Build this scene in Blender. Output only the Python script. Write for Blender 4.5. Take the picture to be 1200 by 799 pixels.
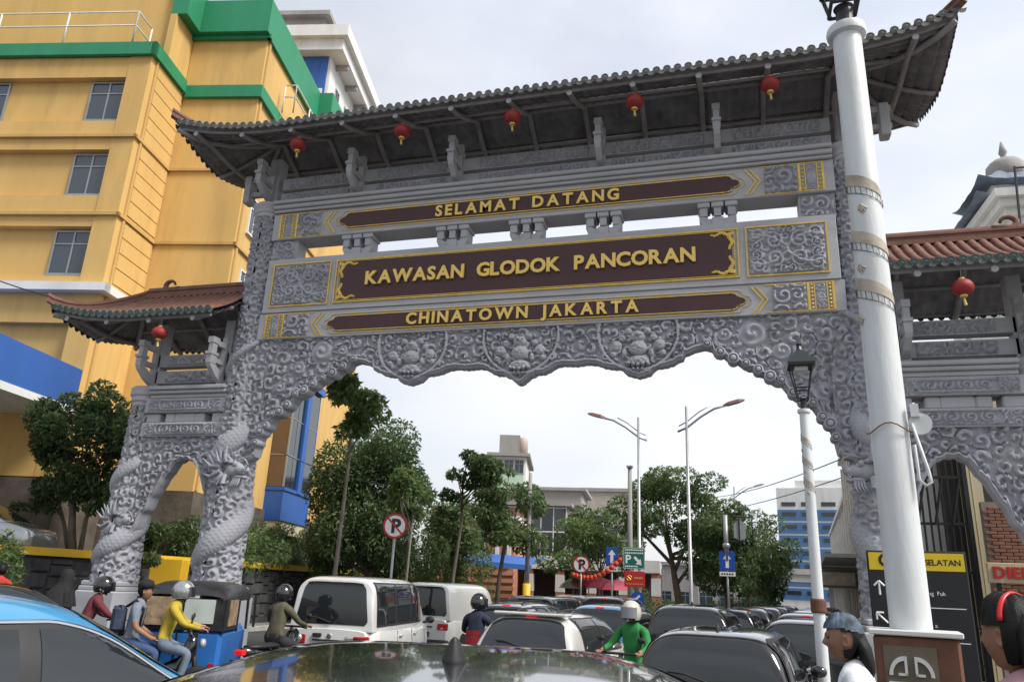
import bpy, math, random
import numpy as np
from mathutils import Vector, Matrix
for o in list(bpy.data.objects): bpy.data.objects.remove(o)
random.seed(7)
PI = math.pi; rad = math.radians
sc = bpy.context.scene
COL = sc.collection

# ------------------------------------------------------------------ camera
cam_d = bpy.data.cameras.new('camera'); cam = bpy.data.objects.new('camera', cam_d); COL.objects.link(cam)
cam_d.sensor_width = 36; cam_d.lens = 27; cam_d.clip_start = .05; cam_d.clip_end = 6000
CR = np.array([[0.96197008,-0.04372262,-0.2696329],[0.26983415,0.30555557,0.91314037],[0.04246294,-0.95116987,0.30573317]])
EYE = np.array([0., 0., 1.8])
m = Matrix(((CR[0,0],-CR[0,1],-CR[0,2],0),(CR[1,0],-CR[1,1],-CR[1,2],0),(CR[2,0],-CR[2,1],-CR[2,2],1.8),(0,0,0,1)))
cam.matrix_world = m
sc.camera = cam
sc.render.resolution_x = 1024; sc.render.resolution_y = 681

# ------------------------------------------------------------------ world: bright thin overcast, sun veiled ahead on the right
CLX, CLY = 1.7, 3.3                        # drift of the cloud deck
SUN_EL, SUN_AZ = rad(48), rad(104)          # azimuth clockwise from +Y
w = bpy.data.worlds.new('World'); sc.world = w; w.use_nodes = True
nt = w.node_tree; nt.nodes.clear()
def wn(t, **k):
    n = nt.nodes.new(t)
    for a, v in k.items(): setattr(n, a, v)
    return n
sky = wn('ShaderNodeTexSky', sky_type='NISHITA'); sky.sun_disc = False
sky.sun_elevation = SUN_EL; sky.sun_rotation = SUN_AZ; sky.air_density = 1.3; sky.dust_density = 3.0
geo = wn('ShaderNodeTexCoord'); sep = wn('ShaderNodeSeparateXYZ')
nt.links.new(geo.outputs['Generated'], sep.inputs[0])
mp = wn('ShaderNodeMapping'); mp.inputs['Scale'].default_value = (1.2, 1.2, 2.6)
nt.links.new(geo.outputs['Generated'], mp.inputs[0])
nz = wn('ShaderNodeTexNoise'); nz.inputs['Scale'].default_value = 1.5; nz.inputs['Detail'].default_value = 5; nz.inputs['Roughness'].default_value = .52
nt.links.new(mp.outputs[0], nz.inputs['Vector'])
cr = wn('ShaderNodeValToRGB'); cr.color_ramp.elements[0].position = .36; cr.color_ramp.elements[1].position = .68
cr.color_ramp.elements[0].color = (.56,.56,.56,1); cr.color_ramp.elements[1].color = (.97,.97,.97,1)
nt.links.new(nz.outputs['Fac'], cr.inputs[0])
# cloud veil: luminance follows the sky behind it, colour is nearly white
cl = wn('ShaderNodeRGBToBW'); nt.links.new(sky.outputs[0], cl.inputs[0])
lm = wn('ShaderNodeMath', operation='MULTIPLY'); lm.inputs[1].default_value = .16; nt.links.new(cl.outputs[0], lm.inputs[0])
ad = wn('ShaderNodeMath', operation='ADD'); ad.inputs[1].default_value = 3.9; nt.links.new(lm.outputs[0], ad.inputs[0])
n2 = wn('ShaderNodeTexNoise'); n2.inputs['Scale'].default_value = .75; n2.inputs['Detail'].default_value = 4; n2.inputs['Roughness'].default_value = .5
mp2 = wn('ShaderNodeMapping'); mp2.inputs['Location'].default_value = (CLX, CLY, 0.); mp2.inputs['Scale'].default_value = (1., 1., 1.5); nt.links.new(geo.outputs['Generated'], mp2.inputs[0]); nt.links.new(mp2.outputs[0], n2.inputs['Vector'])
th = wn('ShaderNodeMapRange'); th.inputs['From Min'].default_value = .38; th.inputs['From Max'].default_value = .64; th.inputs['To Min'].default_value = .88; th.inputs['To Max'].default_value = 1.36; nt.links.new(n2.outputs['Fac'], th.inputs['Value'])
tk = wn('ShaderNodeMath', operation='MULTIPLY'); nt.links.new(ad.outputs[0], tk.inputs[0]); nt.links.new(th.outputs[0], tk.inputs[1])
cc = wn('ShaderNodeVectorMath', operation='SCALE'); cc.inputs[0].default_value = (.965, .985, 1.045); nt.links.new(tk.outputs[0], cc.inputs['Scale'])
mx = wn('ShaderNodeMix', data_type='RGBA'); nt.links.new(cr.outputs[0], mx.inputs['Factor'])
nt.links.new(sky.outputs[0], mx.inputs['A']); nt.links.new(cc.outputs[0], mx.inputs['B'])
bg = wn('ShaderNodeBackground'); bg.inputs['Strength'].default_value = .128
nt.links.new(mx.outputs['Result'], bg.inputs['Color'])
out = wn('ShaderNodeOutputWorld'); nt.links.new(bg.outputs[0], out.inputs[0])
sd = bpy.data.lights.new('sun', 'SUN'); sd.energy = 2.9; sd.angle = rad(18); sd.color = (1, .965, .91)
so = bpy.data.objects.new('sun', sd); COL.objects.link(so)
sdir = Vector((math.cos(SUN_EL)*math.sin(SUN_AZ), math.cos(SUN_EL)*math.cos(SUN_AZ), math.sin(SUN_EL)))
so.rotation_euler = sdir.to_track_quat('Z', 'Y').to_euler(); so.location = (20, 20, 60)
vs = sc.view_settings; vs.view_transform = 'Standard'; vs.look = 'None'; vs.exposure = 0.56; vs.gamma = 1; vs.use_curve_mapping = False

# ------------------------------------------------------------------ helpers
def ray(px, py): return CR @ np.array([px-600., py-399.5, 900.])
def atY(px, py, Y):
    d = ray(px, py); return Vector(EYE + d*(Y/d[1]))
def atZ(px, py, Z):
    d = ray(px, py); return Vector(EYE + d*((Z-1.8)/d[2]))
def atD(px, py, D): return Vector(EYE + ray(px, py)*(D/900.))

MATS = {}
def M(name, rgb, rough=.65, metal=0., var=.12, scale=2.0, bump=0., bscale=30., dirt=0., dirtcol=(.05,.045,.04), coat=0., spec=.5, dscale=1.1, stretch=(1,1,1)):
    if name in MATS: return MATS[name]
    mt = bpy.data.materials.new(name); mt.use_nodes = True; t = mt.node_tree; b = t.nodes['Principled BSDF']
    b.inputs['Roughness'].default_value = rough; b.inputs['Metallic'].default_value = metal
    b.inputs['Coat Weight'].default_value = coat; b.inputs['Coat Roughness'].default_value = .04
    b.inputs['Specular IOR Level'].default_value = spec
    tc = t.nodes.new('ShaderNodeTexCoord'); mpn = t.nodes.new('ShaderNodeMapping'); mpn.inputs['Scale'].default_value = stretch
    t.links.new(tc.outputs['Object'], mpn.inputs[0])
    n = t.nodes.new('ShaderNodeTexNoise'); n.inputs['Scale'].default_value = scale; n.inputs['Detail'].default_value = 6; n.inputs['Roughness'].default_value = .6
    t.links.new(mpn.outputs[0], n.inputs['Vector'])
    r = t.nodes.new('ShaderNodeValToRGB'); e = r.color_ramp.elements
    e[0].position = .3; e[1].position = .7
    e[0].color = (*[max(0, c*(1-var)) for c in rgb], 1); e[1].color = (*[min(1, c*(1+var)) for c in rgb], 1)
    t.links.new(n.outputs['Fac'], r.inputs[0]); src = r.outputs[0]
    if dirt > 0:
        n2 = t.nodes.new('ShaderNodeTexNoise'); n2.inputs['Scale'].default_value = dscale; n2.inputs['Detail'].default_value = 8; n2.inputs['Roughness'].default_value = .68
        t.links.new(mpn.outputs[0], n2.inputs['Vector'])
        r2 = t.nodes.new('ShaderNodeValToRGB'); r2.color_ramp.elements[0].position = .5; r2.color_ramp.elements[1].position = .72
        r2.color_ramp.elements[0].color = (0,0,0,1); r2.color_ramp.elements[1].color = (dirt,dirt,dirt,1)
        t.links.new(n2.outputs['Fac'], r2.inputs[0])
        mi = t.nodes.new('ShaderNodeMix'); mi.data_type = 'RGBA'; mi.inputs['B'].default_value = (*dirtcol, 1)
        t.links.new(r2.outputs[0], mi.inputs['Factor']); t.links.new(src, mi.inputs['A']); src = mi.outputs['Result']
    t.links.new(src, b.inputs['Base Color'])
    if bump > 0:
        n3 = t.nodes.new('ShaderNodeTexNoise'); n3.inputs['Scale'].default_value = bscale; n3.inputs['Detail'].default_value = 5
        t.links.new(mpn.outputs[0], n3.inputs['Vector'])
        bp = t.nodes.new('ShaderNodeBump'); bp.inputs['Strength'].default_value = bump; bp.inputs['Distance'].default_value = .02
        t.links.new(n3.outputs['Fac'], bp.inputs['Height']); t.links.new(bp.outputs[0], b.inputs['Normal'])
    MATS[name] = mt; return mt
def leafmat(name, a, b_, c=None):
    if name in MATS: return MATS[name]
    mt = bpy.data.materials.new(name); mt.use_nodes = True; t = mt.node_tree; b = t.nodes['Principled BSDF']
    g = t.nodes.new('ShaderNodeNewGeometry'); r = t.nodes.new('ShaderNodeValToRGB'); e = r.color_ramp.elements
    e[0].color = (*a, 1); e[1].color = (*b_, 1)
    if c: x = e.new(.92); x.color = (*b_, 1); e[2].position = 1.0; e[2].color = (*c, 1)
    t.links.new(g.outputs['Random Per Island'], r.inputs[0]); t.links.new(r.outputs[0], b.inputs['Base Color'])
    b.inputs['Roughness'].default_value = .5; b.inputs['Specular IOR Level'].default_value = .35
    tr = t.nodes.new('ShaderNodeBsdfTranslucent'); hs = t.nodes.new('ShaderNodeHueSaturation'); hs.inputs['Value'].default_value = 1.5
    t.links.new(r.outputs[0], hs.inputs['Color']); t.links.new(hs.outputs[0], tr.inputs[0])
    ms = t.nodes.new('ShaderNodeMixShader'); ms.inputs[0].default_value = .4
    t.links.new(b.outputs[0], ms.inputs[1]); t.links.new(tr.outputs[0], ms.inputs[2]); t.links.new(ms.outputs[0], t.nodes['Material Output'].inputs[0])
    MATS[name] = mt; return mt
def glassmat(name, rgb=(.012,.014,.016), rough=.04, spec=.9):
    return M(name, rgb, rough=rough, var=.05, spec=spec)
def emis(name, rgb, s):
    mt = M(name, rgb, .4, var=0); b = mt.node_tree.nodes['Principled BSDF']
    b.inputs['Emission Color'].default_value = (*rgb, 1); b.inputs['Emission Strength'].default_value = s; return mt

def mesh_obj(name, verts, faces, mat=None, parent=None, smooth=False, loc=None, rot=None, mats=None, fmat=None, sharp=None):
    me = bpy.data.meshes.new(name); me.from_pydata([tuple(v) for v in verts], [], [tuple(f) for f in faces])
    return link(name, me, mat, parent, smooth, loc, rot, mats, fmat, sharp)
def link(name, me, mat=None, parent=None, smooth=False, loc=None, rot=None, mats=None, fmat=None, sharp=None):
    for mm in (mats or ([mat] if mat else [])): me.materials.append(mm)
    if fmat is not None: me.polygons.foreach_set('material_index', list(fmat))
    if smooth: me.polygons.foreach_set('use_smooth', [True]*len(me.polygons))
    if sharp and smooth:
        try: me.set_sharp_from_angle(angle=rad(sharp))
        except Exception: pass
    me.update()
    o = bpy.data.objects.new(name, me); COL.objects.link(o)
    if parent: o.parent = parent
    if loc is not None: o.location = loc
    if rot is not None: o.rotation_euler = rot
    return o
def empty(name, loc=(0,0,0), rz=0, parent=None):
    o = bpy.data.objects.new(name, None); COL.objects.link(o); o.location = loc; o.rotation_euler = (0,0,rz); o.empty_display_size = .2
    if parent: o.parent = parent
    return o
def tag(o, label=None, cat=None, group=None, kind=None):
    if label: o['label'] = label
    if cat: o['category'] = cat
    if group: o['group'] = group
    if kind: o['kind'] = kind
    return o
def copy_tree(o, parent=None):
    c = o.copy(); COL.objects.link(c)
    if parent: c.parent = parent
    for ch in o.children: copy_tree(ch, c)
    return c

class MB:
    def __init__(s): s.v = []; s.f = []; s.m = []; s.cur = 0
    def _add(s, vs, fs):
        b = len(s.v); s.v += [tuple(map(float, v)) for v in vs]; s.f += [tuple(b+i for i in f) for f in fs]; s.m += [s.cur]*len(fs); return s
    def box(s, lo, hi, M4=None):
        x0,y0,z0 = lo; x1,y1,z1 = hi
        vs = [(x0,y0,z0),(x1,y0,z0),(x1,y1,z0),(x0,y1,z0),(x0,y0,z1),(x1,y0,z1),(x1,y1,z1),(x0,y1,z1)]
        if M4 is not None: vs = [M4 @ Vector(v) for v in vs]
        return s._add(vs, [(0,3,2,1),(4,5,6,7),(0,1,5,4),(1,2,6,5),(2,3,7,6),(3,0,4,7)])
    def cbox(s, c, size, M4=None): return s.box([c[i]-size[i]/2 for i in range(3)], [c[i]+size[i]/2 for i in range(3)], M4)
    def bbox(s, lo, hi, b=.02):
        """box with chamfered vertical and top edges"""
        x0,y0,z0 = lo; x1,y1,z1 = hi
        def ring(i, z): return [(x0+i+b,y0+i,z),(x1-i-b,y0+i,z),(x1-i,y0+i+b,z),(x1-i,y1-i-b,z),(x1-i-b,y1-i,z),(x0+i+b,y1-i,z),(x0+i,y1-i-b,z),(x0+i,y0+i+b,z)]
        return s.loft([ring(b, z0), ring(0, z0+b), ring(0, z1-b), ring(b, z1)], caps=True)
    def loft(s, rings, caps=True, closed=True):
        n = len(rings[0]); vs = [p for r in rings for p in r]; fs = []
        for i in range(len(rings)-1):
            for j in range(n if closed else n-1):
                a = i*n+j; b_ = i*n+(j+1)%n; fs.append((a, b_, b_+n, a+n))
        if caps: fs.append(tuple(reversed(range(n)))); fs.append(tuple(range((len(rings)-1)*n, len(rings)*n)))
        return s._add(vs, fs)
    def tube(s, pts, r, n=8, caps=True, flat=1.0):
        pts = [Vector(p) for p in pts]; R_ = r if hasattr(r, '__len__') else [r]*len(pts); rings = []; ref = None
        for i, p in enumerate(pts):
            t = (pts[min(i+1, len(pts)-1)]-pts[max(i-1, 0)]);
            if t.length < 1e-9: t = Vector((0,0,1))
            t.normalize()
            if ref is None: ref = Vector((0,0,1)) if abs(t.z) < .9 else Vector((1,0,0))
            x = (ref - t*ref.dot(t))
            if x.length < 1e-6: x = t.orthogonal()
            x.normalize(); y = t.cross(x); ref = x
            rings.append([p + x*(math.cos(2*PI*k/n)*R_[i]) + y*(math.sin(2*PI*k/n)*R_[i]*flat) for k in range(n)])
        return s.loft(rings, caps)
    def lathe(s, prof, n=16, c=(0,0,0), caps=True, M4=None):
        rings = [[(c[0]+r*math.cos(2*PI*k/n), c[1]+r*math.sin(2*PI*k/n), c[2]+z) for k in range(n)] for r, z in prof]
        if M4 is not None: rings = [[M4 @ Vector(p) for p in r] for r in rings]
        return s.loft(rings, caps)
    def prism(s, poly, y0, y1, axis='y'):
        """polygon in xz extruded along y (or xy along z / yz along x)"""
        f = {'y': lambda a,b,c: (a,c,b), 'z': lambda a,b,c: (a,b,c), 'x': lambda a,b,c: (c,a,b)}[axis]
        n = len(poly); vs = [f(a,b,y0) for a,b in poly]+[f(a,b,y1) for a,b in poly]
        fs = [tuple(range(n)), tuple(reversed(range(n, 2*n)))] + [(i, n+i, n+(i+1)%n, (i+1)%n) for i in range(n)]
        return s._add(vs, fs)
    def ell(s, c, r, n=12, k=8, M4=None):
        rings = []
        for i in range(1, k):
            a = PI*i/k; rings.append([(c[0]+r[0]*math.sin(a)*math.cos(2*PI*j/n), c[1]+r[1]*math.sin(a)*math.sin(2*PI*j/n), c[2]-r[2]*math.cos(a)) for j in range(n)])
        if M4 is not None: rings = [[M4 @ Vector(p) for p in rr] for rr in rings]
        return s.loft(rings, True)
    def grid(s, P, flip=False):
        """P: array h x w x 3"""
        P = np.asarray(P); h, w_ = P.shape[:2]; b = len(s.v); s.v += [tuple(p) for p in P.reshape(-1,3).tolist()]
        fs = []
        for i in range(h-1):
            for j in range(w_-1):
                a = b+i*w_+j; q = (a, a+1, a+w_+1, a+w_); fs.append(q[::-1] if flip else q)
        s.f += fs; s.m += [s.cur]*len(fs); return s
    def quad(s, a, b, c, d): return s._add([a,b,c,d], [(0,1,2,3)])
    def build(s, name, mat, parent=None, smooth=False, loc=None, rot=None, mats=None, sharp=None):
        return mesh_obj(name, s.v, s.f, mat, parent, smooth, loc, rot, mats, s.m if mats else None, sharp)
    def mesh(s, name):
        me = bpy.data.meshes.new(name); me.from_pydata(s.v, [], s.f); return me

def recalc(o):
    import bmesh
    bm = bmesh.new(); bm.from_mesh(o.data); bmesh.ops.recalc_face_normals(bm, faces=bm.faces); bm.to_mesh(o.data); bm.free(); return o
_tc = {}
TMP = bpy.data.scenes.new('glyph_workshop')
def eval_mesh(o):
    """mesh of one object evaluated in a scene of its own, so the big scene is not re-evaluated"""
    TMP.collection.objects.link(o); vl = TMP.view_layers[0]; vl.update(); me = bpy.data.meshes.new_from_object(o.evaluated_get(vl.depsgraph)); bpy.data.objects.remove(o); return me
def text_mesh(ch, size, depth=.02, off=0., name='letter', shear=0):
    key = (ch, round(size,4), round(depth,4), round(off,4), shear)
    if key in _tc: return _tc[key]
    cu = bpy.data.curves.new('txt', 'FONT'); cu.body = ch; cu.size = size; cu.extrude = depth/2; cu.offset = off; cu.resolution_u = 3; cu.shear = shear
    o = bpy.data.objects.new('txt', cu); me = eval_mesh(o); me.name = name
    n = len(me.vertices); co = np.zeros(n*3); me.vertices.foreach_get('co', co); co = co.reshape(-1,3)
    x0, x1 = (co[:,0].min(), co[:,0].max()) if n else (0, size*.3)
    _tc[key] = (me, x0, x1, co[:,1].min() if n else 0, co[:,1].max() if n else 0); return _tc[key]
def text_line(s, size, depth, mat, parent, M4, x0, x1, off=0., name='letter', joined=False, z=0., sp=.42):
    """letters of s spread from x0 to x1 on the baseline of the local frame M4 (x right, y up, z out)"""
    adv = []; cap = size*.08
    for ch in s:
        if ch == ' ': adv.append((None, size*sp)); continue
        me, a, b, _, _ = text_mesh(ch, size, depth, off, name); adv.append((me, b-a, a))
    tot = sum(a[1] for a in adv); gaps = max(1, len(s)-1); g = ((x1-x0)-tot)/gaps if x1 is not None else cap
    x = x0; vv = []; ff = []
    for a in adv:
        if a[0] is not None:
            if joined:
                b0 = len(vv)
                for v in a[0].vertices: vv.append(M4 @ (v.co+Vector((x-a[2],0,z))))
                ff += [tuple(b0+i for i in p.vertices) for p in a[0].polygons]
            else:
                me = a[0]
                if not me.materials: me.materials.append(mat)
                o = bpy.data.objects.new(name, me); COL.objects.link(o); o.parent = parent
                o.matrix_local = M4 @ Matrix.Translation((x-a[2], 0, z))
        x += a[1]+g
    if joined: return mesh_obj(name, vv, ff, mat, parent)

def relief(U, V, seed=0, cell=.3, turns=3.2, jit=.32):
    """carved scrollwork: volutes packed side by side; returns 0..1"""
    rs = np.random.RandomState(seed); N = 97
    jx = rs.uniform(-jit,jit,(N,N)); jy = rs.uniform(-jit,jit,(N,N)); hd = rs.choice([-1,1],(N,N)); ph = rs.uniform(0,6.28,(N,N)); sz = rs.uniform(.8,1.25,(N,N))
    a = U/cell; b = V/cell; ia = np.floor(a).astype(int); ib = np.floor(b).astype(int)
    d1 = np.full(U.shape, 9.); d2 = np.full(U.shape, 9.); sp = np.zeros(U.shape); bd = np.zeros(U.shape)
    for i in (-1,0,1):
        for j in (-1,0,1):
            ca = (ia+i) % N; cb = (ib+j) % N
            dx = a-(ia+i+.5+jx[ca,cb]); dy = b-(ib+j+.5+jy[ca,cb]); r = np.hypot(dx,dy)/sz[ca,cb]
            th = np.arctan2(dy,dx)
            s_ = np.cos(r*turns*2*PI*.8 + hd[ca,cb]*th + ph[ca,cb])
            near = r < d1
            d2 = np.where(near, d1, np.minimum(d2, r)); sp = np.where(near, s_, sp); d1 = np.where(near, r, d1)
    edge = np.clip((d2-d1)/.10, 0, 1)
    ridge = np.clip(1.35*(sp+.42), 0, 1)
    dome = np.clip(1-d1*1.1, 0, 1)
    return np.clip(edge*(.04+.72*ridge+.30*dome*ridge), 0, 1)
def fbm(U, V, seed=0, f=1., o=4):
    rs = np.random.RandomState(seed); r = np.zeros(U.shape); A = 1.
    for k in range(o):
        for q in range(3):
            an = rs.uniform(0,6.28); p = rs.uniform(0,6.28)
            r += A*np.sin((U*math.cos(an)+V*math.sin(an))*f*6.28*(2**k)*rs.uniform(.7,1.3)+p+1.3*np.sin(f*3*(2**k)*(U*math.sin(an)-V*math.cos(an))+p))/3
        A *= .5
    return r
# ------------------------------------------------------------------ ground, road, pavements
def sheet(name, pts, z, mat, kind='structure'):
    o = mesh_obj(name, [(x, y, z) for x, y in pts], [tuple(range(len(pts)))], mat); return tag(o, kind=kind)
m_asph = M('asphalt', (.055,.055,.058), .85, var=.35, scale=.6, bump=.5, bscale=60, dirt=.5, dirtcol=(.09,.088,.085), dscale=.25)
m_pave = M('paving', (.2,.19,.18), .85, var=.2, scale=1.5, bump=.3, bscale=20, dirt=.5, dirtcol=(.09,.08,.07))
m_kerb = M('kerb_concrete', (.34,.33,.31), .8, var=.2, scale=3, dirt=.6, dirtcol=(.08,.075,.07))
m_white = M('road_paint', (.62,.62,.6), .6, var=.15, scale=6, dirt=.7, dirtcol=(.12,.12,.12), dscale=3)
m_soil = M('ground', (.13,.12,.105), .9, var=.3, scale=.05)
sheet('ground', [(-900,-900),(900,-900),(900,900),(-900,900)], -.25, m_soil)
sheet('road', [(-16.4,-30),(.9,-30),(2.6,13.4),(3.0,20),(4,35),(6.2,62),(9,170),(8,320),(-14,320),(-16,170),(-16.4,60)], 0, m_asph)
for k in range(22):                                     # lane dashes
    for xx in (-3.6, -7.7):
        y0 = -8+k*6.0
        if k % 1 == 0: sheet('lane_marking', [(xx,y0),(xx+.14,y0),(xx+.14,y0+2.6),(xx,y0+2.6)], .004, m_white)
def kerbed(name, x0, x1, y0, y1, z, edge):
    b = MB(); b.box((x0,y0,-.3),(x1,y1,z)); o = tag(b.build(name, m_pave), kind='structure')
    n = 0
    yy = y0
    while yy < min(y1, 60):
        b = MB(); b.bbox((edge-.16,yy+.006,-.1),(edge,min(yy+.994,y1),z+.004),.015); b.build('kerb_stone', m_kerb, o); yy += 1.0
    return o
KR = [(-.1,-6),(.2,3),(.86,9),(.9,11.9),(2.12,13.4),(2.35,20),(3.4,35),(5.6,62)]
pr = mesh_obj('pavement_right', *(lambda t: (t.v, t.f))(MB().prism(KR+[(16,62),(16,-6)], -.3, .16, 'z')), m_pave); recalc(pr); tag(pr, kind='structure')
for i in range(len(KR)-1):
    a_, c_ = Vector((*KR[i],0)), Vector((*KR[i+1],0)); L_ = (c_-a_).length; n_k = max(1, round(L_/1.0)); d_ = (c_-a_)/L_; ang_ = math.atan2(d_.y, d_.x)
    for k in range(n_k):
        p_ = a_+d_*(L_*k/n_k); b = MB(); b.bbox((.006,-.0,-.1),(L_/n_k-.006,.16,.166),.015); b.build('kerb_stone', m_kerb, pr, loc=p_, rot=(0,0,ang_))
kerbed('pavement_left', -18.4, -16.4, 6, 62, .16, -16.239)
tag(sheet('far_pavement', [(.7,62.01),(40,62.01),(60,320),(8.2,320),(6.1,170)], .1, m_pave), kind='structure')

# ------------------------------------------------------------------ the paifang gate
m_stone = M('carved_stone', (.365,.37,.405), .82, var=.16, scale=1.3, bump=.35, bscale=45, dirt=.5, dirtcol=(.25,.25,.26), dscale=1.6)
m_stone2 = M('dressed_stone', (.40,.405,.425), .75, var=.10, scale=1.5, bump=.2, bscale=40, dirt=.4, dirtcol=(.27,.27,.27), dscale=1.2, stretch=(.5,.5,1.8))
m_gold = M('gold_paint', (.62,.42,.09), .38, .55, var=.18, scale=9)
m_goldl = M('gold_letter', (.72,.50,.13), .4, .45, var=.06, scale=3)
m_maroon = M('maroon_panel', (.052,.014,.015), .5, var=.12, scale=2, dirt=.15, dirtcol=(.09,.04,.035))
m_tile = M('roof_tile_dark', (.075,.072,.072), .8, var=.35, scale=3, bump=.3, bscale=25)
m_tileu = M('roof_underside', (.165,.162,.168), .9, var=.4, scale=2.5, bump=.4, bscale=25)
m_cap = M('eave_cap_grey', (.10,.10,.095), .55, var=.3, scale=5)
m_red = M('terracotta', (.17,.078,.055), .75, var=.3, scale=4, bump=.3, bscale=20, dirt=.5, dirtcol=(.10,.06,.045), dscale=2)
m_green = M('green_glaze', (.038,.062,.055), .35, var=.35, scale=6)
m_wood = M('dark_rafter', (.26,.25,.25), .8, var=.2, scale=3)

GX, GY = -4.4, 15.5
gate = empty('ceremonial_gate', (GX, GY, 0))
tag(gate, 'carved grey stone ceremonial archway with tiled roofs spanning the road', 'archway')
FR = Matrix(((1,0,0,0),(0,0,-1,0),(0,1,0,0),(0,0,0,1)))       # x right, y up, z towards the viewer

def scale_pat(s, d, p=.085):
    a = s/p; r = np.floor(a); fa = a-r; b = d/p+.5*(r % 2); fb = b-np.floor(b)-.5
    return np.clip(1-np.hypot((fa-.2)*1.0, fb*1.6), 0, 1)
def column(name, xc, z0, z1, rfun, mir, hz0, hz1, pitch, rb, seed):
    nT = 120; nZ = int((z1-z0)/.026)
    th = np.linspace(0, 2*PI, nT+1); zz = np.linspace(z0, z1, nZ)
    T, Z = np.meshgrid(th, zz); R0 = rfun(Z)
    Tm = T*mir
    h = (.85*relief(Tm*.45, Z, seed, .25, 2.0)+.15*relief(Tm*.45+2, Z, seed+1, .12, 1.5))*.095
    # the ring must close: blend the seam at the back
    al = math.atan2(pitch, 2*PI*.45)
    zc0 = hz0 + pitch*(np.mod(Tm, 2*PI)/(2*PI)+.2)
    k = np.round((Z-zc0)/pitch); dz = (Z-zc0-k*pitch); zc = zc0+k*pitch
    tap = np.interp(zc, [hz0-.2, hz0+.4, hz0+(hz1-hz0)*.55, hz1], [.35, 1, .9, .15])*rb
    ok = (zc > hz0) & (zc < hz1)
    d = dz*math.cos(al); q = np.clip(1-(d/np.maximum(tap,.02))**2, 0, 1)
    s = np.mod(Tm,2*PI)*.45/math.cos(al)+dz*math.sin(al)
    belly = np.clip((d/np.maximum(tap,.02)+.45)*-4, 0, 1)
    pat = scale_pat(s, d)*(1-belly)+belly*(.5+.5*np.cos(s*2*PI/.07))
    fin = np.exp(-((d-tap*.95)/.035)**2)*(.5+.5*np.cos(s*2*PI/.12))*.06
    hb = np.sqrt(q)*.15+.026*pat*(q > .02)
    h = np.where(ok & (q > 0), np.maximum(h*.6, hb), h)
    h = h + np.where(ok, fin, 0)
    R_ = R0+h
    P = np.stack([R_*np.sin(T), .0-R_*np.cos(T), Z], -1)
    b = MB(); b.grid(P, flip=False)
    return b.build(name, m_stone, gate, True, loc=(xc, .35, 0))
def dragon_head(parent, c, side, s=1.0, zlook=0.0):
    """a carved dragon head pushed out of the shaft towards `side` (+1/-1 in x)"""
    b = MB(); rnd = random.Random(5)
    def p(x, y, z): return (c[0]+side*x*s, c[1]+y*s, c[2]+z*s)
    def E(x, y, z, a, b2, d): b.ell(p(x,y,z), (a*s,b2*s,d*s), 10, 7)
    E(0,0,0,.26,.24,.22); E(.2,-.04,-.02,.2,.17,.13); E(.36,-.05,-.02,.11,.13,.09); E(.2,-.03,-.19,.2,.13,.06); E(.34,-.03,-.2,.08,.1,.05)
    E(.12,-.19,.12,.07,.06,.07); E(.12,.15,.12,.07,.06,.07); E(.4,-.1,.06,.04,.04,.04); E(-.02,-.22,.16,.1,.05,.05)
    for k in range(6): E(.12+.05*k, -.13, -.1, .022,.02,.035)
    for yy in (-.12, .1):
        b.tube([p(-.02,yy,.18), p(-.16,yy*1.4,.34), p(-.34,yy*1.6,.38), p(-.42,yy*1.6,.52)], [.05*s,.042*s,.03*s,.008*s], 7)
    for k in range(15):
        a = -1.7+k*.24; y = -.26+.05*math.sin(k*2.1)
        l = .36+.2*rnd.random(); r0 = .16
        p0 = p(-.08+r0*-math.cos(a)*.9, y, r0*math.sin(a)); p1 = p(-.1-l*.7*math.cos(a), y-.05, l*.7*math.sin(a)-.05); p2 = p(-.1-l*1.15*math.cos(a)-.04, y, l*math.sin(a)+.12)
        b.tube([p0,p1,p2], [.055*s,.05*s,.012*s], 6)
    for k in range(4):
        b.tube([p(.1+.05*k,-.1,-.22), p(.08+.06*k,-.14,-.34), p(.02+.07*k,-.16,-.44)], [.035*s,.03*s,.008*s], 6)
    b.tube([p(.42,-.12,0), p(.52,-.22,.1), p(.45,-.26,.22), p(.34,-.26,.26)], [.02*s,.02*s,.016*s,.006*s], 6)
    return b.build('dragon_head', m_stone, parent, True, sharp=60)
    # foreleg with claws
    b.tube([p(-.1,-.3,-.35), p(.1,-.36,-.5), p(.25,-.34,-.42), p(.36,-.34,-.5)], [.1*s,.085*s,.07*s,.06*s], 8)
    for k in (-1,0,1,2): b.tube([p(.36,-.34,-.5), p(.44+.02*k,-.36,-.48+.06*k), p(.5,-.36,-.54+.07*k)], [.035*s,.028*s,.006*s], 6)
    return b.build('dragon_head', m_stone, parent, True, sharp=60)

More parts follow.
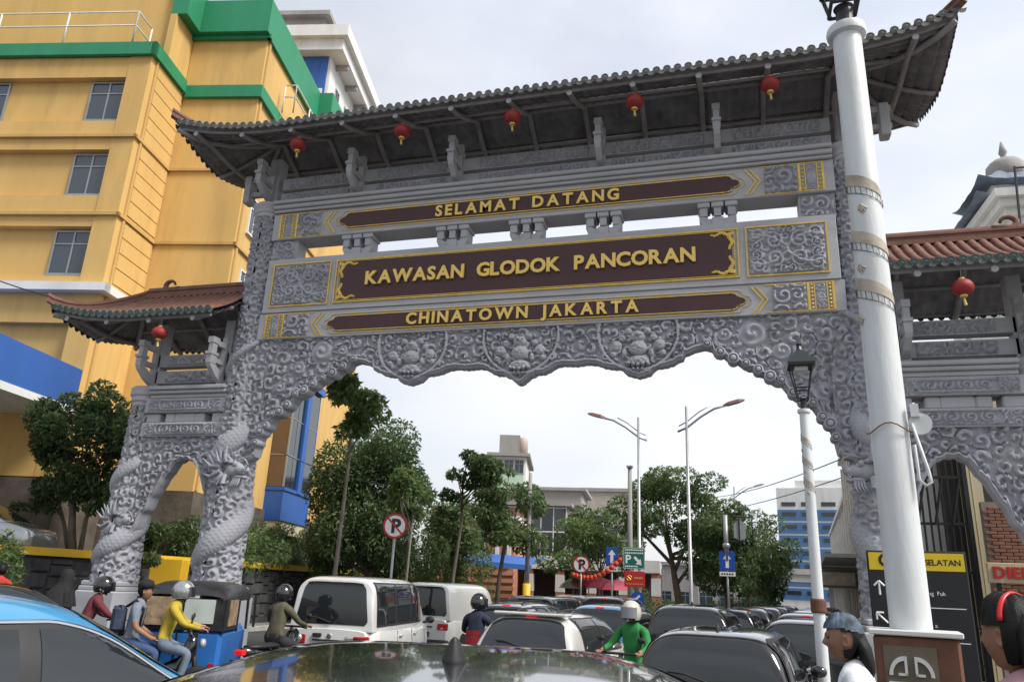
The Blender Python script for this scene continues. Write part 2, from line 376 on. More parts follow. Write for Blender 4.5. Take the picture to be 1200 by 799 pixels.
for sd_ in (-1, 1):
    rf = lambda Z: np.interp(Z, [1.5,1.75,2.6,4.2,6.6,8,10.8], [.49,.46,.45,.43,.37,.345,.345])
    c1 = column('main_column', sd_*7.05, 1.55, 10.72, rf, -sd_, 2.0, 7.7, 2.25, .27, 3+sd_)
    dragon_head(c1, (-sd_*.26, -.32, 4.15), -sd_, .92)
    b = MB(); b.lathe([(.36,10.66),(.42,10.7),(.42,10.78),(.455,10.82),(.455,10.93),(.48,10.97),(.48,11.06),(.44,11.1),(.3,11.12)], 28); b.build('capital', m_stone2, c1, True, sharp=35)
    b = MB(); b.bbox((-.62,-.62,0),(.62,.62,1.34),.03); b.bbox((-.56,-.56,1.34),(.56,.56,1.44),.02); b.bbox((-.54,-.54,1.44),(.54,.54,1.56),.03); b.bbox((-.7,-.7,-.05),(.7,.7,.25),.03); b.build('pedestal', m_stone2, c1)
    rf2 = lambda Z: np.interp(Z, [1.5,1.75,2.6,3.6,4.6,5.8], [.47,.45,.40,.36,.30,.285])
    c2 = column('outer_column', sd_*9.86, 1.55, 5.85, rf2, -sd_, 2.0, 5.3, 1.75, .24, 11+sd_)
    dragon_head(c2, (-sd_*.16, -.28, 2.95), -sd_, .78)
    b = MB(); b.lathe([(.3,5.7),(.36,5.76),(.36,5.84),(.4,5.88),(.4,5.98),(.44,6.02),(.44,6.2),(.4,6.24),(.2,6.25)], 28); b.build('capital', m_stone2, c2, True, sharp=35)
    b = MB(); b.bbox((-.56,-.56,0),(.56,.56,1.34),.03); b.bbox((-.52,-.52,1.34),(.52,.52,1.44),.02); b.bbox((-.5,-.5,1.44),(.5,.5,1.56),.03); b.bbox((-.64,-.64,-.05),(.64,.64,.25),.03); b.build('pedestal', m_stone2, c2)

def rpanel(name, parent, x0, x1, z0, z1, y, seed, cell=.3, dep=.05, step=.022, border=0., fn=None, mat=None):
    """relief panel facing -y"""
    nx = max(4, int((x1-x0)/step)); nz = max(4, int((z1-z0)/step))
    X, Z = np.meshgrid(np.linspace(x0,x1,nx), np.linspace(z0,z1,nz))
    h = (fn(X, Z) if fn else relief(X, Z, seed, cell))
    if border:
        e = np.minimum(np.minimum(X-x0, x1-X), np.minimum(Z-z0, z1-Z)); h = np.where(e < border, .9, h*np.clip((e-border)/.03, 0, 1))
    e = np.minimum(np.minimum(X-x0, x1-X), np.minimum(Z-z0, z1-Z)); h = np.where(e < 1e-6, 0, h)
    P = np.stack([X, y-dep*h, Z], -1); b = MB(); b.grid(P); return b.build(name, mat or m_stone, parent, True)
def bar_frame(b, x0, x1, z0, z1, y, t=.025, d=.02):
    b.box((x0,y-d,z0),(x1,y,z0+t)); b.box((x0,y-d,z1-t),(x1,y,z1)); b.box((x0,y-d,z0+t),(x0+t,y,z1-t)); b.box((x1-t,y-d,z0+t),(x1,y,z1-t))
def scroll_sym(cx, cz, w, h):
    """mirrored pairs of volutes, for the square panels"""
    def f(X, Z):
        x = np.abs(X-cx)/w*2; z = np.abs(Z-cz)/h*2; r = np.zeros(X.shape)
        for (a, b_, rr, hd) in ((.34,.38,.30,1),(.78,.66,.26,-1),(.80,.2,.2,1),(.1,.82,.2,-1)):
            dx = (x-a)*w/2; dz = (z-b_)*h/2; d = np.hypot(dx,dz)/(rr*h*.62); th = np.arctan2(dz,dx)
            s = np.cos(d*2*PI*1.8+hd*th); r = np.maximum(r, np.where(d < 1, np.clip(1.3*(s+.4),0,1)*(1-.2*d), 0))
        band = np.abs(z-.12-.5*np.abs(np.sin(x*2.4)))
        r = np.maximum(r, np.clip(1-band*7, 0, 1)); r = np.maximum(r, np.clip(1.1-np.hypot(x*w,z*h)/.16,0,1))
        return np.maximum(r, .6*relief(X, Z, 5, .24, 2.0))
    return f
def plaque_poly(a, zc, hh, lobe):
    pts = []
    e = a-lobe*1.5
    def side(sg):
        r = [(e, -hh), (e+lobe*.45, -hh+.02), (e+lobe*.62, -hh*.62), (e+lobe*.72, -hh*.5)]
        arc = [(e+lobe*.8+lobe*.68*math.cos(t), hh*.5*math.sin(t)) for t in [(-PI/2)+PI*k/8 for k in range(9)]]
        return r + arc + [(x, -z) for x, z in reversed(r)]
    R_ = side(1); return [(x, zc+z) for x, z in R_] + [(-x, zc+z) for x, z in reversed(R_)]
def outline(b, poly, y, t=.022, d=.018):
    n = len(poly)
    for i in range(n):
        p = Vector(poly[i]); q = Vector(poly[(i+1) % n]); e = q-p
        if e.length < 1e-4: continue
        nrm = Vector((e.y, -e.x)).normalized()*t; u_ = e.normalized()*t*.5
        b.prism([tuple(p-u_), tuple(q+u_), tuple(q+u_+nrm), tuple(p-u_+nrm)], y-d, y)
def capsize(H, off):
    me, a, b_, y0, y1 = text_mesh('H', 1.0, .02, 0.); return (H-2*off)/(y1-y0)
def beam13(name, z0, z1, pz0, pz1, txt, tx0, tx1, tz0, tz1, seed):
    b = MB(); b.bbox((-6.72,0,z0),(6.72,.62,z1),.012); bm_ = b.build(name, m_stone2, gate)
    zc = (pz0+pz1)/2; hh = (pz1-pz0)/2
    poly = plaque_poly(4.82, zc, hh, .2)
    b = MB(); b.prism(poly, -.022, .0); recalc(b.build('plaque', m_maroon, bm_))
    b = MB(); outline(b, poly, -.004, -.02, .03); outline(b, plaque_poly(4.93, zc, hh+.055, .2), -.002, -.014, .016)
    for s in (-1, 1):                                     # chevrons, frames, rosette square
        for o_ in (.0, .1):
            for t in (-1, 1):
                b.prism([(s*(4.9+o_),zc+t*(hh+.1)),(s*(5.12+o_),zc),(s*(5.155+o_),zc),(s*(4.935+o_),zc+t*(hh+.1))], -.02, 0)
        for a, c in ((6.0,6.05),(6.13,6.15),(6.37,6.39),(6.47,6.52)): b.box((min(s*a,s*c),-.02,z0+.05),(max(s*a,s*c),0,z1-.05))
        for k in range(7):
            zz = z0+.09+(z1-z0-.18)*k/6
            for a in (6.09, 6.43): b.ell((s*a,-.01,zz),(.028,.018,.028),8,5)
        b.box((min(s*5.2,s*6.52),-.015,z0+.03),(max(s*5.2,s*6.52),0,z0+.05)); b.box((min(s*5.2,s*6.52),-.015,z1-.05),(max(s*5.2,s*6.52),0,z1-.03))
    recalc(b.build('gold_trim', m_gold, bm_))
    for s in (-1, 1):
        x0, x1 = sorted((s*5.32, s*5.98)); rpanel('carved_panel', bm_, x0, x1, z0+.06, z1-.06, -.002, seed+s, .33, .09, .016)
        x0, x1 = sorted((s*6.16, s*6.36))
        def ros(X, Z, cx=(x0+x1)/2, cz=(z0+z1)/2):
            d = np.hypot(X-cx, Z-cz); th = np.arctan2(Z-cz, X-cx)
            return np.where(d < .1, .5+.5*np.cos(d*120)*(.6+.4*np.cos(th*6)), relief(X, Z, 9, .11))
        rpanel('carved_panel', bm_, x0, x1, z0+.06, z1-.06, -.002, 1, .1, .03, .012, fn=ros)
    size = capsize(tz1-tz0, .012)
    text_line(txt, size, .06, m_goldl, bm_, Matrix.Translation((0,-.045,tz0+.012)) @ FR, tx0, tx1, .012*1.0)
    return bm_
beam13('upper_beam', 9.98, 10.72, 10.14, 10.56, 'SELAMAT DATANG', -2.22, 2.2, 10.2, 10.49, 21)
beam13('lower_beam', 7.31, 7.985, 7.43, 7.82, 'CHINATOWN JAKARTA', -2.74, 2.62, 7.49, 7.77, 31)
b = MB(); b.bbox((-6.66,-.03,7.99),(6.66,.6,9.42),.012); bm2 = b.build('middle_beam', m_stone2, gate)
b = MB(); b.box((-4.58,-.05,8.2),(4.58,-.03,9.22)); b.build('plaque', m_maroon, bm2)
b = MB(); bar_frame(b, -4.72,4.72,8.14,9.26,-.032,.03,.03); bar_frame(b, -4.64,4.64,8.19,9.22,-.032,.014,.026)
for s in (-1, 1):
    x0, x1 = sorted((s*4.86, s*6.47)); bar_frame(b, x0, x1, 8.13, 9.27, -.03, .03, .03)
    rnd = random.Random(3)
    for t in (-1, 1):                                      # corner filigree
        for k in range(9):
            q = k/8; x = 4.6-.42*q; zt = .44-.03*math.sin(q*9)
            b.ell((s*x, -.055, 8.71+t*zt), (.04,.02,.045*(1-.5*q)+.01), 7, 5)
            b.ell((s*(4.56-.03*math.sin(q*8)), -.055, 8.71+t*(.44-.34*q)), (.045*(1-.5*q)+.012,.02,.04), 7, 5)
recalc(b.build('gold_trim', m_gold, bm2))
for s in (-1, 1):
    x0, x1 = sorted((s*4.92, s*6.41)); rpanel('carved_panel', bm2, x0, x1, 8.18, 9.22, -.032, 4, .2, .085, .016, fn=scroll_sym((x0+x1)/2, 8.70, 1.5, 1.04))
text_line('KAWASAN GLODOK PANCORAN', capsize(.34,.016), .07, m_goldl, bm2, Matrix.Translation((0,-.075,8.565)) @ FR, -3.88, 3.83, .016, sp=.62)
# little cloud brackets between upper and middle beam
for i, xc in enumerate((-4.3,-1.8,.02,1.82,4.32)):
    b = MB(); y0, y1 = .06, .5
    for k in (-1,0,1): b.bbox((xc+k*.29-.13,y0-.04,9.86),(xc+k*.29+.13,y1,9.978),.015)
    for k in (-1,0,1): b.box((xc+k*.29-.075,y0,9.66),(xc+k*.29+.075,y1-.03,9.858))
    b.prism([(xc-.39,9.84),(xc-.39,9.6),(xc-.33,9.47),(xc-.24,9.422),(xc+.24,9.422),(xc+.33,9.47),(xc+.39,9.6),(xc+.39,9.84),(xc+.27,9.84),(xc+.27,9.66),(xc+.2,9.6),(xc-.2,9.6),(xc-.27,9.66),(xc-.27,9.84)], y0+.02, y1-.06)
    b.box((xc-.12,y0-.02,9.424),(xc+.12,y1-.04,9.62))
    recalc(b.build('cloud_bracket', m_stone2, gate))
for s in (-1, 1):
    x0, x1 = sorted((s*5.98, s*6.7)); b = MB(); b.box((x0,.1,9.422),(x1,.5,9.978)); o = b.build('end_block', m_stone2, gate)
    rpanel('carved_panel', o, x0+.03, x1-.03, 9.44, 9.95, .098, 41+s, .3, .09)

# hanging spandrel of the big arch
prof = [(0,6.03),(.1,6.08),(.22,6.19),(.34,6.24),(.38,6.27),(.52,6.27),(.66,6.33),(.8,6.42),(.95,6.45),(1.25,6.43),(1.5,6.46),(1.72,6.43),(1.85,6.37),(2.05,6.33),(2.22,6.32),(2.27,6.25),(2.36,6.18),(2.6,6.11),(2.82,6.17),(2.9,6.26),(2.95,6.31),(3.15,6.33),(3.32,6.38),(3.42,6.45),(3.52,6.46),(3.53,6.56),(3.62,6.58),(3.75,6.64),(3.95,6.68),(4.08,6.64),(4.16,6.55),(4.3,6.5),(4.4,6.45),(4.5,6.38),(4.62,6.33),(4.72,6.29),(4.8,6.22),(4.95,6.14),(5.05,6.1),(5.15,6.0),(5.3,5.9),(5.42,5.84),(5.55,5.7),(5.65,5.55),(5.8,5.48),(5.95,5.38),(6.05,5.25),(6.12,5.1),(6.2,5.02),(6.26,4.9),(6.3,4.75),(6.34,4.5),(6.42,4.4),(6.8,4.3)]
def arch_profile(ax):
    z = np.interp(ax, [p[0] for p in prof], [p[1] for p in prof])
    z = z - .05*np.abs(np.sin(ax*PI/.27))*((ax > 4.1) & (ax < 6.35)) - .012*np.abs(np.sin(ax*PI/.12))*(ax < 3.5)
    return z
nx = 620; xs = np.linspace(-6.8, 6.8, nx); zb_ = arch_profile(np.abs(xs)); nz = 100
X = np.repeat(xs[None,:], nz, 0); tt = np.linspace(0,1,nz)[:,None]; Z = zb_[None,:]+(7.312-zb_[None,:])*tt
h = .85*relief(X, Z, 17, .29, 2.1)+.15*relief(X+3, Z, 18, .13, 1.5)
# vertical distance to the rim, softened where the edge is steep
slope = np.abs(np.gradient(zb_, xs)); de = (Z-zb_[None,:])/np.sqrt(1+slope[None,:]**2)
rim = np.clip(1.15-np.abs(de-.06)/.06, 0, 1); h = np.where(de < .13, np.maximum(rim, .35), h)
for x0, zt, rr in ((0,7.12,.86),(-2.58,7.08,.84),(2.58,7.08,.84)):
    d = np.hypot(X-x0, Z-zt); ins = d < rr
    h = np.where(ins, .85*relief(X, Z, 23, .22, 1.9), h)
    h = np.where(np.abs(d-rr) < .028, .95, h); h = np.where(np.abs(d-rr+.05) < .016, .1, h)
    def boss(cx, cz, a, c, t, h):
        a *= .82; c *= .82; q = np.clip(1-((X-cx)/a)**2-((Z-cz)/c)**2, 0, 1); return np.where(q > 0, np.maximum(.3*t+.62*t*np.sqrt(q)-.22*relief(X*1.0, Z, 77, .12, 1.4)*q, h*.2), h)
    for s in (-1,1):
        h = boss(x0+s*.45, 6.78, .15,.15, 1.5, h); h = boss(x0+s*.52, 6.6, .09,.09, 1.3, h); h = boss(x0+s*.33, 6.95, .1,.1,1.3,h); h = boss(x0+s*.2, 7.1, .1,.1,1.4,h)
        h = boss(x0+s*.28, 6.62, .08,.12,1.4,h)
    h = boss(x0, 6.98, .2,.16, 1.6, h); h = boss(x0, 7.02, .07,.07,2.0,h)
    h = boss(x0, 6.72, .24,.2, 2.0, h); h = boss(x0, 6.45, .28,.14, 1.7, h)
    for k in range(5): h = boss(x0-.2+.1*k, 6.38-.03*math.cos((k-2)*.8), .055,.06, 2.2, h)
    for k in range(3): h = boss(x0-.09+.09*k, 6.26, .05,.05, 1.9, h)
for s in (-1,1):
    for cx, cz, a in ((4.9,6.95,.3),(4.35,6.95,.16),(5.45,6.55,.2),(5.9,6.1,.18)):
        q = np.clip(1-((X-s*cx)/a)**2-((Z-cz)/a)**2, 0, 1); dd = np.hypot(X-s*cx, Z-cz)/a; th = np.arctan2(Z-cz, X-s*cx)
        h = np.where(q > 0, np.maximum(h*.4, 1.2*np.sqrt(q)*(.75+.25*np.cos(dd*9+s*th))), h)
P = np.stack([X, .12-.11*h, Z], -1)
b = MB(); b.grid(P)
back = np.stack([X[[0,-1]], np.full((2,nx), .34), Z[[0,-1]]], -1); b.grid(back, flip=True)
b.grid(np.stack([back[0], P[0]], 0), flip=False)
for s in (-1, 1):                                          # volutes strung along the scalloped edge
    for k in range(13):
        t_ = k/12; ax = 4.0+2.3*(1-(1-t_)**1.35); zz = float(arch_profile(np.array(ax))); r_ = .085+.035*((k*7) % 3)/2
        Mv = Matrix.Translation((s*ax, .02, zz+.07)) @ Matrix.Rotation(PI/2,4,'X')
        b.lathe([(r_*.9,-.28),(r_,-.2),(r_,.05),(r_*.92,.08),(r_*.74,.085),(r_*.68,.04),(r_*.52,.04),(r_*.46,.095),(r_*.3,.10),(r_*.05,.11)], 14, M4=Mv)
b.build('arch_spandrel', m_stone, gate, True, sharp=70)

# cornice and bracketed frieze under the main roof
b = MB(); b.bbox((-6.7,-.08,10.724),(6.7,.66,10.80),.012); b.bbox((-6.7,-.14,10.804),(6.7,.7,10.92),.02); b.bbox((-6.7,-.2,10.924),(6.7,.74,11.02),.02); b.build('cornice', m_stone2, gate)
for z0, z1, sd2 in ((11.12,11.43,51),(11.53,11.86,61)):
    b = MB(); b.box((-6.75,.2,z0),(6.75,.48,z1)); fz = b.build('frieze_beam', m_stone2, gate)
    for a, c in ((-6.55,-4.75),(-4.0,-2.1),(-1.25,1.45),(2.0,4.1),(4.7,6.55)): rpanel('carved_panel', fz, a, c, z0+.02, z1-.03, .198, sd2+int(a*3), .26, .09)
b = MB(); b.box((-6.75,.42,11.02),(6.75,.5,11.119)); b.build('frieze_back', m_stone2, gate)
def strut(x, z0, z1, parent, yf=-.5, wdt=.17, yb=.45):
    H = z1-z0; b = MB(); y0 = yf
    f = lambda t: z0+H*t
    b.box((x-wdt*.5,y0,f(.86)),(x+wdt*.5,y0+.24,f(.99))); b.box((x-wdt*.38,y0+.03,f(.66)),(x+wdt*.38,y0+.2,f(.86)))
    b.box((x-wdt*.58,y0-.03,f(.60)),(x+wdt*.58,y0+.25,f(.66))); b.box((x-wdt*.46,y0+.01,f(.42)),(x+wdt*.46,y0+.22,f(.60)))
    b.prism([(y0+.01,f(.42)),(y0+.22,f(.42)),(yb-.2,f(.2)),(yb-.2,f(.02)),(y0+.3,f(.17)),(y0+.06,f(.34))], x-wdt*.4, x+wdt*.4, 'x')
    b.box((x-wdt*.42,yb-.34,f(.0)),(x+wdt*.42,yb-.2,f(1.1))); b.box((x-wdt*.36,y0+.2,f(.84)),(x+wdt*.36,yb-.1,f(.95)))
    b.box((x-wdt*.36,y0+.2,f(.46)),(x+wdt*.36,yb-.3,f(.56)))
    return recalc(b.build('bracket_strut', m_stone2, parent))
for x in (-7.05,-4.45,-1.77,1.77,4.38,7.05): strut(x, 10.98 if abs(x) < 7 else 11.1, 12.12, gate)
for s in (-1,1):
    b = MB(); b.bbox((s*7.05-.17,.18,11.1),(s*7.05+.17,.52,12.5),.02); b.build('corner_post', m_stone2, gate)
    b = MB(); x0, x1 = sorted((s*7.2, s*8.0)); b.box((x0,.26,11.9),(x1,.44,12.05)); b.box((x0,.28,11.5),(x1,.42,11.62)); b.bbox((s*7.85-.1,.2,11.3),(s*7.85+.1,.5,12.1),.02); b.build('side_bracket', m_stone2, gate)

def tiled_roof(name, xa, xb, yc, bh, z_e, rise, lift, lx, hip_a, hip_b, m_cov, m_end, m_und, sp, rc, ridge_m, back=True, raf=1.37, raf0=None, tilt_under=.022):
    """hip roof between eave ends xa..xb (hip only where hip_a / hip_b); returns the part, surface function"""
    a_in = xa+(bh if hip_a else 0); b_in = xb-(bh if hip_b else 0)
    def zf(x, y):
        hy = (bh-np.abs(y-yc))/bh; hx = np.ones_like(hy)
        if hip_a: hx = np.minimum(hx, (x-xa)/bh)
        if hip_b: hx = np.minimum(hx, (xb-x)/bh)
        hf = np.clip(np.minimum(hy, hx), 0, 1)
        e = np.zeros_like(hy)
        if hip_a: e = np.maximum(e, np.clip((xa+lx-x)/lx, 0, 1))
        if hip_b: e = np.maximum(e, np.clip((x-xb+lx)/lx, 0, 1))
        cy = np.clip(np.abs(y-yc)/bh, 0, 1)
        return z_e + rise*(.62*hf+.38*hf**2) + lift*e**2.2*cy**1.5*(1-.75*hf)
    nx_ = int((xb-xa)/.045); ny_ = int(2*bh/.034)
    X, Y = np.meshgrid(np.linspace(xa,xb,nx_), np.linspace(yc-bh,yc+bh,ny_)); Zs = zf(X, Y)
    hy = (bh-np.abs(Y-yc)); onhip = np.zeros(X.shape, bool)
    if hip_a: onhip |= (X-xa) < hy
    if hip_b: onhip |= (xb-X) < hy
    ac = np.where(onhip, Y, X); alo = np.where(onhip, np.minimum(np.abs(X-xa), np.abs(xb-X)), hy)
    saw = 1-np.mod(alo/.27, 1.0); sc_ = np.abs(np.sin(ac*PI/sp))
    fe_ = np.clip(alo/.16, 0, 1); U = Zs - .015 - fe_*(.02+.085*saw + .04*(1-sc_)) 
    b = MB(); b.grid(np.stack([X,Y,U],-1), flip=True)
    rf = b.build(name, m_und, gate, True, sharp=40); 
    nx2 = nx_//4; ny2 = ny_//3; X2, Y2 = np.meshgrid(np.linspace(xa,xb,nx2), np.linspace(yc-bh,yc+bh,ny2))
    b = MB(); b.grid(np.stack([X2,Y2,zf(X2,Y2)+.03],-1)); b.build('tile_bed', m_cov, rf, True)
    def row(p0, dirv, length, side, nm='roof_tile'):
        """barrel cover tile from eave point p0 upward along dirv (plan), with its round end cap and the drip lip beside it"""
        bb = MB(); n = max(3, int(length/.24)); K = 6; rings = []
        side = Vector(side); dv_ = Vector(dirv)
        for i in range(n+1):
            for jog in ((0,) if i in (0, n) else (0, 1)):
                s_ = length*i/n; x = p0[0]+dv_.x*s_; y = p0[1]+dv_.y*s_; z = float(zf(np.array(x), np.array(y)))+.035
                r_ = rc*(1.0 if jog == 0 else .9)
                rings.append([(x+side.x*r_*math.cos(a)*1., y+side.y*r_*math.cos(a), z+r_*math.sin(a)*1.05) for a in [PI*q/(K-1) for q in range(K)]])
        bb.cur = 0; bb.loft(rings, caps=False, closed=False)
        bb.cur = 1; z0 = float(zf(np.array(p0[0]), np.array(p0[1])))+.035; o0 = Vector((p0[0],p0[1],z0+.01))-Vector((dv_.x,dv_.y,0))*.012
        up = Vector((0,0,1)); N = 12
        ring = lambda r_, off: [o0-Vector((dv_.x,dv_.y,0))*off+side.to_3d()*(r_*math.cos(2*PI*q/N))+up*(r_*math.sin(2*PI*q/N)) for q in range(N)]
        bb.loft([ring(rc*1.06,-.03), ring(rc*1.06,.012), ring(rc*.8,.014), ring(rc*.74,.004), ring(rc*.3,.012)], caps=True)
        c0 = o0+side.to_3d()*(sp*.5); m_ = 7; top = []; bot = []
        for q in range(m_):
            t_ = -1+2*q/(m_-1); xx = side.to_3d()*(t_*sp*.42); top.append(c0+xx+up*(-.01)); bot.append(c0+xx-up*(.015+.11*math.sqrt(max(0,1-t_*t_)))-Vector((dv_.x,dv_.y,0))*.015)
        bb._add(top+bot, [(q, q+1, m_+q+1, m_+q) for q in range(m_-1)])
        return bb
    def add_row(*a, **k): return recalc(row(*a, **k).build('roof_tile', None, rf, True, mats=[m_cov, m_end], sharp=45))
    n = int(round((xb-xa)/sp)); rows_b = MB()
    for i in range(n+1):
        x = xa+.06+(xb-xa-.12)*i/n; L = bh
        if hip_a: L = min(L, max(.12, x-xa))
        if hip_b: L = min(L, max(.12, xb-x))
        add_row((x, yc-bh), (0,1), L-.05, (1,0))
        if back:
            r_ = row((x, yc+bh), (0,-1), L-.05, (-1,0)); o_ = len(rows_b.v); rows_b.v += r_.v; rows_b.f += [tuple(o_+q for q in f) for f in r_.f]; rows_b.m += r_.m
    if back:
        o = rows_b.build('back_roof_tiles', None, rf, True, mats=[m_cov, m_end], sharp=45); recalc(o); o['kind'] = 'stuff'
    ne = int(round(2*bh/sp))
    for s, hp, xe in ((1, hip_a, xa), (-1, hip_b, xb)):
        if not hp: continue
        for i in range(1, ne):
            y = yc-bh+2*bh*i/ne; L = max(.12, bh-abs(y-yc)); add_row((xe, y), (s,0), L-.05, (0,-s))
    # ridges
    def ridge(pts, w_, h_, nm):
        bb = MB(); rings = []
        for i, p in enumerate(pts):
            p = Vector(p); t = Vector(pts[min(i+1,len(pts)-1)])-Vector(pts[max(i-1,0)]); sdv = Vector((t.y,-t.x,0)).normalized()
            prf = [(-1,0),(-1,.32),(-.72,.36),(-.72,.55),(-.95,.6),(-.95,.74),(-.6,.8),(-.4,1),(.4,1),(.6,.8),(.95,.74),(.95,.6),(.72,.55),(.72,.36),(1,.32),(1,0)]
            rings.append([p+sdv*(w_*a)+Vector((0,0,h_*c)) for a, c in prf])
        bb.loft(rings); return recalc(bb.build(nm, ridge_m, rf))
    zr = float(zf(np.array((a_in+b_in)/2), np.array(yc)))
    ridge([(a_in, yc, zr), ((a_in+b_in)/2, yc, zr), (b_in, yc, zr)], .11, .30, 'ridge')
    for hp, xe, xi, s in ((hip_a, xa, a_in, -1), (hip_b, xb, b_in, 1)):
        if not hp: continue
        for sy in (-1, 1):
            pts = []
            for q in range(9):
                t_ = q/8; x = xi+(xe-xi)*t_; y = yc+sy*bh*t_; pts.append((x, y, float(zf(np.array(x), np.array(y)))+.03+.03*t_))
            x, y, z = pts[-1]; pts.append((x+s*.10, y+sy*.10, z+.06)); ridge(pts, .085, .24, 'hip_ridge')
    # rafters, hip rafters, purlins
    xr = raf0 if raf0 is not None else xa+.5
    while xr < xb-.1:
        if xr > xa+.1:
            bb = MB(); L = bh
            pts = []
            for q in range(-6, 7):
                t_ = q/6; y = yc+t_*(bh-.12); pts.append((xr, y, float(zf(np.array(xr), np.array(y)))-.19))
            hd = 0
            bb.tube(pts, .062, 7); bb.cur = 1; bb.tube([(xr, yc-bh+.10, pts[0][2]), (xr, yc-bh+.085, pts[0][2])], .066, 8)
            bb.build('rafter', None, rf, True, mats=[m_wood, m_stone2], sharp=50)
        xr += raf
    for hp, xe, xi in ((hip_a, xa, a_in), (hip_b, xb, b_in)):
        if not hp: continue
        for sy in (-1, 1):
            bb = MB(); pts = [(xi+(xe-xi)*q/6*.97, yc+sy*bh*q/6*.97, float(zf(np.array(xi+(xe-xi)*q/6*.97), np.array(yc+sy*bh*q/6*.97)))-.17) for q in range(7)]; bb.tube(pts, .07, 7); bb.build('hip_rafter', m_wood, rf, True)
        bb = MB(); s_ = 1 if xe == xa else -1; pts = [(xe+s_*(.1+(bh-.1)*q/5), yc, float(zf(np.array(xe+s_*(.1+(bh-.1)*q/5)), np.array(yc)))-.15) for q in range(6)]; bb.tube(pts, .05, 7); bb.build('rafter', m_wood, rf, True)
    for yy, rr in ((yc, .075), (yc-bh*.45, .05), (yc+bh*.45, .05)):
        e = bh*(1-abs(yy-yc)/bh); x0 = xa+(e if hip_a else 0); x1 = xb-(e if hip_b else 0)
        bb = MB(); bb.tube([(x0,yy,float(zf(np.array((x0+x1)/2), np.array(yy)))-.12),(x1,yy,float(zf(np.array((x0+x1)/2), np.array(yy)))-.12)], rr, 8); bb.build('purlin', m_wood, rf, True)
    # eave fascia
    for yy, sg in ((yc-bh+.05, -1), (yc+bh-.21, 1)):
        bb = MB(); xs_ = np.linspace(xa+.04, xb-.04, 60); zz = zf(xs_, np.full(60, yy))
        bb.loft([[(x, yy+.06, z-.13), (x, yy+.10, z-.13), (x, yy+.10, z-.03), (x, yy+.06, z-.03)] for x, z in zip(xs_, zz)]); bb.build('eave_board', m_wood, rf)
    return rf, zf
main_roof, mz = tiled_roof('main_roof', -9.0, 9.0, .35, 1.85, 12.36, .86, .48, 3.2, True, True, m_tile, m_cap, m_tileu, .222, .078, m_red, raf=1.385, raf0=-8.4)
WR = {}
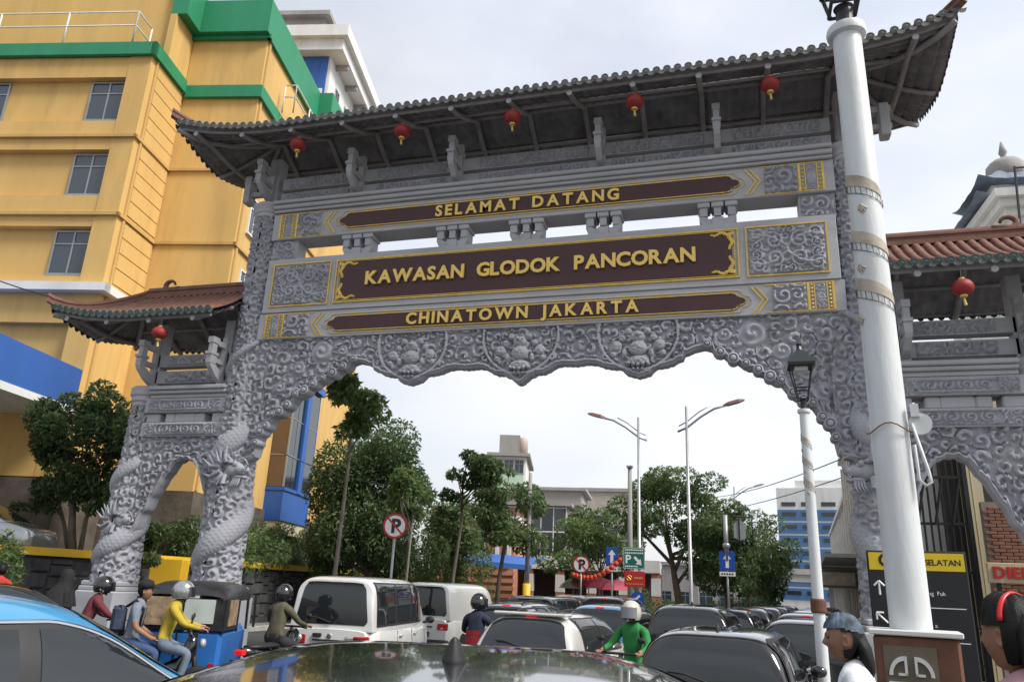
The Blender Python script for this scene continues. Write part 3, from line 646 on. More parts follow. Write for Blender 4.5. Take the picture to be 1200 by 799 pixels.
for s in (-1, 1):
    xa, xb = (-12.0, -7.28) if s < 0 else (7.28, 12.0)
    wr, wz = tiled_roof('wing_roof', xa, xb, .35, 1.5, 7.72, 1.02, .34, 2.6, s < 0, s > 0, m_red, m_green, m_tileu, .205, .075, m_red, raf=1.25, raf0=(xa+.45 if s < 0 else xb-.45-1.25*3))
    WR[s] = wz
    b = MB(); x0 = s*9.86
    pts = [(x0-s*.12+s*(.34*math.cos(a)*.0)+s*(.12+.15*math.sin(a)*1.0), .35, 9.12-.13*math.cos(a)-.02) for a in [0.2+k*.55 for k in range(9)]]
    b.tube([(x0-s*.3,.35,8.98)]+pts, [.09]+[.085-.007*k for k in range(9)], 8); b.build('ridge_curl', m_red, wr, True)
    # the wing below its roof
    xi, xo = 7.36, 9.62
    L = lambda a, c: (min(s*a, s*c), max(s*a, s*c))
    for z0, z1, sd2 in ((6.35,6.66,71),(6.78,7.08,81)):
        x0, x1 = L(7.3, 9.75); b = MB(); b.box((x0,.2,z0),(x1,.48,z1)); fz = b.build('frieze_beam', m_stone2, gate)
        rpanel('carved_panel', fz, *L(7.9,9.3), z0+.02, z1-.03, .198, sd2+s, .26, .09)
    strut(s*9.72, 6.2, 7.34, gate, -.42, .16); strut(s*7.68, 6.2, 7.34, gate, -.42, .16)
    for xp in (9.72, 7.68):
        b = MB(); b.bbox((s*xp-.13,.2,6.19),(s*xp+.13,.5,7.95),.02); b.build('corner_post', m_stone2, gate)
    x0, x1 = L(7.3, 9.5); b = MB(); b.bbox((x0,-.02,5.91),(x1,.66,6.0),.012); b.bbox((x0,-.1,6.004),(x1,.7,6.09),.02); b.bbox((x0,-.16,6.094),(x1,.74,6.19),.02); b.build('wing_cornice', m_stone2, gate)
    for z0, z1, sd2 in ((5.55,5.906,91),(4.95,5.3,95)):
        x0, x1 = L(7.3, 9.62); b = MB(); b.bbox((x0,.0,z0),(x1,.6,z1),.012); wb_ = b.build('wing_beam', m_stone2, gate)
        cx = s*8.46; zc = (z0+z1)/2
        def wfn(X, Z, cx=cx, zc=zc, s=s, sd2=sd2):
            x = np.abs(X-cx); z = np.abs(Z-zc); ins = (x < .72-np.clip(z-.05,0,1)*.9) & (z < .13)
            bd = np.where(ins, np.minimum(.72-np.clip(z-.05,0,1)*.9-x, .13-z), 9)
            g = np.zeros(X.shape)
            for k in (-.45,-.15,.15,.45):
                d = np.hypot(X-cx-k, (Z-zc)*1.15)/.15; th = np.arctan2(Z-zc, X-cx-k); g = np.maximum(g, np.where(d < 1, np.clip(.5+1.1*np.cos(d*11+th*(1 if k > 0 else -1)),0,1), 0))
            r = np.where(ins, np.maximum(g, np.where(bd < .03, 1, 0)), .8*relief(X, Z, sd2, .16)); return np.where(ins & (bd > .03) & (bd < .05), 0, r)
        rpanel('carved_panel', wb_, *L(7.42,9.5), z0+.025, z1-.025, -.002, 1, fn=wfn, dep=.06, step=.016)
    for xp, wd in ((7.5,.2),(8.05,.14),(8.46,.3),(8.9,.14),(9.4,.2)):
        b = MB(); b.bbox((s*xp-wd,.08,5.302),(s*xp+wd,.5,5.548),.03); b.build('cloud_bracket', m_stone2, gate)
    # small arch
    wp = [(7.3,2.4),(7.42,3.0),(7.5,3.3),(7.56,3.62),(7.66,3.8),(7.72,3.98),(7.82,4.12),(7.9,4.28),(8.05,4.38),(8.2,4.43),(8.36,4.42),(8.5,4.34),(8.58,4.24),(8.64,4.1),(8.76,3.98),(8.82,3.8),(8.9,3.66),(9.0,3.5),(9.08,3.26),(9.2,3.1),(9.3,2.8),(9.5,2.4),(9.7,2.3)]
    nx = 130; xs = np.linspace(7.3, 9.7, nx); zb_ = np.interp(xs, [p[0] for p in wp], [p[1] for p in wp])-.03*np.abs(np.sin(xs*PI/.17)); nz = 70
    X = np.repeat(xs[None,:], nz, 0); tt = np.linspace(0,1,nz)[:,None]; Z = zb_[None,:]+(4.952-zb_[None,:])*tt
    h = .85*relief(X*s, Z, 27+s, .27, 2.1)+.15*relief(X*s+3, Z, 28, .13, 1.5); slope = np.abs(np.gradient(zb_, xs)); de = (Z-zb_[None,:])/np.sqrt(1+slope[None,:]**2)
    rim = np.clip(1.15-np.abs(de-.05)/.05, 0, 1); h = np.where(de < .1, np.maximum(rim, .35), h)
    P = np.stack([s*X, .12-.11*h, Z], -1); b = MB(); b.grid(P, flip=s < 0)
    back = np.stack([s*X[[0,-1]], np.full((2,nx), .36), Z[[0,-1]]], -1); b.grid(back, flip=s > 0); b.grid(np.stack([back[0], P[0]], 0), flip=s < 0)
    b.build('wing_spandrel', m_stone, gate, True, sharp=70)

# lanterns hanging from the eaves
m_lan = M('lantern_silk', (.27,.02,.018), .6, var=.2, scale=5)
m_lang = M('lantern_gold', (.6,.42,.12), .45, .2, var=.2)
def lantern(loc, r, label, hang, tl=.16):
    t = empty('paper_lantern', loc); tag(t, label, 'lantern', 'red lanterns hanging under the eaves')
    b = MB(); N = 24; prof_ = [(math.sin(PI*k/12), -math.cos(PI*k/12)) for k in range(1, 12)]
    rings = [[(r*a*(1+(.035 if q % 2 else -.02))*math.cos(2*PI*q/N), r*a*(1+(.035 if q % 2 else -.02))*math.sin(2*PI*q/N), r*.88*c) for q in range(N)] for a, c in prof_]
    b.loft(rings); b.build('shade', m_lan, t, True)
    b = MB(); b.lathe([(r*.34,-r*1.02),(r*.36,-r*.82)], 12); b.build('lower_ring', m_lang, t); b = MB(); b.lathe([(r*.34,r*.82),(r*.3,r*1.0)], 12); b.build('upper_ring', m_lang, t)
    b = MB(); b.tube([(0,0,-r*1.0),(0,0,-r*1.0-tl*.4),(.012,0,-r-tl)], [.012,.022,.03], 7); b.build('tassel', m_lang, t)
    b = MB(); b.tube([(0,0,r*.95),(0,0,hang)], .008, 5); b.build('cord', m_wood, t)
for x, lb in ((-5.54,'red lantern under the main eave nearest the yellow building'),(-2.77,'red lantern under the main eave left of the word SELAMAT'),(-.06,'red lantern under the middle of the main eave above SELAMAT DATANG'),(2.69,'red lantern under the main eave above and right of DATANG'),(5.48,'red lantern under the main eave beside the tall white pole')):
    lantern((GX+x, GY-1.15, 11.93), .19, lb, .32)
lantern((GX-8.66, GY-1.05, 7.24), .18, 'red lantern under the small wing roof by the yellow building', .36)
lantern((GX+8.50, GY-1.05, 7.26), .18, 'red lantern under the small wing roof right of the white pole', .36)
# ------------------------------------------------------------------ buildings
m_yel = M('yellow_render', (.61,.39,.13), .85, var=.10, scale=.5, bump=.15, bscale=12, dirt=.5, dirtcol=(.34,.21,.08), dscale=.9, stretch=(1,1,.14))
m_yel2 = M('ochre_recess', (.53,.335,.115), .85, var=.10, scale=.5, dirt=.5, dirtcol=(.28,.17,.06), dscale=.9, stretch=(1,1,.14))
m_grn = M('green_paint', (.015,.22,.10), .5, var=.12, scale=.8, dirt=.2, dirtcol=(.02,.1,.05), stretch=(1,1,.3))
m_blu = M('blue_paint', (.02,.10,.36), .5, var=.12, scale=.6, dirt=.25, dirtcol=(.05,.1,.2), stretch=(1,1,.3))
m_wht = M('white_paint', (.68,.68,.66), .7, var=.08, scale=.8, dirt=.35, dirtcol=(.38,.37,.35), dscale=.6, stretch=(1,1,.25))
m_glass = glassmat('window_glass', (.035,.05,.065), .06)
m_glassb = glassmat('brown_glass', (.10,.06,.04), .12)
m_glassd = glassmat('dark_glass', (.012,.02,.03), .06)
m_metal = M('grey_metal', (.33,.34,.35), .45, .6, var=.1, scale=3)
m_plinth = M('stone_plinth', (.105,.085,.065), .95, var=.4, scale=1.5, bump=.8, bscale=6, dirt=.5, dirtcol=(.03,.03,.025), dscale=.7)
m_conc = M('concrete', (.30,.29,.28), .85, var=.15, scale=.6, dirt=.4, dirtcol=(.14,.135,.13), dscale=.4, stretch=(1,1,.4))
m_cream = M('cream_paint', (.55,.48,.32), .75, var=.1, scale=.8, dirt=.4, dirtcol=(.28,.24,.17), dscale=.6, stretch=(1,1,.3))
m_black = M('black_paint', (.012,.012,.013), .45, var=.2, scale=4)
m_pipe = M('white_pipe', (.6,.6,.58), .5, var=.1)

def window(parent, c, w_, h_, axis, out_, glass=None, frame=None, cols=2, tr=.3, t=.05, dep=.1):
    """window part with its pane as a sub-part. axis: unit vector along the wall, out_: outward unit vector, c: centre on the wall"""
    c = Vector(c); ax = Vector(axis).to_3d(); o3 = Vector(out_).to_3d(); up = Vector((0,0,1))
    M4 = Matrix(((ax.x,o3.x,0,c.x),(ax.y,o3.y,0,c.y),(0,0,1,c.z),(0,0,0,1)))
    b = MB(); W2, H2 = w_/2, h_/2
    b.box((-W2,-.02,-H2),(W2,dep*.5,-H2+t),M4); b.box((-W2,-.02,H2-t),(W2,dep*.5,H2),M4); b.box((-W2,-.02,-H2+t),(-W2+t,dep*.5,H2-t),M4); b.box((W2-t,-.02,-H2+t),(W2,dep*.5,H2-t),M4)
    for k in range(1, cols): x = -W2+w_*k/cols; b.box((x-t*.5,-.02,-H2+t),(x+t*.5,dep*.45,H2-t),M4)
    if tr: z = H2-h_*tr; b.box((-W2+t,-.02,z-t*.4),(W2-t,dep*.4,z+t*.4),M4)
    b.box((-W2-.04,-.02,-H2-.06),(W2+.04,dep,-H2-.002),M4)
    f = b.build('window', frame or m_metal, parent)
    b = MB(); b.box((-W2+t*.5,-.01,-H2+t*.5),(W2-t*.5,.012,H2-t*.5),M4); b.build('pane', glass or m_glass, f)
    return f
A_ANG = math.atan2(.19824788,.98015192)
def uvW(u, v, z=0.): return Vector((u*.98015192-v*.19824788, u*.19824788+v*.98015192, z))
yb = empty('yellow_building', uvW(-16.65, 23.95, 0), A_ANG)
tag(yb, 'tall yellow building with green trim and a blue glass bay beside the archway', 'building')
def part(name, mat, parent, boxes, bev=False):
    b = MB()
    for lo, hi in boxes: b.box(lo, hi)
    return b.build(name, mat, parent)
X, Y, Z_ = 1, 1, 1
wall = part('wall', m_yel, yb, [((-24,.3,2.0),(-.0,19,20.9)), ((.002,2.48,4.5),(3.29,20.4,23.75)), ((-.3,1.0,20.9),(-.02,19,23.8)), ((-24,1.2,20.9),(-.302,19,26.5)),((0.002,2.6,2.0),(3.1,18.2,4.498))])
# front face: pilasters and spandrels proud of the recessed window strips
part('pilaster', m_yel, wall, [((-.88,0,4.6),(0,.298,20.9))])
for z0, z1 in ((19.98,20.89),(16.78,18.02),(13.6,14.86),(11.3,11.66),(9.9,11.0),(4.6,6.8)): part('spandrel_band', m_yel, wall, [((-24,.02,z0),(-.882,.298,z1))])
for z0 in (17.27, 14.02): part('ledge', m_yel2, wall, [((-24,-.1,z0),(.1,.018,z0+.12)), ((.004,-.1,z0-.002),(.1,2.47,z0+.118)),((.1,2.38,z0+.002),(3.4,2.478,z0+.122)),((3.292,2.38,z0+.004),(3.4,18.4,z0+.124))])
for s_, z0 in enumerate((20.32,19.72,19.12,18.52,17.92,17.42,16.7,16.1,15.5,14.9,14.3,13.4,12.8,12.2,11.6)):
    part('wall_panel', m_yel, wall, [((.0,.5,z0),(.035,2.46,z0+.555))])
part('downpipe', m_yel2, wall, [((.0,.3,4.6),(.07,.42,20.9)), ((3.29,2.6,4.6),(3.37,2.75,23.7))])
for zt in (19.92, 16.72, 13.53):
    for u_ in (-1.62, -6.5, -11.4):
        window(wall, (u_, .28, zt-.875), 1.5, 1.72, (1,0), (0,-1), t=.06)
for v_ in (3.35, 5.6, 8.2, 11, 14):
    for zt in (16.6, 13.4): window(wall, (3.31, v_+.4, zt-.8), .9 if v_ < 4 else 1.4, 1.6, (0,1), (1,0), t=.06, frame=m_wht)
for v_ in (5.6, 8.2): window(wall, (3.31, v_+.4, 19.4), 1.4, 1.6, (0,1), (1,0), t=.06, frame=m_wht)
part('trim_band', m_grn, yb, [((-24,-.18,20.9),(.18,-.0,21.46)), ((.0,-.18,20.902),(.18,2.3,21.458)), ((.18,2.3,20.7),(3.47,2.478,21.26)), ((3.29,2.302,20.702),(3.47,12,21.258)), ((-24,0,21.3),(-.302,1.2,21.44))])
par = part('parapet', m_grn, yb, [((.0,1.0,23.8),(.4,2.08,25.8)), ((-.3,1.002,23.802),(-.001,19,25.798)), ((.4,2.08,23.78),(3.42,2.5,25.4)), ((3.29,2.502,23.78),(3.42,8.6,25.4)), ((3.292,8.62,23.6),(4.1,12.0,25.4)),((.0,2.082,23.79),(.398,2.5,25.61))])
part('soffit', m_grn, yb, [((.002,2.3,23.6),(3.5,2.478,23.778)), ((3.292,2.3,23.6),(3.45,8.6,23.778))])
# white pipe railings on the terrace edge
def railing(parent, pts, h0, h1, step, name='railing'):
    b = MB()
    for i in range(len(pts)-1):
        a, c = Vector(pts[i]), Vector(pts[i+1]); n = max(1, int((c-a).length/step))
        for k in range(n+1):
            p = a.lerp(c, k/n); b.tube([p+Vector((0,0,h0)), p+Vector((0,0,h1))], .035, 6)
        for hh in (h1, (h0+h1)*.5+.1): b.tube([a+Vector((0,0,hh)), c+Vector((0,0,hh))], .03, 6)
    return b.build(name, m_pipe, parent, True)
railing(yb, [(-24,-.1,21.46),(-.9,-.1,21.46),(-.9,.9,21.46)], 0.0, 1.5, 2.6)
railing(yb, [(3.6,4.2,21.2),(4.1,4.2,21.2),(4.1,9.5,21.2),(3.4,9.5,21.2)], 0.0, 1.4, 1.6)
part('white_band', m_wht, yb, [((-24,-.35,11.0),(.35,.0,11.3)), ((.002,-.348,11.002),(.35,1.2,11.298))])
can = part('entrance_canopy', m_blu, yb, [((-24,-6,6.9),(.0,-.02,8.2))]); part('canopy_trim', m_wht, can, [((-24,-6.05,6.66),(.06,-.03,6.895))])
part('plinth', m_plinth, yb, [((-24,-.12,.2),(.12,.298,4.55)), ((.004,.3,.2),(.12,2.36,4.552)), ((.12,2.36,.2),(3.41,2.476,4.548)), ((3.292,2.476,.2),(3.412,18.4,4.55))])
# blue glass bay
VB = 32.87-23.95; UB = 3.29
bay = part('glass_bay', m_blu, yb, [((UB,VB,4.15),(UB+.82,VB+3.5,5.45)), ((UB,VB-.04,10.4),(UB+.98,VB+3.6,10.75)), ((UB+.72,VB+1.5,5.45),(UB+.9,VB+2.0,10.4)), ((UB,VB-.03,5.42),(UB+.88,VB+3.56,5.56)), ((UB+.012,VB+3.42,5.56),(UB+.8,VB+3.5,10.4))])
for k, (z0, z1) in enumerate(((5.58,6.95),(6.99,8.6),(8.64,10.38))):
    part('pane', m_glassb, bay, [((UB+.02,VB,z0),(UB+.76,VB+.03,z1))])
    part('pane', m_glassd, bay, [((UB+.76,VB+.05,z0),(UB+.79,VB+.72,z1))]); part('pane', m_glassd, bay, [((UB+.761,VB+.76,z0),(UB+.791,VB+1.48,z1))]); part('pane', m_glassd, bay, [((UB+.762,VB+2.02,z0),(UB+.792,VB+3.4,z1))])
    part('mullion', m_metal, bay, [((UB+.02,VB-.02,z1),(UB+.8,VB+.02,z1+.04)), ((UB+.78,VB+.02,z1),(UB+.81,VB+3.4,z1+.04)), ((UB+.74,VB-.02,z0),(UB+.81,VB+.05,z1))])
part('bay_base', m_cream, bay, [((UB,VB+.05,3.6),(UB+.75,VB+3.4,4.14))])

# raised terrace behind the roadside wall
m_earth = M('terrace_paving', (.16,.15,.135), .9, var=.25, scale=.8)
ter = mesh_obj('terrace', *(lambda t: (t.v, t.f))(MB().prism([(-44,8),(-19.2,8),(-18.15,17),(-17.3,25),(-18.3,33),(-22,60),(-44,60)], .0, 2.0, 'z')), m_earth); recalc(ter); tag(ter, kind='structure')
m_wallstone = M('dark_wall_stone', (.05,.05,.052), .9, var=.5, scale=2.5, bump=.6, bscale=9)
m_railyel = M('yellow_rail', (.72,.43,.02), .5, var=.1, scale=2, dirt=.3, dirtcol=(.25,.15,.03), dscale=2)
rw = empty('roadside_wall', (-19.1, 8, 0)); tag(rw, 'dark stone retaining wall topped with a yellow rail behind the archway', 'wall')
WP = [(-19.1,8),(-18.05,17),(-17.2,25),(-18.2,33),(-21.9,60)]
WL = [Vector((a+19.1, c-8, 0)) for a, c in WP]
rs = random.Random(8); bw = MB()
for i in range(len(WL)-1):
    a, c = WL[i], WL[i+1]; d = (c-a); n_ = Vector((d.y,-d.x,0)).normalized(); L = d.length; d.normalize()
    bw.loft([[a+n_*.0+Vector((0,0,0)), a-n_*.25, a-n_*.25+Vector((0,0,2.12)), a+Vector((0,0,2.12))], [c, c-n_*.25, c-n_*.25+Vector((0,0,2.12)), c+Vector((0,0,2.12))]])
bw.build('wall_core', m_wallstone, rw)
nst = 0
for i in range(1, 3):                                     # rubble facing, the pieces that show
    a, c = WL[i], WL[i+1]; d = (c-a); n_ = Vector((d.y,-d.x,0)).normalized(); L = d.length; d.normalize(); s_ = 0.
    while s_ < L-.3:
        wd = rs.uniform(.45,.75); z = .05
        while z < 1.95:
            hh = rs.uniform(.3,.5); hh = min(hh, 2.06-z); o = rs.uniform(.03,.1); j = [rs.uniform(-.04,.04) for _ in range(8)]
            p = [a+d*(s_+.02+j[0])+Vector((0,0,z+j[1]*.3)), a+d*(s_+wd-.03+j[2])+Vector((0,0,z+j[3]*.3)), a+d*(s_+wd-.03+j[4])+Vector((0,0,z+hh-.03)), a+d*(s_+.02+j[6])+Vector((0,0,z+hh-.03))]
            q = [v.lerp((p[0]+p[2])/2, .16)+n_*o for v in p]; b = MB(); b._add(p+q, [(4,5,6,7),(0,1,5,4),(1,2,6,5),(2,3,7,6),(3,0,4,7)]); b.build('wall_stone', m_wallstone, rw); nst += 1
            z += hh
        s_ += wd
bw = MB()
for i in range(len(WL)-1):
    a, c = WL[i]+Vector((-.02,0,2.10)), WL[i+1]+Vector((-.02,0,2.10)); d = (c-a); n_ = Vector((d.y,-d.x,0)).normalized()
    bw.loft([[a+n_*.16, a-n_*.16, a-n_*.16+Vector((0,0,.21)), a+n_*.16+Vector((0,0,.21))], [c+n_*.16, c-n_*.16, c-n_*.16+Vector((0,0,.21)), c+n_*.16+Vector((0,0,.21))]])
recalc(bw.build('rail', m_railyel, rw))
p = atY(207, 668, 21.6); b = MB(); b.bbox((-.5,-.35,-.9),(.5,.35,.27),.02); o = b.build('barrier_block', m_railyel, None, loc=(-17.25,21.4,1.95), rot=(0,0,rad(20))); tag(o, 'yellow painted concrete block at the wall between the two columns', 'block')

# white tower with blue cladding behind
tw = empty('white_tower', (-28.7, 44.2, 0), A_ANG); tag(tw, 'white tower with blue cladding and deep cornice behind the yellow building', 'building')
bd = part('wall', m_wht, tw, [((-12,.0,0),(.0,11,40.6))]); cl_ = part('blue_cladding', m_blu, tw, [((-11,-.12,20),(-.25,-.002,40.55))]); part('white_patch', m_wht, cl_, [((-2.9,-.2,35.2),(-.4,-.122,37.6))])
for k in range(16): part('cladding_rib', m_blu, cl_, [((-10.8+k*.66,-.16,20),(-10.74+k*.66,-.121,40.2))])
part('cornice', m_wht, tw, [((-13,-1.3,41.6),(1.5,12,42.6)), ((-12.6,-.9,40.6),(1.1,11.6,41.6))])
part('roof', M('roof_red', (.12,.07,.06), .8), tw, [((-11,.5,42.6),(-.5,10,43.2))]); part('roof_house', m_conc, tw, [((-7,1.5,43.2),(-1.6,9,45.6)), ((-7.5,1.0,45.6),(-1.1,9.4,46.0))])
for k in range(4): part('cornice_bracket', m_conc, tw, [((.002,1+k*2.6,40.2),(1.0,1.25+k*2.6,40.598))])
b = MB(); b.tube([(-5.6,-1.2,40.4),(-5.6,-1.2,43)], .06, 6); b.build('antenna', m_pipe, tw)
for k in range(4): window(bd, (.02, 2+k*2.4, 38.2), .9, 1.3, (0,1), (1,0), glass=m_glassd)

# mid-distance blocks down the street
def block(name, label, cat, loc, rz, w_, d_, h_, wallm, rows, cols, z0=.8, zg=3.0, wh=1.5, ww=1.6, glass=None, frame=None, roofm=None, over=.2, sides=True):
    t = empty(name, loc, rz); tag(t, label, cat)
    b = MB(); b.box((0,0,0),(w_,d_,h_)); wl = b.build('wall', wallm, t)
    part('roof', roofm or m_conc, t, [((-over,-over,h_),(w_+over,d_+over,h_+.35))])
    for r in range(rows):
        z = z0+r*zg+wh/2
        if z+wh/2 > h_-.2: break
        for c in range(cols): window(wl, (w_*(c+.5)/cols, 0, z), ww, wh, (1,0), (0,-1), glass=glass, frame=frame, t=.06)
        if sides:
            nsd = max(1, int(d_/3))
            for c in range(nsd): window(wl, (w_, d_*(c+.5)/nsd, z), min(ww,1.4), wh, (0,1), (1,0), glass=glass, frame=frame, t=.06)
    return t, wl
m_palegreen = M('pale_green_paint', (.42,.56,.42), .75, var=.08, scale=.8, dirt=.3, dirtcol=(.3,.33,.28), dscale=.6, stretch=(1,1,.3))
gt = empty('green_tower', (-22.6, 71.6, 0), rad(12)); tag(gt, 'narrow pale green and white tower rising above the street trees', 'building')
gw = part('wall', m_wht, gt, [((0,0,0),(3.3,9,14.0))])
for z0, z1 in ((10.9,12.2),(8.0,9.2),(5.2,6.4)): part('green_band', m_palegreen, gt, [((.05,-.12,z0),(3.1,-.002,z1))])
for z in (12.3, 9.3, 6.5):
    for k in range(3): window(gw, (.65+k*1.0, 0, z+.75), .9, 1.35, (1,0), (0,-1), glass=m_glassd, t=.05)
part('roof', m_conc, gt, [((-.5,-.6,14.0),(3.7,9.2,14.3))]); part('roof_house', m_conc, gt, [((.6,.3,14.3),(2.6,5,16.2))])
b = MB(); b.lathe([(.3,14.3),(.5,14.4),(.5,15.5),(.4,15.9),(.1,16.05)], 14, (2.9,.7,0)); b.build('water_tank', M('tank_pink', (.42,.33,.29), .6), gt, True)

gb = empty('glass_building', (-18.2, 61.5, 0), rad(6)); tag(gb, 'low building with a dark glass curtain wall and white mullions', 'building')
part('wall', m_conc, gb, [((0,0,0),(5.2,12,8.2)), ((5.2,.8,0),(8.0,12,7.6))])
for k in range(5):
    for j in range(4): part('pane', m_glass if (k+j) % 3 else m_glassd, gb, [((.08+k*1.02,-.1,.6+j*1.9),(1.02+k*1.02,-.02,2.42+j*1.9))])
part('mullion', m_wht, gb, [((.0+k*1.02,-.16,.5),(.075+k*1.02,-.0,8.25)) for k in range(6)]+[((0,-.14,.48+j*1.9),(5.2,-.01,.58+j*1.9)) for j in range(5)])
for k in range(4):
    for j in range(3): part('pane', m_glass, gb, [((5.3+k*.68,.66,1.5+j*1.95),(5.92+k*.68,.78,3.35+j*1.95))])
part('mullion', m_wht, gb, [((5.22+k*.68,.6,.5),(5.29+k*.68,.795,7.7)) for k in range(5)])
part('roof', m_conc, gb, [((-.3,-.5,8.25),(5.6,12,8.5)), ((5.2,.3,7.65),(8.4,12,7.9)), ((.2,1.5,8.5),(6.2,8,9.7)), ((-.1,1.2,9.7),(6.6,8.4,9.95))])
block('beige_building', 'plain beige block behind the glass fronted building', 'building', (-15.2,79,0), rad(4), 6, 8, 11.6, M('beige_paint', (.42,.38,.33), .8, var=.1), 3, 3)
m_orange = M('terracotta_paint', (.42,.19,.12), .8, var=.12, scale=1, dirt=.3, dirtcol=(.25,.12,.08), stretch=(1,1,.4))
ob = empty('terracotta_building', (-17.6, 44.5, 0), rad(8)); tag(ob, 'low terracotta coloured colonial building with white pilasters by the trees', 'building')
ow = part('wall', m_orange, ob, [((0,0,0),(5.0,9,5.6))])
part('cornice', m_wht, ob, [((-.2,-.25,5.6),(5.25,9.2,5.9))]); part('roof', m_red, ob, [((-.1,-.1,5.9),(5.1,9,6.4))])
for k in range(6): part('string_course', M('terracotta_light',(.55,.27,.18),.8), ow, [((0,-.08,.4+k*.42),(5.08,-.001,.62+k*.42))])
for x in (3.9, 4.6): part('pilaster', m_wht, ow, [((x,-.18,3.0),(x+.22,-.002,5.598))])
for x in (.9, 2.6): window(ow, (x+.2, 0, 4.2), .9, 1.6, (1,0), (0,-1), frame=m_wht, glass=m_glassd)
ar = empty('arcade', (-9.9, 47.5, 0), rad(4)); tag(ar, 'orange and white columned shop arcade behind the parked cars', 'building')
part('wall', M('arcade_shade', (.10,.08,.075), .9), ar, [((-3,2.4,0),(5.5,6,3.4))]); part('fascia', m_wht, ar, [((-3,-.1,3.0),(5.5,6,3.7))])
for k in range(5):
    x = -2.6+k*1.9; o = part('column', m_orange, ar, [((x,0,0),(x+.5,.5,3.0))]); part('column_stripe', m_wht, o, [((x-.02,-.02,1.7),(x+.52,.52,2.7))])
m_tarp = M('blue_tarp', (.03,.12,.42), .55, var=.2, scale=1.5)
o = mesh_obj('market_tarp', [(-14.8,41,3.2),(-10.6,41.5,3.0),(-10.4,44.5,3.5),(-14.9,44,3.7),(-14.8,40.95,2.9),(-10.6,41.45,2.75)], [(0,1,2,3),(4,5,1,0)], m_tarp); tag(o, 'blue tarpaulin awning stretched beside the terracotta building', 'awning')
for x in (-14.6,-10.8): b = MB(); b.tube([(x,41.1,0),(x,41.1,3.2)], .05, 6); b.build('awning_pole', m_metal, o)

# far end of the street
m_faceblue = M('far_blue_glass', (.07,.17,.34), .3, var=.15, scale=.2)
fb = empty('office_block', (9.0, 183, 0), rad(-6)); tag(fb, 'distant blue glazed office block with white top beyond the flyover', 'building')
fw = part('wall', m_wht, fb, [((0,0,0),(30,20,25.6)), ((4,2,25.6),(24,18,27.5))])
for k in range(7): part('glass_band', m_faceblue, fw, [((.1,-.15,2.0+k*2.75),(30,-.002,4.35+k*2.75))])
for k in range(7):
    for j in range(7): part('pane', m_glassd, fw, [((1+j*4.1,-.25,3.0+k*2.75),(3.9+j*4.1,-.151,3.8+k*2.75))])
for j in range(7): part('pane', m_glassd, fw, [((1+j*4.1,-.1,21.6),(3.9+j*4.1,-.002,22.5))])
fl = empty('flyover', (-12, 158, 0), rad(8)); tag(fl, 'grey concrete flyover crossing the far end of the street', 'bridge')
part('deck', m_conc, fl, [((0,0,5.2),(70,8,6.6))]); part('barrier', m_conc, fl, [((0,-.3,6.6),(70,0,7.6))])
for x in (17, 30, 46): part('pier', m_conc, fl, [((x,2,0),(x+2.2,6,5.2))])

# right side: shophouses along the pavement
m_mould = M('mouldy_white', (.42,.43,.38), .85, var=.25, scale=1.2, dirt=.7, dirtcol=(.13,.15,.11), dscale=.8, stretch=(1,1,.35))
def shophouse(loc, w_, d_, h_, wallm, label, seed):
    t = empty('shophouse', loc, rad(-4.2)); tag(t, label, 'building', 'old shophouses along the pavement'); rr = random.Random(seed)
    wl = part('wall', wallm, t, [((0,0,0),(w_,d_,h_))]); part('cornice', m_wht, t, [((-.25,-.1,h_),(w_,d_+.1,h_+.25))])
    part('pavement_awning', m_conc, t, [((-1.6,.05,3.1),(-.002,d_-.05,3.22))])
    n_ = max(2, int(d_/1.7))
    for k in range(n_):
        y = d_*(k+.5)/n_
        window(wl, (-.02, y, 4.9), .9, 1.5, (0,-1), (-1,0), glass=m_glassd, frame=m_wht, t=.06)
        if h_ > 7.5: window(wl, (-.02, y, 7.3), .9, 1.4, (0,-1), (-1,0), glass=m_glassd, frame=m_wht, t=.06)
        part('shutter', rr.choice([m_metal, m_black, m_conc]), wl, [((-.06,y-.6,.1),(-.001,y+.6,2.7))])
        b = MB(); b.tube([(-.1,y+.75,.1),(-.1,y+.75,h_-.2)], .06, 6); b.build('drainpipe', m_pipe, wl)
    return t
shophouse((4.35,27.6,.1), 9, 7, 6.4, m_mould, 'stained grey green shophouse closest behind the archway column', 1)
shophouse((4.95,35,.1), 9, 9, 8.6, m_cream, 'cream plastered shophouse with tall blank gable further along the pavement', 2)
shophouse((5.7,44.2,.1), 9, 10, 6.8, m_wht, 'low white shophouse far along the pavement', 3)
shophouse((7.0,55,.1), 10, 30, 8.0, m_conc, 'long grey shophouse terrace nearest the flyover', 4)
sgn = empty('hanging_sign', (3.3, 30.5, 2.6)); tag(sgn, 'brown framed signboard projecting over the pavement by the shophouses', 'sign')
b = MB(); b.bbox((-.75,-.06,-.3),(.75,.06,.3),.02); b.build('board', M('sign_brown', (.13,.10,.075), .6), sgn); b = MB(); b.box((-.66,-.075,-.22),(.66,-.062,.22)); b.build('face', M('sign_face', (.4,.36,.28), .6, var=.3, scale=5), sgn)
b = MB(); b.tube([(.75,0,.2),(1.6,0,.2)], .03, 6); b.build('arm', m_black, sgn)

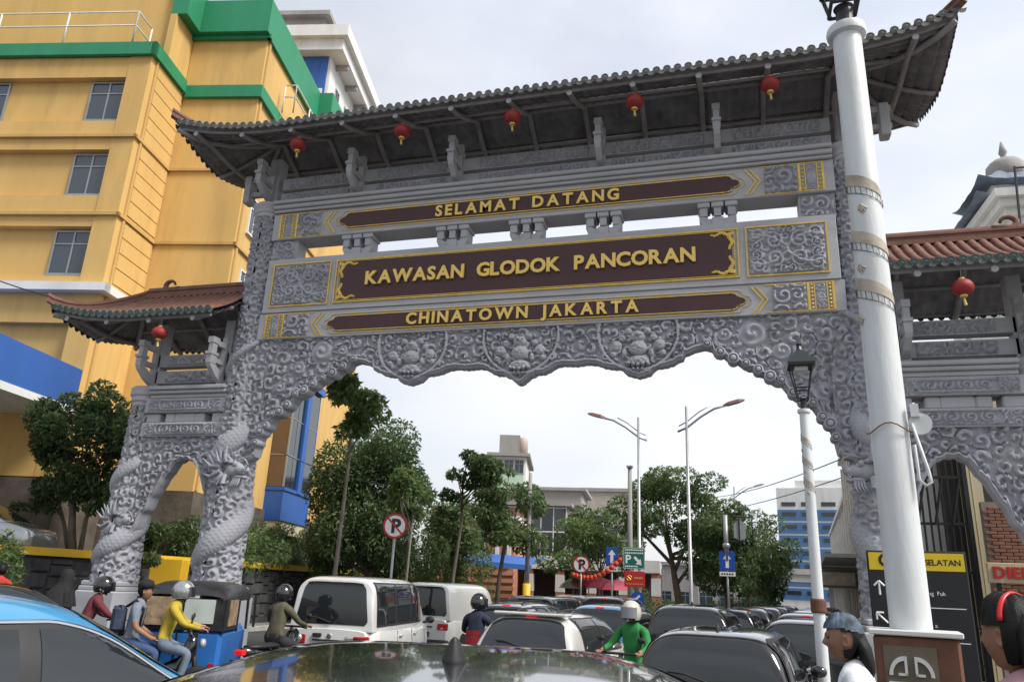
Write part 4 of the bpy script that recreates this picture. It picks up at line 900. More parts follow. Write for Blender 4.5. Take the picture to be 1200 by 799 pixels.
# enclosure behind the small wing arch
fe = empty('steel_fence', (4.05, 20.8, .16), rad(0)); tag(fe, 'tall black steel bar fence seen through the small side arch', 'fence')
for k in range(9):
    b = MB(); b.tube([(k*.15,0,0),(k*.15,0,5.4)], .026, 6); b.build('bar', m_black, fe)
for z in (.4, 2.4, 3.5, 4.6, 5.6): b = MB(); b.box((-.1,-.03,z),(1.3,.03,z+.06)); b.build('rail', m_black, fe)
for x in (-.1, 1.28): b = MB(); b.box((x-.05,-.06,0),(x+.05,.06,6.0)); b.build('post', m_black, fe)
for k in range(3): b = MB(); b.tube([(.15+k*.38,-.05,3.5),(.4+k*.38,-.05,4.6)], .03, 6); b.build('brace', m_black, fe)
kb = empty('corner_shop', (5.25, 22.4, .1), rad(0)); tag(kb, 'dark shop building with cream pillar behind the small side arch', 'building')
part('wall', M('shop_dark', (.035,.033,.032), .8, var=.3), kb, [((0,0,0),(8,4,7.4))]); part('sky_stand_in', m_wht, kb, [((-1.6,.5,.0),(-.002,.7,5.9))])  # white panel added behind the fence, standing in for bright sky between bars
part('pillar', m_cream, kb, [((.36,-.3,0),(.54,-.002,7.2)), ((.58,-.24,0),(.82,-.002,7.2))])
part('upper_panel', m_cream, kb, [((-.2,-.1,6.2),(2.6,-.002,6.9))])
bk = M('brick_red', (.25,.12,.08), .85, var=.25, scale=6); rs = random.Random(4)
bw_ = empty('brick_wall', (5.46, 20.3, .16), rad(-3)); tag(bw_, 'orange brick garden wall beside the shop sign at the frame edge', 'wall')
part('mortar', M('mortar', (.28,.24,.2), .9), bw_, [((.02,.02,0),(2.3,.22,4.0))])
bme = MB().bbox((0,0,0),(.235,.06,.068),.008).mesh('brick'); bme.materials.append(bk)
for r in range(32):
    for c in range(9):
        o = bpy.data.objects.new('brick', bme); COL.objects.link(o); o.parent = bw_; o.location = (c*.25+(.12 if r % 2 else 0)+.02, -.03+rs.uniform(-.006,.006), 1.4+r*.078)
ss = empty('shop_sign', (5.32, 19.7, 2.36), rad(-3)); tag(ss, 'white shop signboard with bold red capitals in front of the brick wall', 'sign')
b = MB(); b.bbox((-.05,0,0),(1.9,.12,.42),.01); b.build('board', m_cream, ss)
text_line('DIER SUPE', capsize(.25,.012), .03, M('sign_red', (.5,.02,.02), .5), ss, Matrix.Translation((0,-.015,.1)) @ FR, .05, 1.8, .012)
b = MB(); b.box((.1,.04,-2.2),(.18,.1,-.001)); b.build('leg', m_black, ss); b = MB(); b.box((1.7,.04,-2.2),(1.78,.1,-.001)); b.build('leg', m_black, ss)

# pagoda-topped building on the right skyline
m_bluetile = M('blue_roof_tile', (.16,.19,.25), .7, var=.3, scale=2)
pb = empty('pagoda_building', (16.2, 46.6, 1.0), rad(3)); tag(pb, 'cream building with a blue tiled pagoda roof on the skyline', 'building')
pw = part('wall', m_wht, pb, [((0,0,-1.2),(12,12,22.6))])
part('cornice', m_wht, pb, [((-.9,-.9,23.6),(12.9,12.9,24.1)), ((-.6,-.6,23.1),(12.6,12.6,23.598)), ((-.3,-.3,22.6),(12.3,12.3,23.098))])
for z in (20.6, 18.4):
    for k in range(4): window(pw, (1.3+k*2.6, 0, z), .9, 1.1, (1,0), (0,-1), frame=m_wht, cols=2); window(pw, (0, 1.3+k*2.6, z), .9, 1.1, (0,-1), (-1,0), frame=m_wht, cols=2)
cx, cy = 1.6, 3.4
for k, (r_, z, hh) in enumerate(((3.0,24.3,1.2),(2.6,25.6,1.4))):
    part('tier', m_wht, pb, [((cx-r_*.62,cy-r_*.62,z-.6),(cx+r_*.62,cy+r_*.62,z+.3))])
    b = MB(); rings = []
    for t_ in range(7):
        q = t_/6; rr = r_*(1-.62*q**.75); ring = []
        for s_ in range(32):
            a = 2*PI*s_/32; sq = 1/max(abs(math.cos(a)),abs(math.sin(a))); cr_ = (sq-1)/.414
            ring.append((cx+rr*sq*math.cos(a), cy+rr*sq*math.sin(a), z+hh*q**1.3+.4*cr_**3*(1-q)+ (.05 if s_ % 2 else 0)))
        rings.append(ring)
    b.loft(rings); b.build('pagoda_roof', m_bluetile, pb)
b = MB(); b.lathe([(1.3,26.4),(1.15,27.7),(.85,28.1),(.22,28.2),(.16,28.6),(.26,28.8),(.06,29.6)], 10, (cx,cy,0)); b.build('finial', m_conc, pb, True)
for x in (-.2, .5): b = MB(); b.tube([(x,-1.3,19.5),(x+.35,-1.3,25.2)], .07, 6); b.build('roof_frame', m_black, pb)
b = MB(); b.tube([(.1,-1.3,25.1),(9,-1.3,25.3)], .06, 6); b.tube([(.6,-1.3,20.6),(9,-1.3,20.7)], .05, 6); b.build('roof_frame', m_black, pb)

block('far_shop_block', 'low pale block closing the view between the median trees', 'building', (-9.5, 96, 0), rad(2), 14, 8, 5.2, m_conc, 1, 6, z0=.8, zg=2.8)
block('far_grey_block', 'grey shop row beyond the left carriageway', 'building', (-24, 92, 0), rad(3), 13, 8, 7.5, m_conc, 2, 5, z0=.8, zg=3)
# ------------------------------------------------------------------ vegetation
lm_dark = leafmat('leaf_dark', (.034,.064,.028), (.105,.16,.06), (.19,.26,.115))
lm_mid = leafmat('leaf_mid', (.05,.09,.034), (.15,.21,.085), (.26,.33,.15))
lm_lite = leafmat('leaf_light', (.065,.12,.04), (.18,.25,.09), (.30,.37,.17))
m_bark = M('bark', (.12,.095,.07), .9, var=.35, scale=5, bump=.6, bscale=25, stretch=(1,1,.3))
m_barkp = M('pale_bark', (.22,.19,.155), .85, var=.3, scale=6, bump=.4, bscale=30, stretch=(1,1,.3))
def leaves(clumps, n, size, seed, droop=.25, fill=.35, asp=.42):
    """numpy leaf blades spread through a union of ellipsoids; returns verts, faces"""
    rs = np.random.RandomState(seed); vol = np.array([c[1][0]*c[1][1]*c[1][2] for c in clumps])**.72; pr = vol/vol.sum()
    k = rs.choice(len(clumps), n, p=pr); C = np.array([c[0] for c in clumps])[k]; R = np.array([c[1] for c in clumps])[k]
    d = rs.normal(size=(n,3)); d /= np.linalg.norm(d,axis=1)[:,None]
    rad_ = np.where(rs.rand(n) < fill, rs.rand(n)**.45, .82+.26*rs.rand(n))
    p = C+d*R*rad_[:,None]
    nd = rs.normal(size=(n,3))*.8+d*.9; nd[:,2] -= droop; nd /= np.linalg.norm(nd,axis=1)[:,None]
    up = rs.normal(size=(n,3))*.6+np.array([0,0,1.]); s = np.cross(nd,up); s /= np.linalg.norm(s,axis=1)[:,None]+1e-9
    L = size*rs.uniform(.6,1.35,n)[:,None]; fold = np.cross(s,nd)*L*.06
    v = np.stack([p-nd*L*.5, p+s*L*asp*.5-nd*L*.02+fold, p+nd*L*.5, p-s*L*asp*.5-nd*L*.02+fold],1).reshape(-1,3)
    f = (np.arange(n)*4)[:,None]+np.array([0,1,2,3]); return v, f
def fast_mesh(name, v, f, mat, parent):
    me = bpy.data.meshes.new(name); n = len(v); q = len(f); me.vertices.add(n); me.vertices.foreach_set('co', np.ascontiguousarray(v,dtype=np.float32).ravel())
    me.loops.add(q*4); me.loops.foreach_set('vertex_index', np.ascontiguousarray(f,dtype=np.int32).ravel()); me.polygons.add(q); me.polygons.foreach_set('loop_start', np.arange(q,dtype=np.int32)*4); me.update(calc_edges=True)
    return link(name, me, mat, parent)
def blobs(c, r, n, seed, sub=.42, flat=.8):
    """uneven crown: n sub-clumps scattered on and inside an ellipsoid"""
    rr = random.Random(seed); out_ = []
    for i in range(n):
        while True:
            d = Vector((rr.uniform(-1,1), rr.uniform(-1,1), rr.uniform(-1,1)))
            if .2 < d.length < 1: break
        d = d.normalized()*rr.uniform(.45,.95); s = sub*rr.uniform(.7,1.25)
        out_.append(((c[0]+d.x*r[0], c[1]+d.y*r[1], c[2]+d.z*r[2]), (r[0]*s, r[1]*s, r[2]*s*flat)))
    return out_
def tree(name, label, loc, trunk, clumps, n, size, lm, tr=.12, bark=None, seed=1, group=None, cat='tree', limbs=7, droop=.25, fill=.35, asp=.42, crown='crown'):
    t = empty(name, loc); tag(t, label, cat, group)
    b = MB(); pts = [Vector(p) for p in trunk]; k = len(pts); b.tube(pts, [tr*(1-.6*i/(k-1)) for i in range(k)], 9); rr = random.Random(seed)
    for c in rr.sample(clumps, min(limbs, len(clumps))):
        a = pts[-1].lerp(pts[max(0,k-2)], rr.random()*.8); e = Vector(c[0]); mid = a.lerp(e, .5)+Vector((rr.uniform(-.2,.2), rr.uniform(-.2,.2), -.1))
        b.tube([a, mid, e], [tr*.38, tr*.26, tr*.1], 6)
    b.build('trunk', bark or m_bark, t, True)
    v, f = leaves(clumps, n, size, seed, droop, fill, asp); fast_mesh(crown, v, f, lm, t)
    return t
# big round mango-like tree beyond the arch
c0 = (0,0,5.4)
tree('mango_tree', 'large dense round dark green tree beyond the arch near the glass bay', (-14.3, 29.5, 0), [(0,0,0),(.1,0,1.5),(0,.1,3.4)], blobs((0,0,4.9),(2.5,2.3,3.1),40,3,.40), 34000, .2, lm_dark, .28, seed=3, fill=.12, droop=.5)
tree('street_tree', 'slender young tree with small leafy head leaning beside the no parking sign', (-10.2, 19.0, .1), [(0,0,0),(.1,-.1,2.5),(.3,-.4,4.6),(.45,-.7,5.6)], blobs((.5,-.8,6.35),(.98,.95,1.1),18,9,.34), 2700, .21, lm_lite, .07, m_barkp, seed=9, asp=.4)
tree('street_tree', 'small light green sapling just behind the no parking sign', (-8.95, 20.8, .1), [(0,0,0),(.05,0,2.0),(.1,0,3.6)], blobs((.05,0,4.1),(.8,.8,.8),11,12,.4), 1300, .22, lm_lite, .05, m_barkp, seed=12, asp=.36)
tree('street_tree', 'tall open branched street tree with sparse leaf tufts above the white vans', (-10.0, 27.5, .1), [(0,0,0),(.05,0,2.0),(.25,0,4.0),(.2,0,5.4)], blobs((.7,0,6.0),(1.35,1.2,.95),10,15,.34)+blobs((-.1,0,4.6),(.8,.8,.9),4,16,.3), 3300, .22, lm_dark, .09, m_bark, seed=15, limbs=12)
tree('street_tree', 'leafy drooping street tree in front of the terracotta building', (-9.2, 30.5, .1), [(0,0,0),(.1,0,2.0),(.3,0,3.6),(.35,0,4.8)], blobs((.45,0,4.6),(1.9,1.6,1.6),15,18,.34)+blobs((-.2,0,6.3),(1.0,1.0,.6),5,19,.34), 5600, .22, lm_mid, .11, m_bark, seed=18, limbs=12, droop=.6)
tree('street_tree', 'bright green small tree in front of the glass building', (-7.2, 37, .1), [(0,0,0),(0,0,1.6),(.1,0,2.8)], blobs((0,0,3.6),(1.7,1.4,1.4),16,22,.34), 3600, .22, lm_lite, .1, m_bark, seed=22)
tree('street_tree', 'dark green small tree with forked top beside the glass building', (-7.2, 43, .1), [(0,0,0),(0,0,2.0),(.1,0,3.6)], blobs((-.3,0,5.0),(1.6,1.5,1.6),13,24,.38)+blobs((1.3,0,4.2),(1.3,1.2,1.5),8,25,.4), 4600, .24, lm_mid, .1, m_bark, seed=24)
tree('median_tree', 'large spreading tree on the median behind the green parking sign', (-2.3, 36.5, .2), [(0,0,0),(-.3,0,1.6),(-.6,.2,3.4)], blobs((-.2,0,5.2),(2.8,2.4,2.2),30,31,.27)+blobs((1.6,0,3.0),(1.4,1.2,1.3),8,32,.4), 15000, .2, lm_mid, .24, seed=31, fill=.2)
tree('median_tree', 'dark low leaning tree on the median between the two lamp posts', (-.9, 34, .2), [(0,0,0),(.5,0,1.4),(.2,.1,2.8)], blobs((.5,0,3.2),(1.7,1.6,1.5),16,35,.4), 9000, .18, lm_dark, .16, seed=35)
tree('median_tree', 'green roadside tree behind the right lamp post', (-.6, 43, .2), [(0,0,0),(0,0,1.8),(.1,0,3.2)], blobs((.2,0,4.4),(2.0,1.8,2.1),20,38,.32), 8500, .2, lm_mid, .16, seed=38)
tree('median_tree', 'light green tree behind the blue one way sign', (.5, 47, .2), [(0,0,0),(0,0,1.8),(.1,0,3.4)], blobs((.3,0,4.2),(2.2,1.9,2.6),22,41,.31), 9000, .2, lm_mid, .16, seed=41)
tree('median_tree', 'farthest tree of the median in front of the distant office block', (1.3, 57, .2), [(0,0,0),(0,0,1.6),(.1,0,2.8)], blobs((0,0,3.5),(1.9,1.8,2.2),16,44,.38), 8000, .22, lm_mid, .14, seed=44)
# shaded tree left of the arch, several stems
t = tree('shade_tree', 'dark spreading tree against the yellow building left of the archway', (-18.5, 18.7, 2.0), [(0,0,0),(-.2,0,1.0),(-.5,.1,1.9),(-.6,.1,3.0)], blobs((-.35,0,3.3),(1.75,1.5,2.2),40,51,.25)+blobs((-1.0,0,1.7),(1.2,1.0,.6),8,52,.3)+blobs((.5,.2,1.9),(.8,.8,.9),7,53,.3), 15000, .19, lm_dark, .12, seed=51, fill=.25, limbs=14)
for k, (dx, dz) in enumerate(((-1.1,1.9),(-.5,2.2),(.35,2.4))):
    b = MB(); b.tube([(.1*k,.05*k,0),(dx*.5,.1,dz*.5),(dx,.1,dz)], [.08,.06,.04], 7); b.build('stem', m_bark, t, True)
tree('oleander_bush', 'small grey green roadside bush in front of the silver car', (-14.1, 12.6, .1), [(0,0,0),(.02,0,.9),(.05,0,1.7)], blobs((0,0,1.7),(.4,.4,.75),14,55,.4), 950, .17, lm_lite, .03, seed=55, cat='bush', asp=.2, crown='foliage')
# shrubs on the terrace edge along the wall
rs = random.Random(60)
spots = [(-17.9,25.2,1.15,1.3,lm_lite,'light green bush at the wall beside the archway column'),(-18.2,27.0,1.3,1.5,lm_mid,'bushy shrub under the blue glass bay'),(-18.6,28.8,1.2,1.4,lm_lite,'pale leafed shrub right of the blue bay base'),(-18.9,30.6,1.3,1.5,lm_mid,'rounded shrub at the foot of the big dark tree'),(-19.3,32.6,1.3,1.6,lm_dark,'dark shrub behind the slender tree trunk'),(-17.2,31.0,1.2,1.4,lm_lite,'bright shrub behind the olive jacket rider'),(-16.2,33.5,1.3,1.6,lm_mid,'tall shrub left of the no parking sign pole'),(-14.6,34.5,1.2,1.5,lm_lite,'yellow green shrub right of the no parking sign pole'),(-13.2,36,1.3,1.8,lm_mid,'shrub mass behind the second white van'),(-17.5,20.2,.7,.9,lm_mid,'small shrub seen through the left side arch'),(-18.3,22.8,1.0,1.3,lm_dark,'shaded shrub between the two left columns'),(-16.0,29.6,1.0,1.1,lm_mid,'low shrub at the wall end behind the white van'),(-12.6,32.5,1.3,1.9,lm_mid,'leafy shrub filling the gap left of the terracotta building'),(-11.2,33.2,1.1,1.5,lm_lite,'pale shrub beside the tall open branched tree')]
for i, (x, y, r_, h_, lm, lb) in enumerate(spots):
    zb = 2.0 if x < -17.3 else .1; e = 0 if zb > 1 else 1.0
    tree('shrub', lb, (x, y, zb), [(0,0,0),(.05,0,h_*.4+e*.6)], blobs((0,0,h_*.6+e),(r_*1.1,r_*1.1,h_*.85+e*.5),15,60+i,.36), 2900, .19, lm, .04, seed=60+i, group='shrubs along the wall', cat='shrub', asp=.3, crown='foliage')
tree('shrub', 'creeper clump on the shophouse parapet beside the archway column', (3.95,23.7,5.2), [(0,0,0),(0,0,.3)], blobs((0,0,.1),(.35,.5,.6),8,80,.4), 500, .14, lm_mid, .02, seed=80, cat='shrub', crown='foliage')
tree('shrub', 'potted climber on the fence behind the small side arch', (5.9,18.6,1.6), [(0,0,0),(0,0,1.2)], blobs((.1,0,1.2),(.4,.3,.75),8,81,.35), 320, .16, lm_lite, .02, seed=81, cat='shrub', crown='foliage')

for i, (x, y, h_, lb) in enumerate(((-3.6,31.5,.8,'low median shrub under the green parking board'),(-1.6,31.8,.9,'low median shrub at the foot of the tallest street light'),(-2.6,38.5,1.3,'thick median shrub behind the leaning tree'),(-.4,39.5,1.2,'median shrub behind the blue one way sign'),(-4.6,40,1.4,'thick shrub behind the red board on the median'),(.8,52,1.4,'far median shrub under the trees'))):
    tree('shrub', lb, (x, y, .18), [(0,0,0),(.04,0,h_*.5)], blobs((0,0,h_*.6),(1.2,1.0,h_*.7),12,140+i,.38), 2200, .17, (lm_mid, lm_dark)[i % 2], .04, seed=140+i, group='shrubs on the median', cat='shrub', asp=.34, crown='foliage')

tree('street_tree', 'leafy tree filling the gap between the big round tree and the open branched one', (-12.2, 33.6, .1), [(0,0,0),(.05,0,1.6),(.1,0,3.0)], blobs((0,0,3.9),(1.5,1.4,1.9),20,161,.34), 6500, .2, lm_mid, .12, m_bark, seed=161, limbs=10)
# ------------------------------------------------------------------ vehicles
m_tyre = M('tyre', (.015,.015,.016), .85, var=.2, scale=8); m_rim = M('rim', (.4,.4,.41), .3, .8, var=.1)
m_plast = M('black_plastic', (.02,.02,.021), .55, var=.15, scale=6); m_cglass = glassmat('car_glass', (.016,.019,.021), .03, .8)
m_cglass2 = glassmat('car_glass_grey', (.045,.052,.055), .04, .8)
m_chrome = M('chrome', (.62,.63,.64), .15, 1.0, var=.03)
m_tail = emis('tail_light', (.35,.008,.007), .06); m_brake = emis('brake_light_lit', (.62,.01,.008), .4)
m_plate = M('number_plate', (.03,.03,.032), .5); m_platew = M('plate_white', (.6,.6,.58), .5); m_head = M('headlight_lens', (.5,.52,.55), .1, .3)
def paint(name, rgb, metal=.25, rough=.32): return M(name, rgb, rough*.75, metal, var=.05, scale=1.2, coat=1., dirt=.12, dirtcol=(.14,.13,.12), dscale=2)
def cr_pts(P, n=6):
    P = [np.array(p, float) for p in P]; out_ = []
    for i in range(len(P)-1):
        p0 = P[max(i-1,0)]; p1 = P[i]; p2 = P[i+1]; p3 = P[min(i+2,len(P)-1)]
        for k in range(n):
            t = k/n; out_.append(.5*((2*p1)+(-p0+p2)*t+(2*p0-5*p1+4*p2-p3)*t*t+(-p0+3*p1-3*p2+p3)*t**3))
    out_.append(P[-1]); return np.array(out_)
STY = {  # greenhouse side profile from tail to nose: (y as fraction of half length, z as fraction of H); belt and bonnet heights
 'hatch': dict(top=[(-.93,.60),(-.90,.72),(-.84,.88),(-.74,.965),(-.45,1.0),(-.05,.995),(.18,.955),(.36,.83),(.62,.63)], belt=.62, nose=.50, tail=.62, rear=(.9,3.0), sw=[(-.62,-.22),(-.19,.34)], n=4.2),
 'suv':   dict(top=[(-.955,.58),(-.945,.74),(-.91,.90),(-.83,.975),(-.5,1.0),(-.05,.995),(.16,.95),(.34,.82),(.54,.62)], belt=.60, nose=.55, tail=.60, rear=(.9,3.0), sw=[(-.84,-.56),(-.52,-.14),(-.10,.30)], n=5.0),
 'sedan': dict(top=[(-.68,.645),(-.58,.74),(-.44,.90),(-.30,.975),(-.10,1.0),(.06,.985),(.20,.93),(.36,.80),(.56,.645)], belt=.64, nose=.53, tail=.66, rear=(.9,3.0), sw=[(-.46,-.03),(.02,.40)], n=3.8),
 'van':   dict(top=[(-.985,.50),(-.98,.72),(-.965,.90),(-.93,.975),(-.6,1.0),(.2,1.0),(.5,.985),(.66,.94),(.80,.78),(.93,.55)], belt=.53, nose=.47, tail=.53, rear=(.9,3.0), sw=[(-.86,-.34),(-.28,.18),(.24,.70)], n=6.5),
}
def car(name, label, cat, loc, head, style, L, W, H, pm, group=None, roofm=None, glass=None, antenna=None, brake=True, rails=False, spoiler=False, tall_tail=False, chrome=False, rearglass=True, sideglass=True, plate=m_plate, wtop=.86):
    S = STY[style]; glass = glass or m_cglass; t = empty(name, loc, rad(head)); tag(t, label, cat, group)
    hl, hw = L/2, W/2; zb = S['belt']*H; n = S['n']
    # lower body
    ys = np.concatenate([np.linspace(-1,-.8,7), np.linspace(-.72,.72,14), np.linspace(.8,1,7)]); rings = []
    yb0 = S['top'][0][0]; yf0 = S['top'][-1][0]
    for y in ys:
        a = abs(y); pl = 1-.20*np.clip((a-.82)/.18,0,1)**2.2; w_ = hw*pl
        if y > yf0: zt = zb+(S['nose']*H-zb)*np.clip((y-yf0)/(1-yf0),0,1)**.9
        elif y < yb0: zt = zb+(S['tail']*H-zb)*np.clip((yb0-y)/(1+yb0+1e-6),0,1)
        else: zt = zb
        e = np.clip((a-.93)/.07,0,1); z0 = .2+.08*e; zt2 = zt-(.10*e**2 if y > 0 else .03*e**2)
        yy = y*hl
        sec = [(.86*w_,z0),(.97*w_,z0+.08),(w_,z0+.28),(.99*w_,(z0+zt2)*.58),(.955*w_,zt2-.06),(.91*w_,zt2-.012),(.75*w_,zt2+.008),(.4*w_,zt2+.02),(0,zt2+.025)]
        rings.append([(x,yy,z) for x, z in sec]+[(-x,yy,z) for x, z in reversed(sec[:-1])])
    b = MB(); b.loft(rings, caps=True); recalc(b.build('body', pm, t, True, sharp=38))
    # greenhouse
    prof_ = cr_pts([(a*hl, c*H) for a, c in S['top']], 6); W0 = hw*.935; tum = .17 if style != 'van' else .09; Hm = H-zb
    dist = np.concatenate([[0], np.cumsum(np.hypot(*np.diff(prof_,axis=0).T))]); dist /= dist[-1]
    def prof_at(s): return np.interp(s, dist, prof_[:,0]), np.interp(s, dist, prof_[:,1])
    def wy(y): return W0*(1-.10*np.clip((y/hl-.25)/.5,0,1)**2-.05*np.clip((-y/hl-.6)/.4,0,1)**2)
    def zr_at(y): return np.interp(y, prof_[:,0], prof_[:,1])
    def side(y, q):                                     # q: fraction of the local height
        z0 = zr_at(y); Hh = np.maximum(z0-zb,1e-3); x = wy(y)*(1-q**n)**(1/n)*(1-tum*q*Hh/Hm); return x, zb+Hh*q
    def over(s, f):                                     # f: -1..1 across
        y, z0 = prof_at(s); Hh = max(z0-zb, 1e-3); q = (1-np.minimum(np.abs(f),.9999)**n)**(1/n); return f*wy(y)*(1-tum*q*Hh/Hm), y, zb+Hh*q
    K = 21; ph = np.linspace(0, PI/2, K); rings = []
    for s in np.linspace(0,1,72):
        y, z0 = prof_at(s); Hh = max(z0-zb,0.0)+.002; ring = []
        for a in ph:
            c_, s_ = np.cos(a)**(2/n) if a < PI/2-1e-6 else 0., np.sin(a)**(2/n); ring.append((wy(y)*c_*(1-tum*s_*Hh/Hm), y, zb-.03+(Hh+.03)*s_))
        rings.append(ring+[(-x,yy,z) for x, yy, z in reversed(ring[:-1])])
    b = MB(); b.loft(rings, caps=True); cab = recalc(b.build('cabin', roofm or pm, t, True, sharp=50))
    def patch(nm, pts, mat, parent, off=.006):
        """pts: grid h x w x 3, pushed outward from the car's core"""
        P = np.array(pts); du_ = np.gradient(P, axis=1); dv_ = np.gradient(P, axis=0); N = np.cross(du_, dv_); N /= np.linalg.norm(N,axis=2)[...,None]+1e-9
        core = np.array([0, np.clip(P[...,1].mean(),-hl*.5,hl*.4), zb*.9]); sgn = np.sign(((P-core)*N).sum(2,keepdims=True)); bb = MB(); bb.grid(P+N*sgn*off)
        return bb.build(nm, mat, parent, True)
    # side windows
    mrg = .04 if wtop > .8 else .24
    if sideglass:
        for sx in (-1, 1):
            for i, (a, c) in enumerate(S['sw']):
                rows = []
                for q in np.linspace(.10,wtop,14):
                    ya, yc_ = a*hl, c*hl
                    # lean the ends with the roofline so the glass stays below it
                    zq = zb+Hm*q
                    if i == len(S['sw'])-1: yc_ = min(yc_, np.interp(-zq-.05, -prof_[len(prof_)//2:,1], prof_[len(prof_)//2:,0])-.09) if zq < H-.02 else yc_
                    if i == 0: ya = max(ya, np.interp(zq+.05, prof_[:len(prof_)//2,1], prof_[:len(prof_)//2,0])+.10)
                    yy = np.linspace(ya, yc_, 20); row = []
                    for y in yy:
                        Hh = max(zr_at(y)-zb, .02); ql = min(.93, q*Hm/Hh, max(.04,(Hh-mrg*Hm)/Hh)); x, z = side(y, ql); row.append((sx*x, y, z))
                    rows.append(row)
                patch('side_window', rows, glass, t, .012)
            # black surround behind the glass
            rows = []; a0, c0 = S['sw'][0][0]*hl-.05, S['sw'][-1][1]*hl+.03
            for q in np.linspace(.05,wtop+.04,14):
                zq = zb+Hm*q; ya = max(a0, np.interp(zq+.03, prof_[:len(prof_)//2,1], prof_[:len(prof_)//2,0])+.06); yc_ = min(c0, np.interp(-zq-.03, -prof_[len(prof_)//2:,1], prof_[len(prof_)//2:,0])-.05) if zq < H-.02 else c0; row = []
                for y in np.linspace(ya, yc_, 26):
                    Hh = max(zr_at(y)-zb, .02); x, z = side(y, min(.94, q*Hm/Hh, max(.03,(Hh-mrg*.85*Hm)/Hh))); row.append((sx*x, y, z))
                rows.append(row)
            patch('window_surround', rows, m_plast, t, .007)
            if chrome:
                for q_, nm_ in ((wtop+.06,'window_trim'),(.055,'belt_trim')):
                    pts = []
                    for y in np.linspace(a0-.05, c0+.22, 40):
                        zl = min(zb+q_*Hm, zr_at(y)-(.05 if wtop > .8 else .20)*Hm)
                        if zl < zb+.03*Hm: continue
                        x, z = side(y, (zl-zb)/max(zr_at(y)-zb,.02)); pts.append((sx*(x+.004), y, z))
                    bb = MB(); bb.tube(pts, .016, 6); bb.build(nm_, m_chrome, t, True)
        # door shut lines
        for sx in (-1, 1):
            for f_ in sorted({S['sw'][-1][1]+.02, S['sw'][-1][0]-.02, S['sw'][-2][0]-.01}):
                y = f_*hl; z0 = .32; zt2 = zb; pts = [(sx*(hw*(.97+.03*math.sin(PI*k/8))+.001 if k < 7 else hw*(.955 if k == 7 else .935)), y, z0+(zt2-.02-z0)*k/8) for k in range(9)]
                sec = [(.97,.28),(1.0,.48),(.99,(.2+zb)*.58),(.955,zb-.06),(.91,zb-.012)]
                pts = [(sx*(hw*a_+.001), y, z_) for a_, z_ in sec]; bb = MB(); bb.tube(pts, .006, 4); bb.build('door_seam', m_black, t)
    # screens
    def screen(nm, s0, s1, f0, f1, mat):
        rows = []; m_ = 11
        for k in range(m_):
            u_ = k/(m_-1); s = s0+(s1-s0)*u_; f = f0+(f1-f0)*u_; rnd = 1-.10*max(0,(abs(u_-.5)-.36)/.14)**2
            rows.append([over(s, g*f*rnd) for g in np.linspace(-1,1,17)])
        return patch(nm, rows, mat, t, .006)
    sH = lambda zz, front: np.interp(zz, prof_[:len(prof_)//2,1], dist[:len(prof_)//2]) if not front else np.interp(-zz, -prof_[len(prof_)//2:,1], dist[len(prof_)//2:])
    rw_ = screen('rear_window', float(sH(zb+.07,False)), float(sH(H*.945,False)), .90, .80, glass) if rearglass else None
    screen('windscreen', float(sH(zb+.06,True)), float(sH(H*.955,True)), .92, .82, glass)
    # lights, plate, bumper
    for sx in (-1, 1):
        bb = MB(); zt_ = S['tail']*H
        if style in ('suv','van') and tall_tail: bb.bbox((min(sx*hw*.80,sx*hw*.93),-hl+.0,zt_-.02),(max(sx*hw*.80,sx*hw*.93),-hl+.16,zt_+.34),.02)
        else: bb.bbox((min(sx*hw*.50,sx*hw*.84),-hl-.012,zt_-.27),(max(sx*hw*.50,sx*hw*.84),-hl+.12,zt_-.10),.02)
        tl_ = bb.build('tail_light', m_brake if brake else m_tail, t); bb = MB(); bb.bbox((min(sx*hw*.62,sx*hw*.72),-hl-.016,zt_-.245),(max(sx*hw*.62,sx*hw*.72),-hl+.05,zt_-.20),.008); bb.build('reverse_lamp', m_head, tl_)
        bb = MB(); bb.ell((sx*hw*.66, hl-.12, S['nose']*H-.14), (hw*.17,.13,.075), 12, 8); bb.build('headlight', m_head, t, True)
        bb = MB(); bb.ell((sx*(hw+.07), yf0*hl-.35, zb+.08), (.10,.06,.075), 12, 8); bb.tube([(sx*hw*.9,yf0*hl-.33,zb+.02),(sx*(hw+.04),yf0*hl-.35,zb+.05)], .025, 6); bb.build('mirror', pm if style != 'van' else m_plast, t, True)
        for a, c in S['sw'][-2:]:
            bb = MB(); bb.bbox((min(sx*(hw*.985),sx*(hw*.985+.035)), a*hl+.08, zb-.16),(max(sx*(hw*.985),sx*(hw*.985+.035)), a*hl+.27, zb-.125), .008); bb.build('door_handle', m_chrome if chrome else pm, t)
    bb = MB(); bb.bbox((-hw*.88,-hl-.05,.26),(hw*.88,-hl+.18,.5),.04); bb.build('bumper', m_plast if style == 'van' else pm, t)
    bb = MB(); bb.lathe([(.01,0),(.04,0),(.045,.008),(.03,.012)], 14, M4=Matrix.Translation((0,-hl-.005,S['tail']*H-.12)) @ Matrix.Rotation(PI/2,4,'X')); bb.build('emblem', m_chrome, t)
    bb = MB(); bb.bbox((-.3,-hl-.03,S['tail']*H-.2),(.3,-hl+.02,S['tail']*H-.175),.006); bb.build('tailgate_trim', m_chrome if style != 'van' else m_plast, t)
    bb = MB(); bb.bbox((-.23,-hl-.065,.56),(.23,-hl-.0,.68),.006); bb.build('number_plate', plate, t)
    if brake and style != 'van':
        s = float(sH(H*.965,False)); x, y, z = over(s, 0); bb = MB(); bb.bbox((-.09,y-.05,z-.025),(.09,y+.02,z+.010),.006); bb.build('brake_light', m_brake, t)
